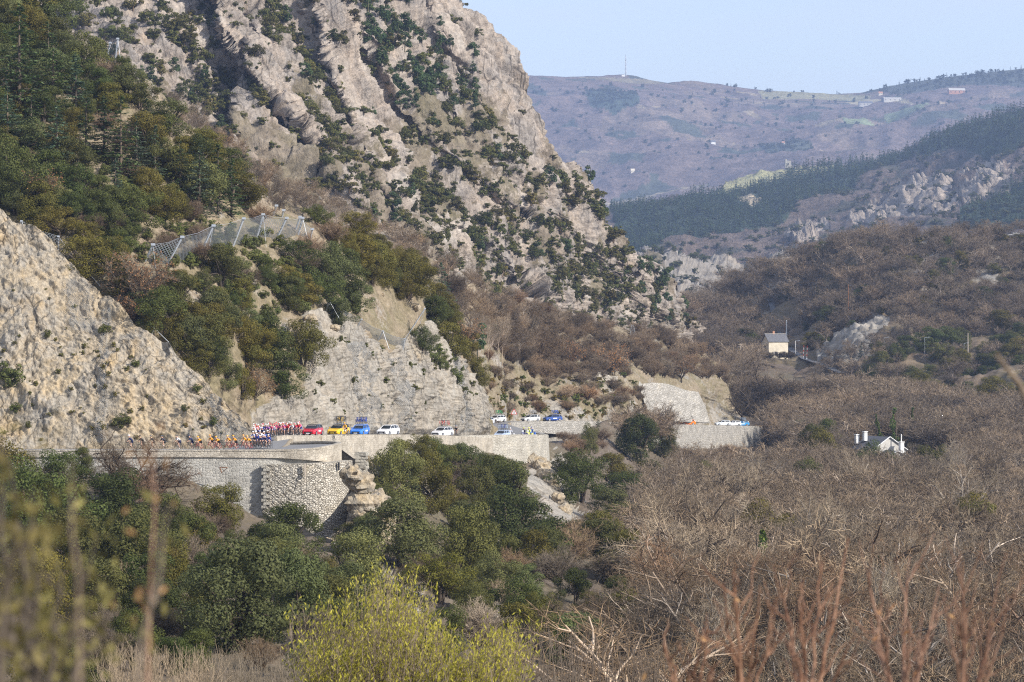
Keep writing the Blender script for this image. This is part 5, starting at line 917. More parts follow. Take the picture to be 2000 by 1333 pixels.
# ---------------------------------------------------------------- walls
def wall_mesh(name, tops, pyb, thick, batter, mat, k=5, nv=10, rough=0.0, seed=0, cap_over=0.0):
    top = spline(tops, k); n = len(top); pb = np.interp(np.arange(n), np.arange(len(pyb)) * k, pyb); V = []; UV = []; u = 0; rs_ = np.random.RandomState(seed)
    for i, p in enumerate(top):
        if i: u += (top[i] - top[i - 1]).length
        nn, _ = sidevec(top, i); hgt = max(0.2, (pb[i] - (CY - p.z * F / p.y)) * p.y / F)
        for j in range(nv + 1):
            h = hgt * j / nv; q = p + nn * (batter * h + rough * (rs_.rand() - .5)) - Vector((0, 0, h)); V.append(q[:]); UV.append((u, -h))
        V.append((p - nn * thick)[:]); UV.append((u, thick)); V.append((p - nn * thick - Vector((0, 0, hgt)))[:]); UV.append((u, thick + hgt))
    m = nv + 3; Fc = []
    for i in range(n - 1):
        Fc.append((i * m + nv + 2, i * m + nv + 1, (i + 1) * m + nv + 1, (i + 1) * m + nv + 2)); Fc.append((i * m + nv + 1, i * m, (i + 1) * m, (i + 1) * m + nv + 1))
        for j in range(nv): Fc.append((i * m + j, i * m + j + 1, (i + 1) * m + j + 1, (i + 1) * m + j))
    for i in (0, n - 1): Fc.append(tuple([i * m + j for j in range(nv + 1)] + [i * m + nv + 2, i * m + nv + 1]))
    me = bpy.data.meshes.new(name); me.from_pydata(V, [], Fc); uvl = me.uv_layers.new(name='UVMap')
    for l in me.loops: uvl.data[l.index].uv = UV[l.vertex_index]
    me.materials.append(mat); me.update(); return me
PAR = [(-250, 880, 327), (0, 880, 327), (200, 880, 327), (400, 880, 327.5), (540, 879.5, 328), (600, 877.5, 328.5), (638, 873.5, 330), (660, 868.5, 333.5), (667, 866, 338), (664, 864.5, 343), (650, 863.5, 348.5), (620, 863, 352), (575, 864, 353.5), (545, 865, 353)]
e = empty('curved_parapet', P(560, 880, 327)); tag(e, 'long stone parapet that curves round the lookout bend', 'wall'); inv = Matrix.Translation(-e.location)
def part(name, me, par):
    o = obj(name, me, par); o.matrix_parent_inverse = Matrix.Translation(-par.location); return o
part('parapet_course', wall_mesh('parapet_course', PAR, [893.5, 893.5, 893.5, 893.5, 895, 899, 903, 903, 900, 886, 880, 879, 879, 880], 0.45, 0.01, M['parapet'], nv=4), e)
def coping(tops, over, h): return [(a, b - h, c) for a, b, c in tops]
part('coping', wall_mesh('coping', [(a, b - 1.2, c - 0.06) for a, b, c in PAR], [q[1] + 1.0 for q in PAR], 0.57, 0.0, M['parapet'], nv=1), e)
t = tag(obj('masonry_wall', wall_mesh('masonry_wall', [(-250, 893, 327.2), (0, 893, 327.2), (200, 893, 327.2), (400, 893, 327.7), (520, 893.5, 328.1), (560, 896, 328.6), (610, 899, 329.2), (645, 899, 331.5), (664, 897, 336)], [960, 960, 965, 990, 1010, 1010, 1000, 1000, 990], 1.2, 0.03, M['masonry'], nv=14)), 'squared grey masonry retaining wall under the long parapet', 'wall')
e = empty('rubble_wall', P(600, 1000, 324)); tag(e, 'pale rubble stone bulwark curving under the lookout', 'wall')
RUB = [(513, 908, 327.4), (560, 907, 327.0), (620, 905.5, 327.2), (660, 903, 329.3), (683, 900, 333), (688, 899, 340), (682, 899, 348)]
part('rubble_face', wall_mesh('rubble_face', RUB, [1000, 1030, 1060, 1068, 1066, 1040, 1010], 2.2, 0.045, M['rubble'], nv=36, k=10, rough=0.10), e)
mb = MB()
for i in range(13):
    p = P(516 + (i % 2) * 5, 911 + i * 6.6, 327.3 - i * 0.02); mb.box(p, (0.62 + 0.2 * (i % 2), 0.6, 0.33), rz=0.1 * math.sin(i * 3), top=0.86)
o = mb.mesh('quoin_stones', [M['bastion']]); o.uv_layers.new(name='UVMap'); part('quoin_stones', o, e)
mb = MB(); mb.box(P(596, 918, 326.5), (0.22, 0.2, 1.3), rz=0.1); mb.tube(P(595, 922, 326.3), P(596.5, 944, 326.0), 0.06, 0.03); part('drain_spout', mb.mesh('drain_spout', [M['wood_pole']]), e)
mb = MB(); mb.box(P(661.5, 911, 328.9), (0.18, 0.3, 0.9)); part('drain_spout', mb.mesh('drain_slot', [M['dark']]), e)
mb = MB(); mb.tube(P(429, 913, 325.8), P(444, 914, 325.2), 0.05); mb.tube(P(429, 913, 325.8), P(433, 924, 326.2), 0.05); mb.tube(P(433, 924, 326.2), P(444, 914, 325.2), 0.03); tag(mb.build('iron_bracket', M['rust']), 'rusty iron bracket sticking out of the masonry wall', 'bracket')
UPP = [(541, 852, 351.5), (562, 850.8, 355.5)]
for k in range(len(ROADP)):
    if 368 < ROADP[k].y < 486 and k < 170 and k % 4 == 0:
        q_ = ROADP[k] + sidevec(ROADP, k)[0] * 3.12 + Vector((0, 0, 0.12)); UPP.append((q_.x / q_.y * F + CX, CY - q_.z / q_.y * F, q_.y))
UPB = [float(np.interp(a, [541, 655, 690, 745, 800, 850, 930], [868, 870, 896, 898, 896, 902, 914])) for a, _, _ in UPP]
tag(obj('road_parapet', wall_mesh('road_parapet', UPP, UPB, 0.45, 0.02, M['parapet'], nv=4)), 'straight stone parapet in front of the team cars', 'wall')
BAS = [(900, 851.5, 470), (940, 850.2, 478), (985, 849.3, 484), (1030, 849, 492), (1060, 849.3, 500), (1070, 850, 508), (1069, 849, 520), (1052, 846, 535), (1020, 843.2, 552), (1000, 841.5, 562)]
tag(obj('bastion_wall', wall_mesh('bastion_wall', BAS, [885, 905, 925, 930, 935, 938, 900, 862, 853, 850], 0.6, 0.055, M['bastion'], nv=14)), 'tall stone bastion holding the second bend', 'wall')
far_i = [k for k, p in enumerate(ROADP) if 604 < p.y < 868 and k > 150][::5]
FARW = []
for k in far_i:
    q_ = ROADP[k] + sidevec(ROADP, k)[0] * 3.15 + Vector((0, 0, 0.06)); FARW.append((q_.x / q_.y * F + CX, CY - q_.z / q_.y * F, q_.y))
px_, py_, d_ = FARW[-1]; FARW += [(px_ + 9, py_, d_ + 9), (px_ + 6, py_, d_ + 24)]
FARB = [float(np.interp(a, [950, 1060, 1200, 1270, 1350, 1430, 1500], [838, 846, 860, 872, 884, 892, 898])) for a, _, _ in FARW]
e = empty('far_retaining_wall', P(1400, 870, 800)); tag(e, 'long grey retaining wall under the far straight of the road', 'wall')
part('wall_face', wall_mesh('far_wall_face', FARW, FARB, 0.5, 0.06, M['farwall'], nv=10), e)
mb = MB(); p = P(FARW[-2][0] - 4, 825, FARW[-2][2]); mb.box((p.x, p.y, p.z - 0.4), (1.1, 1.1, 2.0), top=0.8); o = mb.mesh('end_pillar', [M['farwall']]); o.uv_layers.new(name='UVMap'); part('end_pillar', o, e)
# leaning wall above the far road
def patch(name, corners_l, corners_r, dfun, mat, nu=26, nv=18, thick=1.2):
    """corners_l / corners_r: polylines from top to bottom along the left and right edge"""
    def walk(pl, t):
        q = t * (len(pl) - 1); i = min(int(q), len(pl) - 2); f = q - i; return pl[i][0] * (1 - f) + pl[i + 1][0] * f, pl[i][1] * (1 - f) + pl[i + 1][1] * f
    V = []; UV = []; Fc = []
    for j in range(nv + 1):
        a = walk(corners_l, j / nv); b = walk(corners_r, j / nv)
        for i in range(nu + 1):
            f = i / nu; x = a[0] * (1 - f) + b[0] * f; y = a[1] * (1 - f) + b[1] * f - 7.0 * math.sin(math.pi * min(1, f * 1.3)) * (1 - j / nv); d = dfun(x, j / nv); V.append(P(x, y, d)[:]); UV.append((x / F * d, -y / F * d))
    m = (nu + 1) * (nv + 1); V += [(v[0], v[1] + thick, v[2] - 0.2) for v in V]; UV += UV
    for j in range(nv):
        for i in range(nu): a = j * (nu + 1) + i; Fc.append((a, a + nu + 1, a + nu + 2, a + 1))
    rim = [i for i in range(nu + 1)] + [j * (nu + 1) + nu for j in range(1, nv + 1)] + [nv * (nu + 1) + i for i in range(nu - 1, -1, -1)] + [j * (nu + 1) for j in range(nv - 1, 0, -1)]
    for a, b in zip(rim, rim[1:] + rim[:1]): Fc.append((a, b, b + m, a + m))
    me = bpy.data.meshes.new(name); me.from_pydata(V, [], Fc); uvl = me.uv_layers.new(name='UVMap')
    for l in me.loops: uvl.data[l.index].uv = UV[l.vertex_index]
    me.materials.append(mat); me.update(); return me
e = empty('leaning_wall', P(1320, 815, 745)); tag(e, 'leaning trapezoid stone wall on the bank above the far road', 'wall')
lwd = lambda x, v: 741 + (x - 1270) * 0.42 - v * 7
part('wall_face', patch('leaning_face', [(1254, 750), (1265, 782), (1277, 822)], [(1364, 766), (1378, 795), (1386, 826)], lwd, M['farwall']), e)
part('edge_course', patch('leaning_edge', [(1247, 752), (1258, 784), (1271, 824)], [(1253.5, 750), (1264.5, 782), (1276.5, 822)], lambda x, v: lwd(x, v) - 0.6, M['masonry'], nu=3), e)
tag(obj('terrace_wall', patch('terrace_wall', [(1140, 733), (1143, 745)], [(1207, 735), (1206, 744)], lambda x, v: 700 + (x - 1170) * .4 - v * 1.5, M['rubble'], nu=14, nv=5)), 'low pale dry stone terrace wall on the bank', 'wall')
# stacked stone pillar and loose blocks of the outcrop
mb = MB(); rs = np.random.RandomState(61)
for i in range(6): mb.box(P(705 + rs.uniform(-2, 2), 918 - i * 6.2, 338), (1.4 + rs.uniform(-.2, .3), 1.2, 0.42), rz=rs.uniform(-.3, .3), top=0.9)
me = mb.mesh('stone_pillar', [M['bastion']]); me.uv_layers.new(name='UVMap'); tag(obj('stone_pillar', me), 'stacked stone pillar behind the rubble bulwark', 'rock')
def rock_block(px, py, d, r, seed):
    bm = bmesh.new(); bmesh.ops.create_icosphere(bm, subdivisions=3, radius=1.0); V = np.array([v.co[:] for v in bm.verts]); k = 1 + 0.4 * facets(V * 1.2 + seed) + 0.15 * fbm(V * 2.5 + seed, 2)
    for v, q in zip(bm.verts, k): v.co = Vector((v.co.x * r * q, v.co.y * r * q * 0.9, v.co.z * r * 0.85 * q))
    me = bpy.data.meshes.new('outcrop_rock'); bm.to_mesh(me); bm.free(); me.materials.append(M['cliff']); a = me.attributes.new('cover', 'FLOAT_COLOR', 'POINT'); a.data.foreach_set('color', np.tile([1.0, 0, 0, 1], len(me.vertices)).astype(np.float32))
    tag(obj('outcrop_rock', me, None, P(px, py, d)), 'pale broken rock of the outcrop beside the rubble bulwark', 'rock', 'rocks of the outcrop beside the bulwark')
for i in range(26):
    px = rs.uniform(685, 745); py = rs.uniform(925, 1095); px += (py - 925) * 0.18
    L_ = valley.at(px, py); rock_block(px, py, L_.y - 0.3, rs.uniform(0.6, 1.7), i * 3.1)
for i, (px, py) in enumerate([(1065, 935), (1058, 915), (1075, 950), (1048, 905), (1090, 975), (1100, 1000)]): rock_block(px, py, valley.at(px, py).y - 0.5, rs.uniform(1.2, 2.0), 100 + i)
for i, (px, py) in enumerate([(935, 1215), (945, 1240), (960, 1255), (930, 1190), (790, 1150), (815, 1165), (1520, 905), (1500, 900), (1545, 912), (1480, 905)]): rock_block(px, py, valley.at(px, py).y - 0.3, rs.uniform(0.5, 1.3) * (1.6 if px > 1300 else 1), 150 + i)

# ---------------------------------------------------------------- rockfall fences
q = NT('wire_net'); v = q.coord(); uvn = q.coord(scale=(3.2, 3.2, 1), rot=(0, 0, 0.785), out='UV'); cb = q.n('TexBrick'); q.set(cb.inputs['Vector'], uvn); cb.inputs['Scale'].default_value = 1.0; cb.inputs['Mortar Size'].default_value = 0.13; cb.offset = 0.0; cb.inputs['Brick Width'].default_value = 1.0; cb.inputs['Row Height'].default_value = 1.0
q.col((0.20, 0.22, 0.235)); q.b.inputs['Metallic'].default_value = 0.2; tr = q.n('BsdfTransparent'); ms = q.n('MixShader'); q.set(ms.inputs[0], q.math('MULTIPLY', cb.outputs['Fac'], 0.95)); q.set(ms.inputs[1], tr.outputs[0]); q.set(ms.inputs[2], q.b.outputs[0]); q.set(q.t.nodes['Material Output'].inputs[0], ms.outputs[0]); M['net'] = q.m
def fence(posts, hill, label, r=0.15, net=True, sag=0.08):
    """posts: (top px, top py, base px, base py)"""
    B = [hill.at(a[2], a[3]) for a in posts]; T = [P(a[0], a[1], b.y - 0.6) for a, b in zip(posts, B)]; e = empty('rockfall_fence', B[0]); tag(e, label, 'fence')
    for a, b in zip(B, T):
        mb = MB(); ax = (b - a).normalized(); mb.tube(a - ax * 0.6, b, r, r, 6); mb.box(b, (r * 3.2, r * 3.2, r * 2)); part('post', mb.mesh('fence_post', [M['steel']]), e)
    if net:
        V = []; UV = []; Fc = []; u = 0; nb = 8; nh = 6; rows = []
        for i in range(len(B) - 1):
            for k in range(nb + (1 if i == len(B) - 2 else 0)):
                f = k / nb; a = B[i].lerp(B[i + 1], f); b = T[i].lerp(T[i + 1], f); s_ = sag * math.sin(math.pi * f); rows.append((a, b - (b - a) * s_ * 1.3, u + f * (B[i + 1] - B[i]).length))
            u += (B[i + 1] - B[i]).length
        for a, b, uu in rows:
            for j in range(nh + 1): q_ = a.lerp(b, j / nh) + Vector((0, -0.25 * math.sin(math.pi * j / nh), 0)); V.append(q_[:]); UV.append((uu, j / nh * (b - a).length))
        for i in range(len(rows) - 1):
            for j in range(nh): Fc.append((i * (nh + 1) + j, (i + 1) * (nh + 1) + j, (i + 1) * (nh + 1) + j + 1, i * (nh + 1) + j + 1))
        me = bpy.data.meshes.new('fence_net'); me.from_pydata(V, [], Fc); uvl = me.uv_layers.new(name='UVMap')
        for l in me.loops: uvl.data[l.index].uv = UV[l.vertex_index]
        me.materials.append(M['net']); part('net', me, e)
        mb = MB()
        for a, b in zip(T[:-1], T[1:]):
            m_ = (a + b) / 2 - Vector((0, 0, 0.25)); mb.tube(a, m_, 0.018, n=4); mb.tube(m_, b, 0.018, n=4)
        for a, b in list(zip(B, T))[::2]: mb.tube(b, a + (a - b) * 0.9 + Vector((2.5, -1.5, 0)), 0.03, n=4)
        part('cable', mb.mesh('fence_cable', [M['steel']]), e)
fence([(299, 478, 286, 506), (356, 463, 325, 521), (417, 441, 386, 509), (476, 427, 455, 481), (514, 419, 503, 464), (560, 426, 537, 473), (591, 426, 580, 462), (610, 448, 604, 470)], hillL, 'long steel rockfall fence with leaning posts above the cuttings')
fence([(540, 402, 532, 424), (554, 411, 549, 428), (586, 424, 576, 452)], hillL, 'short steel fence behind the right end of the long one', net=False)
fence([(42, 432, 33, 452), (114, 462, 116, 486), (170, 530, 168, 545)], hillL, 'net fence on the crest of the first cutting at far left', 0.09)
fence([(226, 552, 215, 575), (258, 588, 256, 606), (300, 640, 296, 655)], hillL, 'net fence beside the rust leaved oak', 0.09)
fence([(364, 613, 359, 632), (346, 621, 348, 642)], hillL, 'pair of small net posts in the middle of the hillside', 0.09)
fence([(642, 586, 638, 606), (706, 624, 700, 642), (748, 647, 744, 664), (790, 662, 788, 680), (830, 603, 806, 646)], hillL, 'slack net fence along the crest of the second cutting', 0.09)
fence([(230, 76, 222, 108), (215, 84, 205, 104)], hillL, 'steel posts on the skyline under the mountain', 0.12)
# wire nets hung over the faces of the cuttings
M['drape'] = M['net'].copy(); M['drape'].name = 'draped_wire'
for n_ in M['drape'].node_tree.nodes:
    if n_.type == 'TEX_BRICK': n_.inputs['Mortar Size'].default_value = 0.07
def drape(hill, px, y0, y1, wpx, label, lean=0.0):
    V = []; UV = []; Fc = []; n = 40; m_ = 6
    for j in range(n + 1):
        for i in range(m_ + 1):
            y = y0 + (y1 - y0) * j / n; x = px + lean * j / n + wpx * (i / m_ - 0.5) + 3 * math.sin(j * 0.5); p = hill.at(x, y); dd = 1 - 0.28 / p.y * (2.0 + math.sin(i * 1.7 + j * .6)); V.append((p * dd)[:]); UV.append((p.x * 1.6, p.z * 1.6))
    for j in range(n):
        for i in range(m_): Fc.append((j * (m_ + 1) + i, j * (m_ + 1) + i + 1, (j + 1) * (m_ + 1) + i + 1, (j + 1) * (m_ + 1) + i))
    me = bpy.data.meshes.new('draped_net'); me.from_pydata(V, [], Fc); uvl = me.uv_layers.new(name='UVMap')
    for l in me.loops: uvl.data[l.index].uv = UV[l.vertex_index]
    me.materials.append(M['drape']); tag(obj('draped_net', me), label, 'net')
drape(cliff, 205, 600, 860, 18, 'grey wire net hanging down the middle of the first cutting', -8); drape(cliff, 455, 800, 868, 36, 'grey wire net over the right end of the first cutting', 14); drape(cliff, 418, 770, 866, 22, 'narrow wire net left of the right end of the first cutting', 22); drape(cliff, 150, 545, 640, 50, 'grey net near the crest of the first cutting', 14); drape(hillL, 690, 670, 840, 46, 'grey wire net over the left half of the second cutting', 30); drape(hillL, 770, 700, 840, 26, 'grey wire net in the middle of the second cutting', 20); drape(hillL, 880, 700, 845, 22, 'grey wire net on the right edge of the second cutting', 30)

# ---------------------------------------------------------------- bicycles, riders, cars
def flat(name, c, rough=0.5, metal=0.0):
    q = NT(name); q.b.inputs['Base Color'].default_value = (*c, 1); q.b.inputs['Roughness'].default_value = rough; q.b.inputs['Metallic'].default_value = metal; q.b.inputs['Specular IOR Level'].default_value = 0.4; return q.m
q = NT('object_paint'); oi = q.n('ObjectInfo'); q.col(oi.outputs['Color']); q.b.inputs['Roughness'].default_value = 0.28; q.b.inputs['Specular IOR Level'].default_value = 0.5; q.b.inputs['Coat Weight'].default_value = 0.4; M['paint'] = q.m
M['tyre'] = flat('tyre_rubber', (0.025, 0.025, 0.027), 0.8); M['rim'] = flat('wheel_rim', (0.45, 0.46, 0.48), 0.35, 0.7); M['glass'] = flat('car_glass', (0.02, 0.025, 0.03), 0.06); M['lamp'] = flat('lamp_glass', (0.75, 0.77, 0.78), 0.15); M['black'] = flat('black_plastic', (0.02, 0.02, 0.022), 0.5); M['skin'] = flat('skin', (0.55, 0.33, 0.23), 0.6); M['plate_white'] = flat('white_plate', (0.8, 0.8, 0.8), 0.5)
def bike_parts():
    f = MB(); s_ = [((0, -0.42, .34), (0, -0.2, .80)), ((0, -0.20, .80), (0, 0.42, .84)), ((0, 0.46, .74), (0, -0.02, .28)), ((0, -0.02, .28), (0, -0.22, .94)), ((0, -0.42, .34), (0, -0.02, .28)), ((0, 0.58, .34), (0, 0.42, .88)), ((0, 0.42, .88), (0, .52, .93))]
    for a, b in s_: f.tube(a, b, 0.026, n=5)
    h = MB(); h.tube((-.21, .52, .93), (.21, .52, .93), 0.02, n=5)
    for x in (-.21, .21): h.tube((x, .52, .93), (x, .62, .86), 0.018, n=5); h.tube((x, .62, .86), (x, .50, .79), 0.018, n=5)
    sd = MB(); sd.box((0, -.23, .96), (.13, .27, .05), top=0.7)
    wm = MB(); wm.ring((0, 0, 0), 0.325, 0.016, 'X', 20, 5)
    for i in range(8): a = i * math.pi / 4; wm.tube((0, 0, 0), (0, .31 * math.cos(a), .31 * math.sin(a)), 0.004, n=3)
    return f.mesh('bicycle_frame', [M['paint']]), h.mesh('handlebar', [M['black']]), sd.mesh('saddle', [M['black']]), wm.mesh('bicycle_wheel', [M['tyre']])
BF, BH, BS, BW = bike_parts()
def bicycle(loc, rz, color, label, group, upside=False, scale=1.0):
    e = empty('bicycle', loc, rz); e.scale = (scale,) * 3; tag(e, label, 'bicycle', group)
    o = obj('frame', BF, e); settint(o, color); obj('handlebar', BH, e); obj('saddle', BS, e)
    for y in (-.42, .58): obj('wheel', BW, e, (0, y, .34))
    return e
# a cyclist's body: one skinned surface, coloured by the garment each part belongs to
def skin_body(name, J, edges, rad, zones, root=0, subdiv=1):
    me = bpy.data.meshes.new(name + '_cage'); me.from_pydata(J, edges, []); o = bpy.data.objects.new(name + '_cage', me); C.objects.link(o)
    md = o.modifiers.new('skin', 'SKIN'); sv = me.skin_vertices[0].data
    for i, r in enumerate(rad): sv[i].radius = (r, r)
    for i in range(len(J)): sv[i].use_root = (i == root)
    sb = o.modifiers.new('sub', 'SUBSURF'); sb.levels = subdiv; sb.render_levels = subdiv
    dg = bpy.context.evaluated_depsgraph_get(); ev = o.evaluated_get(dg); out = bpy.data.meshes.new_from_object(ev); out.name = name
    bpy.data.objects.remove(o); bpy.data.meshes.remove(me)
    E = [(Vector(J[a]), Vector(J[b]), zones[k]) for k, (a, b) in enumerate(edges)]; idx = []
    for p in out.polygons:
        c = p.center; best = None
        for a, b, z in E:
            d = b - a; t = max(0, min(1, (c - a).dot(d) / d.length_squared)); dist = (c - a - d * t).length
            if best is None or dist < best[0]: best = (dist, z)
        idx.append(best[1])
    out.materials.clear()
    for i in range(5): out.materials.append(None)
    out.polygons.foreach_set('material_index', idx); out.polygons.foreach_set('use_smooth', [True] * len(idx)); return out
def cyclist_mesh(lean=0.0, flip=1):
    J = [(0, -.20, 1.00), (0, -.02, 1.20), (0, .16, 1.36 - lean), (0, .25, 1.46 - lean), (0, .31, 1.56 - lean), (0, .33, 1.66 - lean)]; rad = [.150, .145, .165, .062, .085, .09]; ed = [(0, 1), (1, 2), (2, 3), (3, 4), (4, 5)]; zn = [1, 0, 0, 2, 2]
    for s in (1, -1):
        b = len(J); J += [(s * .19, .20, 1.38 - lean), (s * .25, .36, 1.17 - lean), (s * .215, .53, .98), (s * .21, .60, .95)]; rad += [.062, .047, .036, .034]; ed += [(2, b), (b, b + 1), (b + 1, b + 2), (b + 2, b + 3)]; zn += [0, 0, 2, 2]
        up = (s * flip > 0); b = len(J); knee = (s * .13, .24, .93) if up else (s * .12, .16, .74); ank = (s * .12, .08, .52) if up else (s * .12, -.06, .24); toe = (s * .12, .20, .47) if up else (s * .12, .07, .18)
        J += [(s * .10, -.14, .97), tuple((np.array((s * .10, -.14, .97)) * .35 + np.array(knee) * .65)), knee, ank, toe]; rad += [.098, .075, .058, .038, .036]; ed += [(0, b), (b, b + 1), (b + 1, b + 2), (b + 2, b + 3), (b + 3, b + 4)]; zn += [1, 1, 2, 2, 3]
    return skin_body('cyclist', J, ed, rad, zn)
CYC = [cyclist_mesh(0, 1), cyclist_mesh(.06, -1), cyclist_mesh(.12, 1)]
def helmet_mesh():
    bm = bmesh.new(); bmesh.ops.create_icosphere(bm, subdivisions=2, radius=1.0)
    for v in bm.verts: v.co = Vector((v.co.x * .105, v.co.y * .145 - .01, max(v.co.z, -.25) * .10))
    me = bpy.data.meshes.new('helmet'); bm.to_mesh(me); bm.free(); me.materials.append(M['paint']); return me
HELM = helmet_mesh(); KIT = {}
def kitmat(c):
    k = tuple(round(v, 3) for v in c)
    if k not in KIT: KIT[k] = flat('kit_cloth', c, 0.75)
    return KIT[k]
BODY = {}
def person_body(variant, cols):
    key = (id(variant),) + tuple(cols)
    if key not in BODY:
        me = variant.copy()
        for i, c in enumerate(cols): me.materials[i] = kitmat(c)
        BODY[key] = me
    return BODY[key]
ORANGE = (0.80, 0.33, 0.02); NAVY = (0.02, 0.03, 0.10); WHITE = (0.72, 0.72, 0.74); BLACK = (0.02, 0.022, 0.028); RED = (0.62, 0.03, 0.05); BLUE_ = (0.03, 0.06, 0.32); PINK = (0.75, 0.16, 0.28); SKIN = (0.55, 0.33, 0.23); DKRED = (0.28, 0.03, 0.03)
def cyclist(px, d, kit, rz, label, group, bikegroup, bikelabel, z=None, bikecol=BLACK):
    loc, t = on_road(px, d)
    if z is not None: loc.z = z
    var = CYC[R.randrange(3)]; jer, sho, soc, hel = kit
    rz += R.uniform(-.12, .12); o = obj('person', person_body(var, (jer, sho, SKIN, soc, jer)), None, loc); o.rotation_euler = (0, R.uniform(-.05, .05), rz); tag(o, label, 'person', group)
    lean = {0: 0, 1: .06, 2: .12}[CYC.index(var)]; h = obj('helmet', HELM, o, (0, .33, 1.71 - lean)); settint(h, hel)
    bicycle(loc, rz, bikecol, bikelabel, bikegroup); return o
heading = lambda deg: math.radians(deg)      # 0 looks away from the camera, 90 to the left, 180 towards the camera
LEAD = [(257, (NAVY, NAVY, WHITE, WHITE), 'leading cyclist in navy with a white helmet'), (278, (BLACK, BLACK, BLACK, BLACK), 'second cyclist, in black, behind the bare tree'), (299, (BLACK, BLACK, BLACK, (0.1, 0.1, 0.12)), 'third cyclist, in black, behind the bare tree'), (321, ((0.05, 0.05, 0.07), BLACK, WHITE, (0.03, .05, .08)), 'fourth cyclist, in black, with bare arms'), (350, (WHITE, NAVY, WHITE, BLACK), 'cyclist in a white jersey with a black helmet'), (375, (NAVY, NAVY, BLACK, (0.03, 0.05, 0.10)), 'cyclist in navy just ahead of the orange riders')]
for px, kit, lab in LEAD: cyclist(px, 333.5, kit, heading(112), lab, None, 'dark racing bicycles on the near road', 'dark racing bicycle on the near road')
for i, px in enumerate([391, 414, 427, 448, 460, 479, 488]):
    cyclist(px, 333.2 + (i % 2) * 1.4, (ORANGE, BLACK, DKRED, (0.85, 0.36, 0.0)), heading(128), '%s of the seven orange cyclists counting from the left' % ['first', 'second', 'third', 'fourth', 'fifth', 'sixth', 'last'][i], 'cyclists in orange jerseys', 'dark bicycles under the orange cyclists', 'dark racing bicycle ridden by an orange cyclist', bikecol=(0.25, .02, .02))
rs = np.random.RandomState(71)
for i, (px, d) in enumerate([(498, 336.5), (504, 338), (511, 336), (516, 337.5), (521, 335.5), (526, 337), (497, 342), (503, 344), (510, 345), (519, 343), (525, 345), (499, 350), (506, 351), (514, 350)]):
    top = d > 340; jer = [BLUE_, NAVY, WHITE][i % 3] if top else [NAVY, BLUE_][i % 2]
    cyclist(px, d, (jer, NAVY, WHITE, WHITE), heading(150), 'white helmeted cyclist in %s %s' % ('navy' if jer == NAVY else 'blue' if jer == BLUE_ else 'white', 'turning through the bend' if top else 'leaving the bend behind the orange riders'), 'cyclists in the bend in %s' % ('navy' if jer == NAVY else 'blue' if jer == BLUE_ else 'white'), 'bicycles in the bend', 'racing bicycle in the bend')
KITS = [((WHITE, NAVY, WHITE, WHITE), 'white'), ((BLUE_, NAVY, WHITE, WHITE), 'blue'), ((NAVY, NAVY, WHITE, RED), 'navy'), ((RED, NAVY, WHITE, WHITE), 'red'), ((PINK, BLUE_, WHITE, RED), 'pink'), ((WHITE, BLUE_, WHITE, RED), 'white and blue'), (((0.25, .1, .4), NAVY, WHITE, WHITE), 'purple')]
spots = []
while len(spots) < 36:
    px = rs.uniform(497, 592); d = 356 + (px - 497) * 0.13 + rs.uniform(-1, 7)
    if all(abs(px - a) * .065 > 0.55 or abs(d - b) > 1.5 for a, b in spots): spots.append((px, d))
for px, d in sorted(spots):
    k = KITS[rs.randint(7)] if px < 575 else KITS[[3, 4][rs.randint(2)]]
    cyclist(px, d, k[0], heading(165 + rs.uniform(-12, 12)), 'cyclist in a %s jersey packed in the bunch behind the parapet' % k[1], '%s jerseys in the packed bunch' % k[1], 'bicycles in the packed bunch', 'racing bicycle in the packed bunch', z=-12.15 - (d - 356) * 0.01)
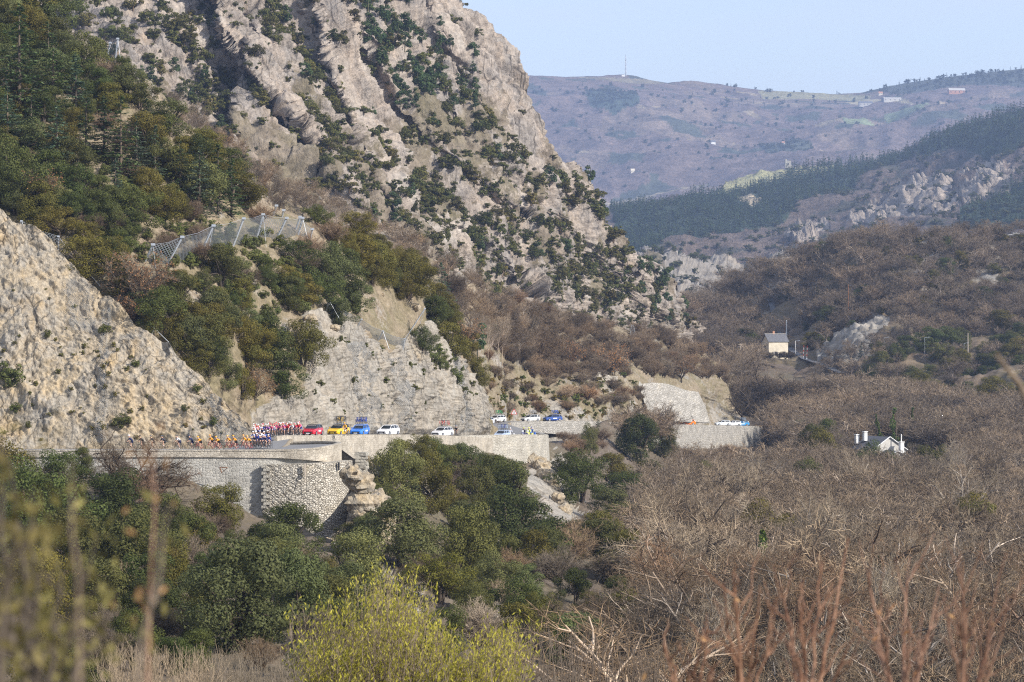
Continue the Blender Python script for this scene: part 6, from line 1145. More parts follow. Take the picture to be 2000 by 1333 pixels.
# ---- cars
def sec(y, w, z0, zb, zt, wt): return [(-w * .96, y, z0), (-w, y, (z0 + zb) / 2), (-w * .985, y, zb), (-wt, y, zt), (wt, y, zt), (w * .985, y, zb), (w, y, (z0 + zb) / 2), (w * .96, y, z0)]
def car_meshes():
    b = MB(); b.loft([sec(-2.30, .72, .42, .72, .80, .62), sec(-2.22, .82, .30, .86, .95, .74), sec(-1.8, .90, .22, .93, 1.02, .80), sec(-.4, .92, .20, .92, .99, .80), sec(.75, .92, .20, .90, .98, .80), sec(1.0, .91, .20, .86, .96, .78), sec(1.7, .89, .22, .80, .88, .76), sec(2.15, .82, .26, .70, .78, .68), sec(2.33, .70, .34, .60, .66, .58)])
    def ws(y, w0, z0, w1, z1): return [(-w0, y, z0), (-w1, y, z1), (w1, y, z1), (w0, y, z0)]
    g = MB(); g.loft([ws(-2.12, .74, .96, .70, 1.02), ws(-1.82, .77, .97, .60, 1.40), ws(-.2, .79, .96, .62, 1.43), ws(.28, .79, .95, .60, 1.37), ws(1.05, .76, .93, .70, .955)])
    r = MB(); r.loft([ws(-1.90, .635, 1.37, .58, 1.43), ws(-1.0, .66, 1.41, .60, 1.475), ws(-.2, .66, 1.42, .60, 1.475), ws(.24, .64, 1.365, .58, 1.41)])
    for s in (-1, 1):
        for (y0, z0, y1, z1, x0, x1) in ((1.03, .95, .26, 1.385, .775, .625), (-.45, .97, -.5, 1.43, .80, .645), (-1.40, .97, -1.5, 1.42, .79, .635), (-2.1, .99, -1.85, 1.40, .755, .62)): r.tube((s * x0, y0, z0), (s * x1, y1, z1), .036, n=5)
    wh = MB(); n = 18
    for k in range(2):
        x = (-.10, .10)[k]
    wh.tube((-.11, 0, 0), (.11, 0, 0), .325, n=18, m=0); wh.tube((-.118, 0, 0), (.118, 0, 0), .215, n=14, m=1)
    hl = MB(); hl.box((0, 0, 0), (.42, .12, .13), top=.8)
    gr = MB(); gr.loft([[(-.55, 2.27, .36), (-.60, 2.27, .58), (.60, 2.27, .58), (.55, 2.27, .36)], [(-.45, 2.375, .38), (-.50, 2.365, .56), (.50, 2.365, .56), (.45, 2.375, .38)]])
    pl = MB(); pl.box((0, 2.39, .37), (.5, .03, .11))
    bn = MB(); bn.box((0, 0, 0), (1.05, .02, .11)); mr = MB(); mr.box((0, 0, 0), (.2, .1, .13), top=.8)
    rk = MB()
    for y in (-1.5, -.75, .05): rk.tube((-.72, y, 1.54), (.72, y, 1.54), .022, n=5); rk.box((-.62, y, 1.50), (.05, .08, .1)); rk.box((.62, y, 1.50), (.05, .08, .1))
    st = MB(); st.box((0, 0, 0), (.012, 1.1, .2))
    return dict(body=b.mesh('car_body', [M['paint']]), windows=g.mesh('car_windows', [M['glass']]), roof=r.mesh('car_roof', [M['paint']]), wheel=wh.mesh('car_wheel', [M['tyre'], M['rim']]), headlight=hl.mesh('car_headlight', [M['lamp']]), grille=gr.mesh('car_grille', [M['black']]), number_plate=pl.mesh('car_plate', [M['plate_white']]), plate_yellow=pl.mesh('car_plate_yellow', [M['yellow_paint']]), banner=bn.mesh('car_banner', [M['plate_white']]), mirror=mr.mesh('car_mirror', [M['paint']]), rack=rk.mesh('car_rack', [M['steel']]), door_sticker=st.mesh('door_sticker', [M['plate_white']]))
CM = car_meshes()
CARS = []
def car(px, d, color, label, yaw=None, roofcol=None, rack=True, banner=True, plate='number_plate', trim=None):
    loc, t = on_road(px, d); rz = math.atan2(-(-t).x, (-t).y) if yaw is None else heading(yaw)
    e = empty('team_car', loc, rz); tag(e, label, 'car'); o = obj('body', CM['body'], e); settint(o, color); obj('windows', CM['windows'], e); o = obj('roof', CM['roof'], e); settint(o, roofcol or color)
    for x in (-.82, .82):
        for y in (-1.42, 1.42): obj('wheel', CM['wheel'], e, (x, y, .325))
        o = obj('headlight', CM['headlight'], e, (x * .74, 2.17, .655)); o.rotation_euler = (0, 0, -.35 if x > 0 else .35)
        o = obj('mirror', CM['mirror'], e, (x * 1.19, .72, 1.02)); settint(o, color); obj('door_sticker', CM['door_sticker'], e, (x * 1.124, -.1, .64)) if color[0] < .7 or color[2] < .5 else None
    obj('grille', CM['grille'], e); obj('number_plate', CM[plate], e)
    if banner: o = obj('banner', CM['banner'], e, (0, .42, 1.335)); o.rotation_euler = (-.95, 0, 0)
    if rack: obj('roof_rack', CM['rack'], e)
    CARS.append((e, loc, rz)); return e, loc, rz
def roof_bikes(c, n, cols, word):
    e, loc, rz = c
    for i in range(n):
        x = -.62 + 1.24 * i / max(1, n - 1); y = -.70 + .18 * ((i * 7) % 3 - 1); off = Matrix.Rotation(rz, 3, 'Z') @ Vector((x, y, 0)); up = i % 2
        bicycle(loc + off + Vector((0, 0, 1.56)), rz + (math.pi if up else 0) + R.uniform(-.08, .08), cols[i % len(cols)], 'spare bicycle carried on the roof of the %s' % word, 'spare bicycles on the %s' % word)
WH = (0.78, 0.78, 0.79)
car(611, 373, (0.52, 0.015, 0.035), 'red car following the bunch of cyclists', 168, (0.03, 0.03, 0.035), rack=False)
c = car(661, 384, (0.85, 0.50, 0.01), 'yellow team car with black front behind the red car', 163, (0.03, 0.03, 0.03), plate='plate_yellow'); roof_bikes(c, 5, [BLACK, (0.7, .45, .02)], 'yellow car')
c = car(703, 391, (0.03, 0.20, 0.72), 'bright blue team car beside the yellow one', 168); roof_bikes(c, 6, [(0.03, 0.10, .55), (0.02, .05, .3)], 'bright blue car')
car(758, 403, WH, 'white estate car with black grille and bare roof', 158, rack=False, banner=False)
c = car(864, 449, WH, 'white car with red skirts and red bicycles on top', 152); roof_bikes(c, 5, [(0.6, .04, .03), (0.5, .5, .5)], 'white car with red skirts')
c = car(980, 498, (0.45, 0.55, 0.72), 'pale blue car half hidden by bushes before the bastion', 160); roof_bikes(c, 5, [(0.5, .6, .75), (0.03, .06, .4)], 'pale blue car')
c = car(970, 606, WH, 'white car with green bicycles on the road beyond the bend', 140); roof_bikes(c, 4, [(0.02, .35, .12)], 'white car with green bicycles')
car(944, 588, (0.5, .52, .55), 'grey car hidden behind the bare tree at the second bend', 120)
c = car(1036, 634, (0.6, 0.6, 0.6), 'pale grey car behind the roadside twigs', 130); roof_bikes(c, 4, [(0.4, .4, .42)], 'pale grey car')
c = car(1079, 650, (0.03, 0.08, 0.30), 'dark blue car before the white one on the far road', 125); roof_bikes(c, 5, [(0.03, .12, .5)], 'dark blue car')
c = car(1112, 661, WH, 'white car with dark bicycles right of the dark blue one', 122); roof_bikes(c, 5, [BLACK, (0.4, .4, .4)], 'white car right of the dark blue one')
c = car(1208, 699, WH, 'white car half hidden by the dark oak', 118); roof_bikes(c, 4, [(0.5, .5, .5)], 'white car half hidden by the oak')
c = car(1288, 740, (0.75, 0.06, 0.12), 'pinkish red car below the leaning wall', 118); roof_bikes(c, 5, [WHITE], 'pinkish red car')
c = car(1342, 769, (0.85, 0.20, 0.01), 'orange car below the right end of the leaning wall', 112); roof_bikes(c, 5, [BLACK], 'orange car')
c = car(1411, 811, (0.70, 0.74, 0.76), 'silver white car, first of the last three cars', 112); roof_bikes(c, 4, [BLACK, (0.1, .1, .1)], 'silver white car')
c = car(1432, 824, WH, 'white car in the middle of the last three cars', 112); roof_bikes(c, 4, [BLACK], 'middle one of the last cars')
c = car(1448, 836, (0.05, 0.30, 0.62), 'sky blue car at the very end of the convoy', 112); roof_bikes(c, 3, [(0.3, .4, .5)], 'sky blue last car')
cyclist(891, 452, (BLACK, BLACK, BLACK, (0.05, .12, .3)), heading(165), 'lone cyclist in black behind the white car with red skirts', None, None, 'bicycle of the lone cyclist in black')
cyclist(676, 374, ((0.80, .42, .02), BLACK, BLACK, (0.85, .40, .0)), heading(160), 'cyclist in yellow and black beside the yellow car', None, None, 'black bicycle beside the yellow car')
# ---- motorcycles
def moto_meshes():
    f = MB(); f.loft([[(-.10, -.75, .80), (-.14, -.75, .92), (.14, -.75, .92), (.10, -.75, .80)], [(-.20, -.1, .55), (-.22, -.1, .84), (.22, -.1, .84), (.20, -.1, .55)], [(-.24, .25, .42), (-.24, .25, 1.0), (.24, .25, 1.0), (.24, .25, .42)], [(-.30, .62, .62), (-.26, .60, 1.10), (.26, .60, 1.10), (.30, .62, .62)], [(-.12, .86, .78), (-.12, .82, .98), (.12, .82, .98), (.12, .86, .78)]])
    for s in (-1, 1): f.box((s * .42, -.62, .72), (.26, .5, .42), top=.9)
    w_ = MB(); w_.ring((0, 0, 0), .27, .065, 'X', 16, 6); w_.tube((-.03, 0, 0), (.03, 0, 0), .22, n=12)
    s_ = MB(); s_.loft([[(-.22, .62, 1.08), (-.20, .60, 1.12), (.20, .60, 1.12), (.22, .62, 1.08)], [(-.16, .44, 1.44), (-.14, .42, 1.45), (.14, .42, 1.45), (.16, .44, 1.44)]])
    h = MB(); h.tube((-.38, .38, 1.10), (.38, .38, 1.10), .02, n=5); h.tube((0, .74, .33), (0, .45, 1.0), .05, n=6); h.tube((0, -.68, .33), (0, -.1, .5), .05, n=6)
    l = MB(); l.box((0, .87, .90), (.18, .04, .12))
    return dict(body=f.mesh('motorcycle_body', [M['paint']]), wheel=w_.mesh('motorcycle_wheel', [M['tyre']]), windscreen=s_.mesh('motorcycle_windscreen', [M['lamp']]), fork=h.mesh('motorcycle_fork', [M['black']]), headlight=l.mesh('motorcycle_headlight', [M['lamp']]))
MM = moto_meshes()
def moto_rider():
    J = [(0, -.15, .98), (0, -.10, 1.22), (0, -.04, 1.46), (0, -.01, 1.58), (0, .02, 1.68), (0, .03, 1.78)]; rad = [.17, .165, .185, .08, .11, .11]; ed = [(0, 1), (1, 2), (2, 3), (3, 4), (4, 5)]; zn = [0, 0, 0, 2, 2]
    for s in (1, -1):
        b = len(J); J += [(s * .23, -.02, 1.45), (s * .34, .10, 1.22), (s * .34, .34, 1.12), (s * .33, .42, 1.11)]; rad += [.08, .068, .055, .05]; ed += [(2, b), (b, b + 1), (b + 1, b + 2), (b + 2, b + 3)]; zn += [0, 0, 0, 3]
        b = len(J); J += [(s * .14, -.08, .95), (s * .30, .22, .84), (s * .30, .02, .46), (s * .30, .16, .40)]; rad += [.11, .085, .06, .055]; ed += [(0, b), (b, b + 1), (b + 1, b + 2), (b + 2, b + 3)]; zn += [1, 1, 1, 3]
    return skin_body('motorcyclist', J, ed, rad, zn)
MR = moto_rider()
def motorcycle(px, d, yaw, bikecol, jacket, hel, label, rlabel):
    loc, t = on_road(px, d); rz = heading(yaw); e = empty('motorcycle', loc, rz); tag(e, label, 'motorcycle'); o = obj('body', MM['body'], e); settint(o, bikecol); obj('windscreen', MM['windscreen'], e); obj('fork', MM['fork'], e); obj('headlight', MM['headlight'], e)
    for y in (-.68, .74): obj('wheel', MM['wheel'], e, (0, y, .335))
    p = obj('person', person_body(MR, (jacket, BLACK, SKIN, BLACK, jacket)), None, loc); p.rotation_euler = (0, 0, rz); tag(p, rlabel, 'person'); h = obj('helmet', HELM, p, (0, .03, 1.80)); h.scale = (1.3, 1.1, 1.6); settint(h, hel)
motorcycle(997, 502, 165, WHITE, (0.55, .56, .62), WHITE, 'white motorcycle in front of the pale blue car', 'motorcyclist in grey white with a white helmet')
motorcycle(1023, 507, 160, (0.1, .1, .2), (0.05, .05, .07), (0.6, .7, .1), 'dark motorcycle on the bastion bend', 'motorcyclist in black on the bastion bend')
motorcycle(1033, 509, 160, (0.75, .75, .2), (0.65, .75, .1), (0.75, .8, .1), 'white and yellow motorcycle nearest the bastion corner', 'motorcyclist in a bright yellow jacket')
motorcycle(1038, 514, 160, (0.05, .15, .5), (0.05, .12, .35), (0.05, .1, .3), 'blue motorcycle behind the yellow rider', 'motorcyclist in blue behind the yellow rider')
motorcycle(1455, 840, 140, (0.6, .6, .6), (0.6, .75, .15), (0.8, .8, .8), 'motorcycle at the tail of the convoy', 'motorcyclist in a yellow green vest at the tail')
# warning sign at the second bend
loc, t = on_road(1013, 622); e = empty('warning_sign', loc + Vector((-1.0, 4, 0))); tag(e, 'triangular red bordered warning sign beside the far road', 'sign'); mb = MB(); mb.tube((0, 0, 0), (0, 0, 1.6), .04); mb.build('pole', M['steel'], e)
def tri(r, y): return [(-r * .87, y, 1.9 - r * .5), (0, y, 1.9 + r), (r * .87, y, 1.9 - r * .5)]
mb = MB(); mb.loft([tri(.85, -.02), tri(.85, .02)]); mb.build('border', M['red_paint'], e); mb = MB(); mb.loft([tri(.6, -.035), tri(.6, -.025)]); mb.build('face', M['plate_white'], e); mb = MB(); mb.box((0, -.04, 1.9), (.16, .012, .5)); mb.build('symbol', M['black'], e)

# ---------------------------------------------------------------- houses and the railway crossing
def house(name, loc, rz, label, Wd, Dp, hw, hr, wallm, roofm, over=0.35, foot=-3):
    """ridge along local x; front is local -y"""
    e = empty(name, loc, rz); tag(e, label, 'house'); b = MB(); x, y = Wd / 2, Dp / 2
    b.add([(-x, -y, foot), (x, -y, foot), (x, y, foot), (-x, y, foot), (-x, -y, hw), (x, -y, hw), (x, y, hw), (-x, y, hw), (-x, 0, hr), (x, 0, hr)], [(0, 1, 5, 4), (1, 2, 6, 9, 5), (2, 3, 7, 6), (3, 0, 4, 8, 7), (4, 5, 9, 8), (6, 7, 8, 9), (3, 2, 1, 0)]); b.build('walls', wallm, e)
    s = (hr - hw) / y; r = MB(); xo = x + over; yo = y + over; t_ = .18; z0 = hw - over * s
    for sg in (-1, 1): r.loft([[(-xo, sg * yo, z0 + .02), (-xo, 0, hr + .02), (-xo, 0, hr + t_ + .05), (-xo, sg * yo, z0 + t_)], [(xo, sg * yo, z0 + .02), (xo, 0, hr + .02), (xo, 0, hr + t_ + .05), (xo, sg * yo, z0 + t_)]])
    ro = r.build('roof', roofm, e); return e, ro
def opening(e, name, c, size, mat, shutters=False):
    f = MB(); f.box(c, size); o = f.build(name, mat, e)
    if shutters:
        for s in (-1, 1): q_ = MB(); q_.box((c[0] + s * size[0] * .85, c[1] - .02, c[2]), (size[0] * .6, .08, size[2])); q_.build('shutter', M['greywall'], o)
e, ro = house('crossing_house', P(1514, 697, 1072), 0.33, 'cream two storey house with slate roof at the level crossing', 7.9, 6.0, 5.8, 8.3, M['cream'], M['slate'], foot=-0.9)
mb = MB(); mb.box((-.6, .2, 8.9), (.8, .6, 1.5)); mb.build('chimney', M['terracotta'], ro); mb = MB(); mb.box((0, 0, 8.66), (8.8, .25, .14)); mb.build('ridge_tiles', M['greywall'], ro)
opening(e, 'window', (-1.1, -3.02, 1.2), (.85, .12, 1.4), M['dark'], True); opening(e, 'door', (2.3, -3.02, .9), (.95, .12, 2.0), M['dark']); opening(e, 'window', (-4.0, .3, 3.6), (.12, .8, 1.2), M['dark'])
for sx in (1493, 1506, 1521, 1534, 1545):
    q_ = P(sx, 702 + (sx % 3), 1066); single('bare_shrub', SCRUB[sx % 3][2], q_, 18 * 1066 / F, 'leafless bush in front of the crossing house', 'shrub', 'leafless bushes in front of the crossing house', (.8, .76, .7), 1.3)
gz = P(1722, 917, 672)
e, ro = house('gabled_house', gz + Vector((0, 5.5, 0)), -math.pi / 2 + 0.42, 'white gabled house with grey roof in the clearing', 9.5, 9.2, 4.6, 7.4, M['pale_render'], M['slate'], 0.3)
for (x, y, h) in ((-2.6, -2.2, 7.9), (-4.0, -3.6, 7.2)): mb = MB(); mb.box((x, y, h - .4), (.9, .8, 2.0)); mb.box((x, y, h + .75), (1.15, 1.05, .16)); mb.build('chimney', M['white_paint'], ro)
for sg in (-1, 1): mb = MB(); mb.tube((5.12, sg * 4.9, 4.45), (5.12, 0, 7.62), .13, n=4); mb.build('verge_board', M['white_paint'], ro)
e, ro = house('front_annexe', gz + Vector((1.9, -1.5, 0)), -math.pi / 2 + 0.42, 'lower white gabled annexe in front of the gabled house', 6.0, 7.6, 2.6, 4.3, M['pale_render'], M['slate'], 0.3)
for sg in (-1, 1): mb = MB(); mb.tube((3.36, sg * 4.1, 2.5), (3.36, 0, 4.5), .13, n=4); mb.build('verge_board', M['white_paint'], ro)
mb = MB(); mb.box((-.2, 3.1, 4.6), (.95, .95, 3.6)); mb.box((-.2, 3.1, 6.45), (1.2, 1.2, .18)); mb.tube((-.2, 3.1, 6.5), (-.2, 3.1, 8.3), .13); mb.build('chimney', M['white_paint'], ro)
LANE = [(1640, 720, 1060), (1600, 712, 1078), (1568, 696, 1102), (1545, 684, 1122), (1525, 660, 1152), (1516, 630, 1182), (1508, 600, 1212), (1500, 575, 1242), (1492, 558, 1268)]
M['shaded_lane_asphalt'] = plain('shaded_lane_asphalt', (0.12, 0.12, 0.125), 0.9)  # asphalt colour darkened to stand in for tree shadow over the lane
def on(hill, pts): return [hill.at(a, b) + Vector((0, 0, 0.6)) for a, b, _ in pts]
lp_ = on(hillW, LANE); sm = []
for i in range(len(lp_) - 1):
    for j in range(4): sm.append(lp_[i].lerp(lp_[i + 1], j / 4))
ribbon('lane', sm + [lp_[-1]], 1.25, M['shaded_lane_asphalt'], 0.1)
def pole(px, py0, py1, hill, label, r=0.16, mat='wood_pole', arms=0, lamp=False, cat='utility pole', name='utility_pole'):
    loc = hill.at(px, py1); H = (py1 - py0) * loc.y / F; e = empty(name, loc); tag(e, label, cat); mb = MB(); mb.tube((0, 0, -.5), (0, 0, H), r, r * .7, 7); mb.build('post', M[mat], e)
    for i in range(arms): mb = MB(); mb.box((0, -.1, H - .35 - i * .9), (1.7, .12, .14)); mb.build('crossarm', M[mat], e)
    if lamp: mb = MB(); mb.tube((0, 0, H - .1), (1.3, -.2, H + .15), .07); mb.box((1.4, -.2, H + .12), (.7, .25, .14)); mb.build('lamp_head', M['steel'], e)
pole(1478, 528, 550, hillW, 'pole with lamp at the top of the steep lane', lamp=True); pole(1497, 565, 592, hillW, 'lamp pole halfway up the steep lane', lamp=True); pole(1534, 620, 658, hillW, 'thick pale pole beside the crossing house', 0.28, 'white_paint'); pole(1527, 615, 655, hillW, 'thin rusty mast beside the pale pole', 0.09, 'rust', 0, False, 'mast', 'iron_mast'); pole(1446, 653, 684, valley, 'concrete pole with crossarms left of the crossing house', 0.2, 'wood_pole', 3)
pole(1655, 550, 626, hillW, 'thin red mast on the wooded hill', 0.12, 'rust', 0, False, 'mast', 'iron_mast'); pole(1890, 640, 680, hillW, 'wooden pole on the low hill at right', 0.22); pole(1806, 657, 690, hillW, 'street lamp by the railway at right', .08, 'steel', 0, True, 'street lamp', 'street_lamp'); pole(1727, 660, 694, hillW, 'street lamp near the yellow sign', .08, 'steel', 0, True, 'street lamp', 'street_lamp'); pole(1882, 655, 684, hillW, 'thin street lamp beside the wooden pole', .08, 'steel', 0, True, 'street lamp', 'street_lamp'); pole(1552, 662, 692, hillW, 'white lamp post on the left of the level crossing', .12, 'white_paint', 0, True, 'street lamp', 'street_lamp')
pole(1330, 655, 668, hillW, 'distant small pole in the woods left of the house', .12, 'wood_pole', 1)
for px, lab in ((1562, 'raised crossing barrier left of the lane'), (1568, 'raised crossing barrier right of the lane')):
    loc = hillW.at(px + 4, 698); e = empty('crossing_barrier', loc); tag(e, lab, 'barrier'); mb = MB(); mb.box((0, 0, .6), (.5, .5, 1.2), top=.8); mb.build('base', M['steel'], e); mb = MB()
    for i in range(6): mb.tube((.1 * i * .3, 0, 1.0 + i * .8), (.1 * (i + 1) * .3, 0, 1.8 + i * .8), .08, m=i % 2)
    mb.build('boom', [M['white_paint'], M['red_paint']], e)
loc = hillW.at(1598, 694); e = empty('crossing_hut', loc); tag(e, 'small grey hut with a white side beside the level crossing', 'hut'); mb = MB(); mb.box((0, 0, 1.3), (3.2, 2.4, 3.4)); mb.build('walls', M['greywall'], e); mb = MB(); mb.box((0, 0, 3.1), (3.6, 2.8, .2)); mb.build('roof', M['slate'], e); mb = MB(); mb.box((.9, -1.23, 1.2), (1.0, .08, 2.2)); mb.build('door', M['white_paint'], e)
loc = hillW.at(1708, 690); e = empty('road_sign', loc); tag(e, 'yellow sign by the railway at right', 'sign'); mb = MB(); mb.tube((0, 0, 0), (0, 0, 1.6), .05); mb.build('post', M['steel'], e); mb = MB(); mb.box((0, -.06, 1.9), (1.5, .05, .9)); mb.build('board', M['yellow_paint'], e)
loc = hillW.at(1975, 472); e = empty('barrier_gate', loc); tag(e, 'white lattice barrier with red end on the crest at the right edge', 'barrier'); mb = MB(); mb.box((0, 0, 1.3), (8.0, .3, .5)); mb.box((2.4, 0, 1.7), (3.0, .4, .9)); mb.build('boom', M['white_paint'], e); mb = MB(); mb.box((-4.3, 0, 1.3), (.7, .35, 1.1)); mb.build('end_block', M['red_paint'], e); mb = MB(); mb.box((-3, 0, .4), (.3, .3, 1.6)); mb.box((3, 0, .4), (.3, .3, 1.6)); mb.build('support', M['steel'], e)
def lattice(name, loc, H, w0, w1, label, mat, n=9, extra=None):
    e = empty(name, loc); tag(e, label, 'mast'); mb = MB()
    for k in range(n):
        z0, z1 = H * k / n, H * (k + 1) / n; a = w0 + (w1 - w0) * k / n; b = w0 + (w1 - w0) * (k + 1) / n; c0 = [(-a, -a), (a, -a), (a, a), (-a, a)]; c1 = [(-b, -b), (b, -b), (b, b), (-b, b)]
        for i in range(4): mb.tube((*c0[i], z0), (*c1[i], z1), H * .005, n=4, m=k % 2); mb.tube((*c0[i], z0), (*c1[(i + 1) % 4], z1), H * .003, n=4, m=k % 2)
    mb.build('lattice', mat, e); return e
fm = farhill.at(1222, 150); e = lattice('radio_mast', fm, 50, 2.0, .9, 'tall red and white radio mast on the far ridge', [M['white_paint'], M['greywall']]); mb = MB(); mb.tube((0, 0, 0), (0, 0, 56), .9, .5); mb.box((0, 0, 30), (3.4, 3.4, 5)); mb.box((0, 0, 42), (2.6, 2.6, 3)); mb.build('antenna', M['steel'], e); mb = MB(); mb.box((-6, 0, 1), (8, 6, 6)); mb.build('equipment_hut', M['white_paint'], e)
lattice('power_pylon', hillR.at(1236, 664), 30 * hillR.at(1236, 664).y / F, 1.0, .3, 'grey lattice pylon at the mountain foot', [M['steel'], M['steel']])
e = lattice('relay_mast', hillW.at(1606, 500), 30 * 1260 / F, 1.0, .8, 'small relay mast with white dish on the hill crest', [M['steel'], M['steel']]); mb = MB(); mb.tube((1.0, -1, 5.6), (1.0, -1.3, 5.6), 1.1, n=14); mb.build('dish', M['white_paint'], e)
L0 = midhill.at(1540, 333); e = empty('ruined_tower', L0); tag(e, 'ruined stone tower on the pale meadow', 'building'); mb = MB(); mb.box((0, 0, 3.5), (8, 7, 10), top=.95); mb.box((-2.6, 0, 9.3), (2.6, 6, 2.6), top=.7); mb.build('walls', M['bastion'], e); bpy.data.meshes[e.children[0].data.name].uv_layers.new(name='UVMap'); mb = MB(); mb.box((5, -1, 1.0), (3.5, 5, 4)); o = mb.mesh('annexe', [M['bastion']]); o.uv_layers.new(name='UVMap'); obj('annexe', o, e); mb = MB(); mb.box((0, -3.5, 4), (1.4, .3, 2.4)); mb.build('window', M['dark'], e)
def farm(px, py, wpx, hpx, label, wallm, roofm, hill=farhill, wins=4):
    loc = hill.at(px, py); k = loc.y / F; e, ro = house('farm_building', loc, 0.1, label, wpx * k, wpx * k * .45, hpx * k * .62, hpx * k, wallm, roofm, .5)
    for i in range(wins): opening(e, 'window', (-wpx * k * .4 + wpx * k * .8 * i / max(1, wins - 1), -wpx * k * .225 - .05, hpx * k * .35), (wpx * k * .05, .2, hpx * k * .2), M['dark'])
farm(1870, 194, 32, 12, 'long terracotta farmhouse on the far ridge', M['terracotta'], M['greywall']); farm(1720, 187, 8, 7, 'little cream house on the far meadow', M['cream'], M['terracotta'], wins=2); farm(1692, 223, 26, 9, 'dark roofed greenhouse on the far tan field', M['greywall'], M['slate']); farm(1746, 223, 34, 8, 'long pale shed right of the greenhouse', M['pale_render'], M['greywall']); farm(1391, 303, 9, 7, 'small white house in the far woods', M['white_paint'], M['slate'], wins=2); farm(1420, 300, 16, 5, 'low white shed in the far woods', M['white_paint'], M['greywall'], wins=3); farm(1532, 296, 9, 6, 'tan house in the dark far wood', M['cream'], M['terracotta'], wins=2); farm(1236, 352, 7, 8, 'pale rock house low on the far slope', M['cream'], M['cream'], wins=2); farm(1625, 318, 10, 4, 'small house at the end of the meadow', M['cream'], M['terracotta'], wins=2)
farm(1660, 470, 12, 7, 'cream ruin wall on the hill crest beside the cypress', M['cream'], M['cream'], hillW, 2); farm(1864, 468, 7, 6, 'tiny red roofed house on the hill crest', M['terracotta'], M['red_paint'], hillW, 1)

# ---------------------------------------------------------------- foreground: out of focus shrubs on the near bank
def stem_curve(rs_, a, b, r0, r1, n=7, wob=0.02):
    a = np.array(a, float); b = np.array(b, float); off = rs_.normal(size=(n + 1, 3)) * wob; off[0] = off[-1] = 0; pts = [a + (b - a) * i / n + off[i] for i in range(n + 1)]
    return [(*pts[i], *pts[i + 1], r0 + (r1 - r0) * i / n, r0 + (r1 - r0) * (i + 1) / n) for i in range(n)], pts
M['grey_stem'] = bark_mat('grey_stem', (0.16, 0.135, 0.11), (0.24, 0.20, 0.165))
def near_plant(name, stems, d, label, cat, barkm, leafm=None, nleaf=0, lsize=0.02, seed=1, side=6, lspread=0.16, leafpart='leaves', sidelen=0.3, lband=(0.25, 1.0)):
    """stems: (base px, base py, tip px, tip py, px radius)"""
    rs_ = np.random.RandomState(seed); segs = []; ends = []; 
    mbx = sum(s_[0] for s_ in stems) / len(stems)
    for bx, by, tx, ty, r in stems:
        bx = mbx
        dd = d + rs_.uniform(-.6, .6) * d * 0.06; a = P(bx, by, dd); b = P(tx, ty, dd * rs_.uniform(.97, 1.05)); r_ = r * dd / F; sg, pts = stem_curve(rs_, a, b, r_, r_ * .3, wob=0.005 * d / 8); segs += sg; L = np.linalg.norm(np.array(b) - np.array(a)); ends += pts[2:]
        for k in range(side):
            f = rs_.uniform(.3, .95); p = pts[int(f * 7)]; v = (np.array(b) - np.array(a)) / L; s_ = rand_unit(rs_, 1)[0]; dv = v * .8 + s_ * .55; dv /= np.linalg.norm(dv); q = p + dv * L * sidelen * rs_.uniform(.4, 1); sg, p2 = stem_curve(rs_, p, q, r_ * .45, r_ * .15, 4, 0.006 * d / 8); segs += sg; ends += p2[1:]
    org = np.array(P(stems[0][0], stems[0][1], d)); segs = np.array(segs); segs[:, :3] -= org; segs[:, 3:6] -= org
    e = empty(name, org); tag(e, label, cat); V, Fq = prisms(segs, 6); obj('stems', mesh_np(name + '_stems', V, [Fq], [M[barkm]], True), e)
    if nleaf:
        E = np.array(ends) - org; p = E[rs_.choice(len(E), nleaf)] + rs_.normal(size=(nleaf, 3)) * lspread * np.array([1, 1, .9]); t = rand_unit(rs_, nleaf); t[:, 2] = np.abs(t[:, 2]) + .3; t /= np.linalg.norm(t, axis=1)[:, None]; w_ = np.cross(t, rand_unit(rs_, nleaf)); w_ /= np.linalg.norm(w_, axis=1)[:, None]; s_ = lsize * (.6 + .8 * rs_.rand(nleaf, 1)); V, Fq = quads_mesh('', p, t * s_, w_ * s_ * .38, None); obj(leafpart, mesh_np(name + '_leaves', V, [Fq], [M[leafm]]), e)
    return e
near_plant('near_shrub', [(90, 1420, -10, 1150, 22), (60, 1420, 20, 900, 9), (10, 1420, 60, 960, 9), (130, 1420, 120, 1120, 9), (-20, 1420, 20, 1080, 9), (180, 1420, 230, 1180, 8), (120, 1420, 190, 1040, 7)], 7.0, 'blurred olive leaved shrub at the bottom left close to the viewer', 'shrub', 'bark', 'near_leaf', 420, 0.020, 5, 6, 0.10)
near_plant('near_shrub', [(20, 1420, 5, 880, 8), (-20, 1420, 30, 960, 7)], 6.0, 'blurred leafy spray at the very left edge', 'shrub', 'bark', 'near_leaf', 170, 0.020, 9, 6, 0.07)
near_plant('leafless_plant', [(165, 1420, 135, 900, 5)], 5.0, 'blurred straight bare stem left of the bent one', 'plant', 'grey_stem', None, 0, 0, 12, 2, sidelen=.12)
near_plant('leafless_plant', [(240, 1440, 332, 985, 6)], 5.0, 'blurred bare stem leaning to the right', 'plant', 'grey_stem', None, 0, 0, 13, 2, sidelen=.12)
near_plant('leafless_plant', [(285, 1440, 305, 830, 4)], 6.5, 'thin reddish stem rising across the parapet', 'plant', 'red_stem', 'dry_leaf', 40, 0.014, 14, 3, 0.03, 'dead_leaves', .12)
near_plant('leafless_plant', [(2090, 900, 1945, 690, 12)], 9.0, 'blurred grey stem reaching in at the right edge', 'plant', 'grey_stem', 'dry_leaf', 0, 0.018, 15, 0, 0.02, 'dead_leaves')
rs = np.random.RandomState(81)
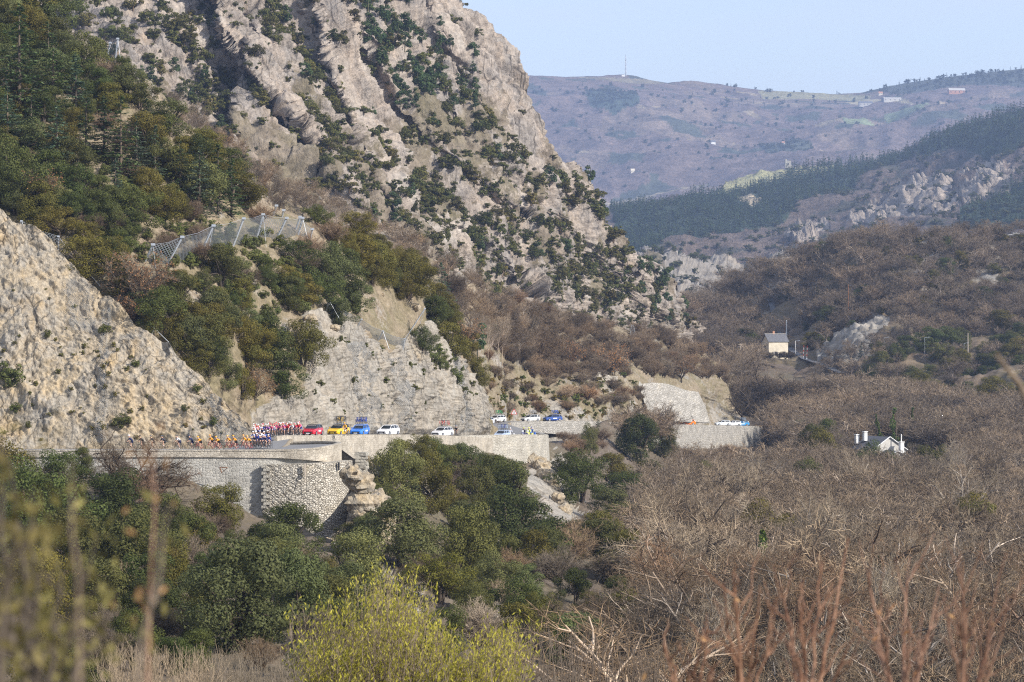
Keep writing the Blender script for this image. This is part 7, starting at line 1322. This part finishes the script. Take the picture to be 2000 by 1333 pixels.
for g_, (x0, x1, ylo, lab) in enumerate([(1285, 1400, 1180, 'blurred reddish sapling left of the other saplings'), (1400, 1520, 1100, 'blurred reddish sapling second from the left'), (1520, 1680, 1050, 'blurred reddish sapling in the middle of the row'), (1680, 1840, 1080, 'blurred reddish sapling right of the middle'), (1840, 2010, 1060, 'blurred reddish sapling at the right edge')]):
    st = []
    for i in range(7): x = rs.uniform(x0, x1); st.append((x + rs.uniform(-50, 50), 1440, x, rs.uniform(ylo, ylo + 190) + 40 * (i > 4), rs.uniform(3.2, 5.8)))
    near_plant('red_sapling', st, 15.0, lab, 'sapling', 'red_stem', 'dry_leaf', 6, 0.026, 90 + g_, 6, 0.05, 'dead_leaves', .42)
# the yellow green willow
rs = np.random.RandomState(83); d0 = 62.0; segs = []; ends = []; root = np.array(P(790, 1480, d0))
for i in range(420):
    bx = rs.uniform(560, 1030); u = (bx - 560) / 470; crest = 1165 + 100 * u + 55 * math.sin(u * 11) + (60 if u < .08 else 0) + max(0, u - .8) * 320; ty = crest + abs(rs.normal()) * 105 - 50; dz = rs.uniform(-2.2, 2.2); a = np.array(P(bx * .8 + 790 * .2 + rs.uniform(-20, 20), 1470, d0 + dz * .6)); b = np.array(P(bx + rs.uniform(-15, 45), ty, d0 + dz)); sg, pts = stem_curve(rs, a, b, 0.014, 0.004, 8, 0.05); segs += sg; ends += pts[3:]
    for k in range(5):
        p = pts[rs.randint(3, 8)]; q_ = p + np.array([rs.uniform(-.3, .4), rs.uniform(-.3, .3), rs.uniform(.25, .7)]); sg, p2 = stem_curve(rs, p, q_, .006, .003, 3, .03); segs += sg; ends += p2[1:]
segs = np.array(segs); segs[:, :3] -= root; segs[:, 3:6] -= root; e = empty('yellow_willow', root); tag(e, 'yellow green willow bush in young leaf at the bottom', 'shrub'); V, Fq = prisms(segs, 4); obj('stems', mesh_np('willow_stems', V, [Fq], [M['twig']]), e)
E = np.array(ends) - root; n = 25000; p = E[rs.choice(len(E), n)] + rs.normal(size=(n, 3)) * 0.07; t = rand_unit(rs, n) * .6 + [0.1, 0, .8]; t /= np.linalg.norm(t, axis=1)[:, None]; w_ = np.cross(t, rand_unit(rs, n)); w_ /= np.linalg.norm(w_, axis=1)[:, None]; s_ = 0.046 * (.5 + .9 * rs.rand(n, 1)); V, Fq = quads_mesh('', p, t * s_, w_ * s_ * .30, None); obj('leaves', mesh_np('willow_leaves', V, [Fq], [M['willow_leaf']]), e)
# leafless scrub along the bottom of the frame
def whips(name, x0, x1, y0, y1, d, n, r, barkm, label, seed):
    rs_ = np.random.RandomState(seed); segs = []; root = np.array(P((x0 + x1) / 2, 1440, d))
    for i in range(n):
        bx = rs_.uniform(x0, x1); dd = d + rs_.uniform(-3, 3); a = np.array(P(bx, 1430, dd)); b = np.array(P(bx + rs_.uniform(-35, 35), rs_.uniform(y0, y1), dd)); sg, pts = stem_curve(rs_, a, b, r, r * .3, 5, .04); segs += sg
        for k in range(5): p = pts[rs_.randint(1, 5)]; q_ = p + np.array([rs_.uniform(-.4, .4), rs_.uniform(-.4, .4), rs_.uniform(.2, .7)]); segs += stem_curve(rs_, p, q_, r * .5, r * .2, 2, .02)[0]
    segs = np.array(segs); segs[:, :3] -= root; segs[:, 3:6] -= root; e = empty(name, root); tag(e, label, 'shrub'); V, Fq = prisms(segs, 4); obj('stems', mesh_np(name + '_stems', V, [Fq], [M[barkm]]), e)
whips('bare_thicket', 210, 420, 1255, 1330, 78, 230, .012, 'twig', 'reddish bare thicket at the bottom left of the willow', 95); whips('bare_thicket', 400, 590, 1265, 1330, 80, 220, .012, 'twig', 'reddish bare thicket touching the willow', 96); whips('bare_thicket', 980, 1140, 1215, 1320, 105, 90, .022, 'grey_stem', 'grey bare shoots right of the willow', 97); whips('bare_thicket', 1130, 1290, 1225, 1320, 108, 90, .022, 'grey_stem', 'grey bare shoots left of the red saplings', 98)

# ---------------------------------------------------------------- the air of the valley
hb = MB(); hb.box((300, 3950, 170), (6000, 8100, 800))
hz = NT('valley_haze'); hz.t.nodes.remove(hz.b); pv = hz.n('VolumePrincipled'); pv.inputs['Color'].default_value = (0.50, 0.66, 1.0, 1); pv.inputs['Density'].default_value = 0.000085; pv.inputs['Anisotropy'].default_value = 0.2
hz.set(hz.t.nodes['Material Output'].inputs['Volume'], pv.outputs[0])
tag(hb.build('haze', hz.m), kind='stuff')
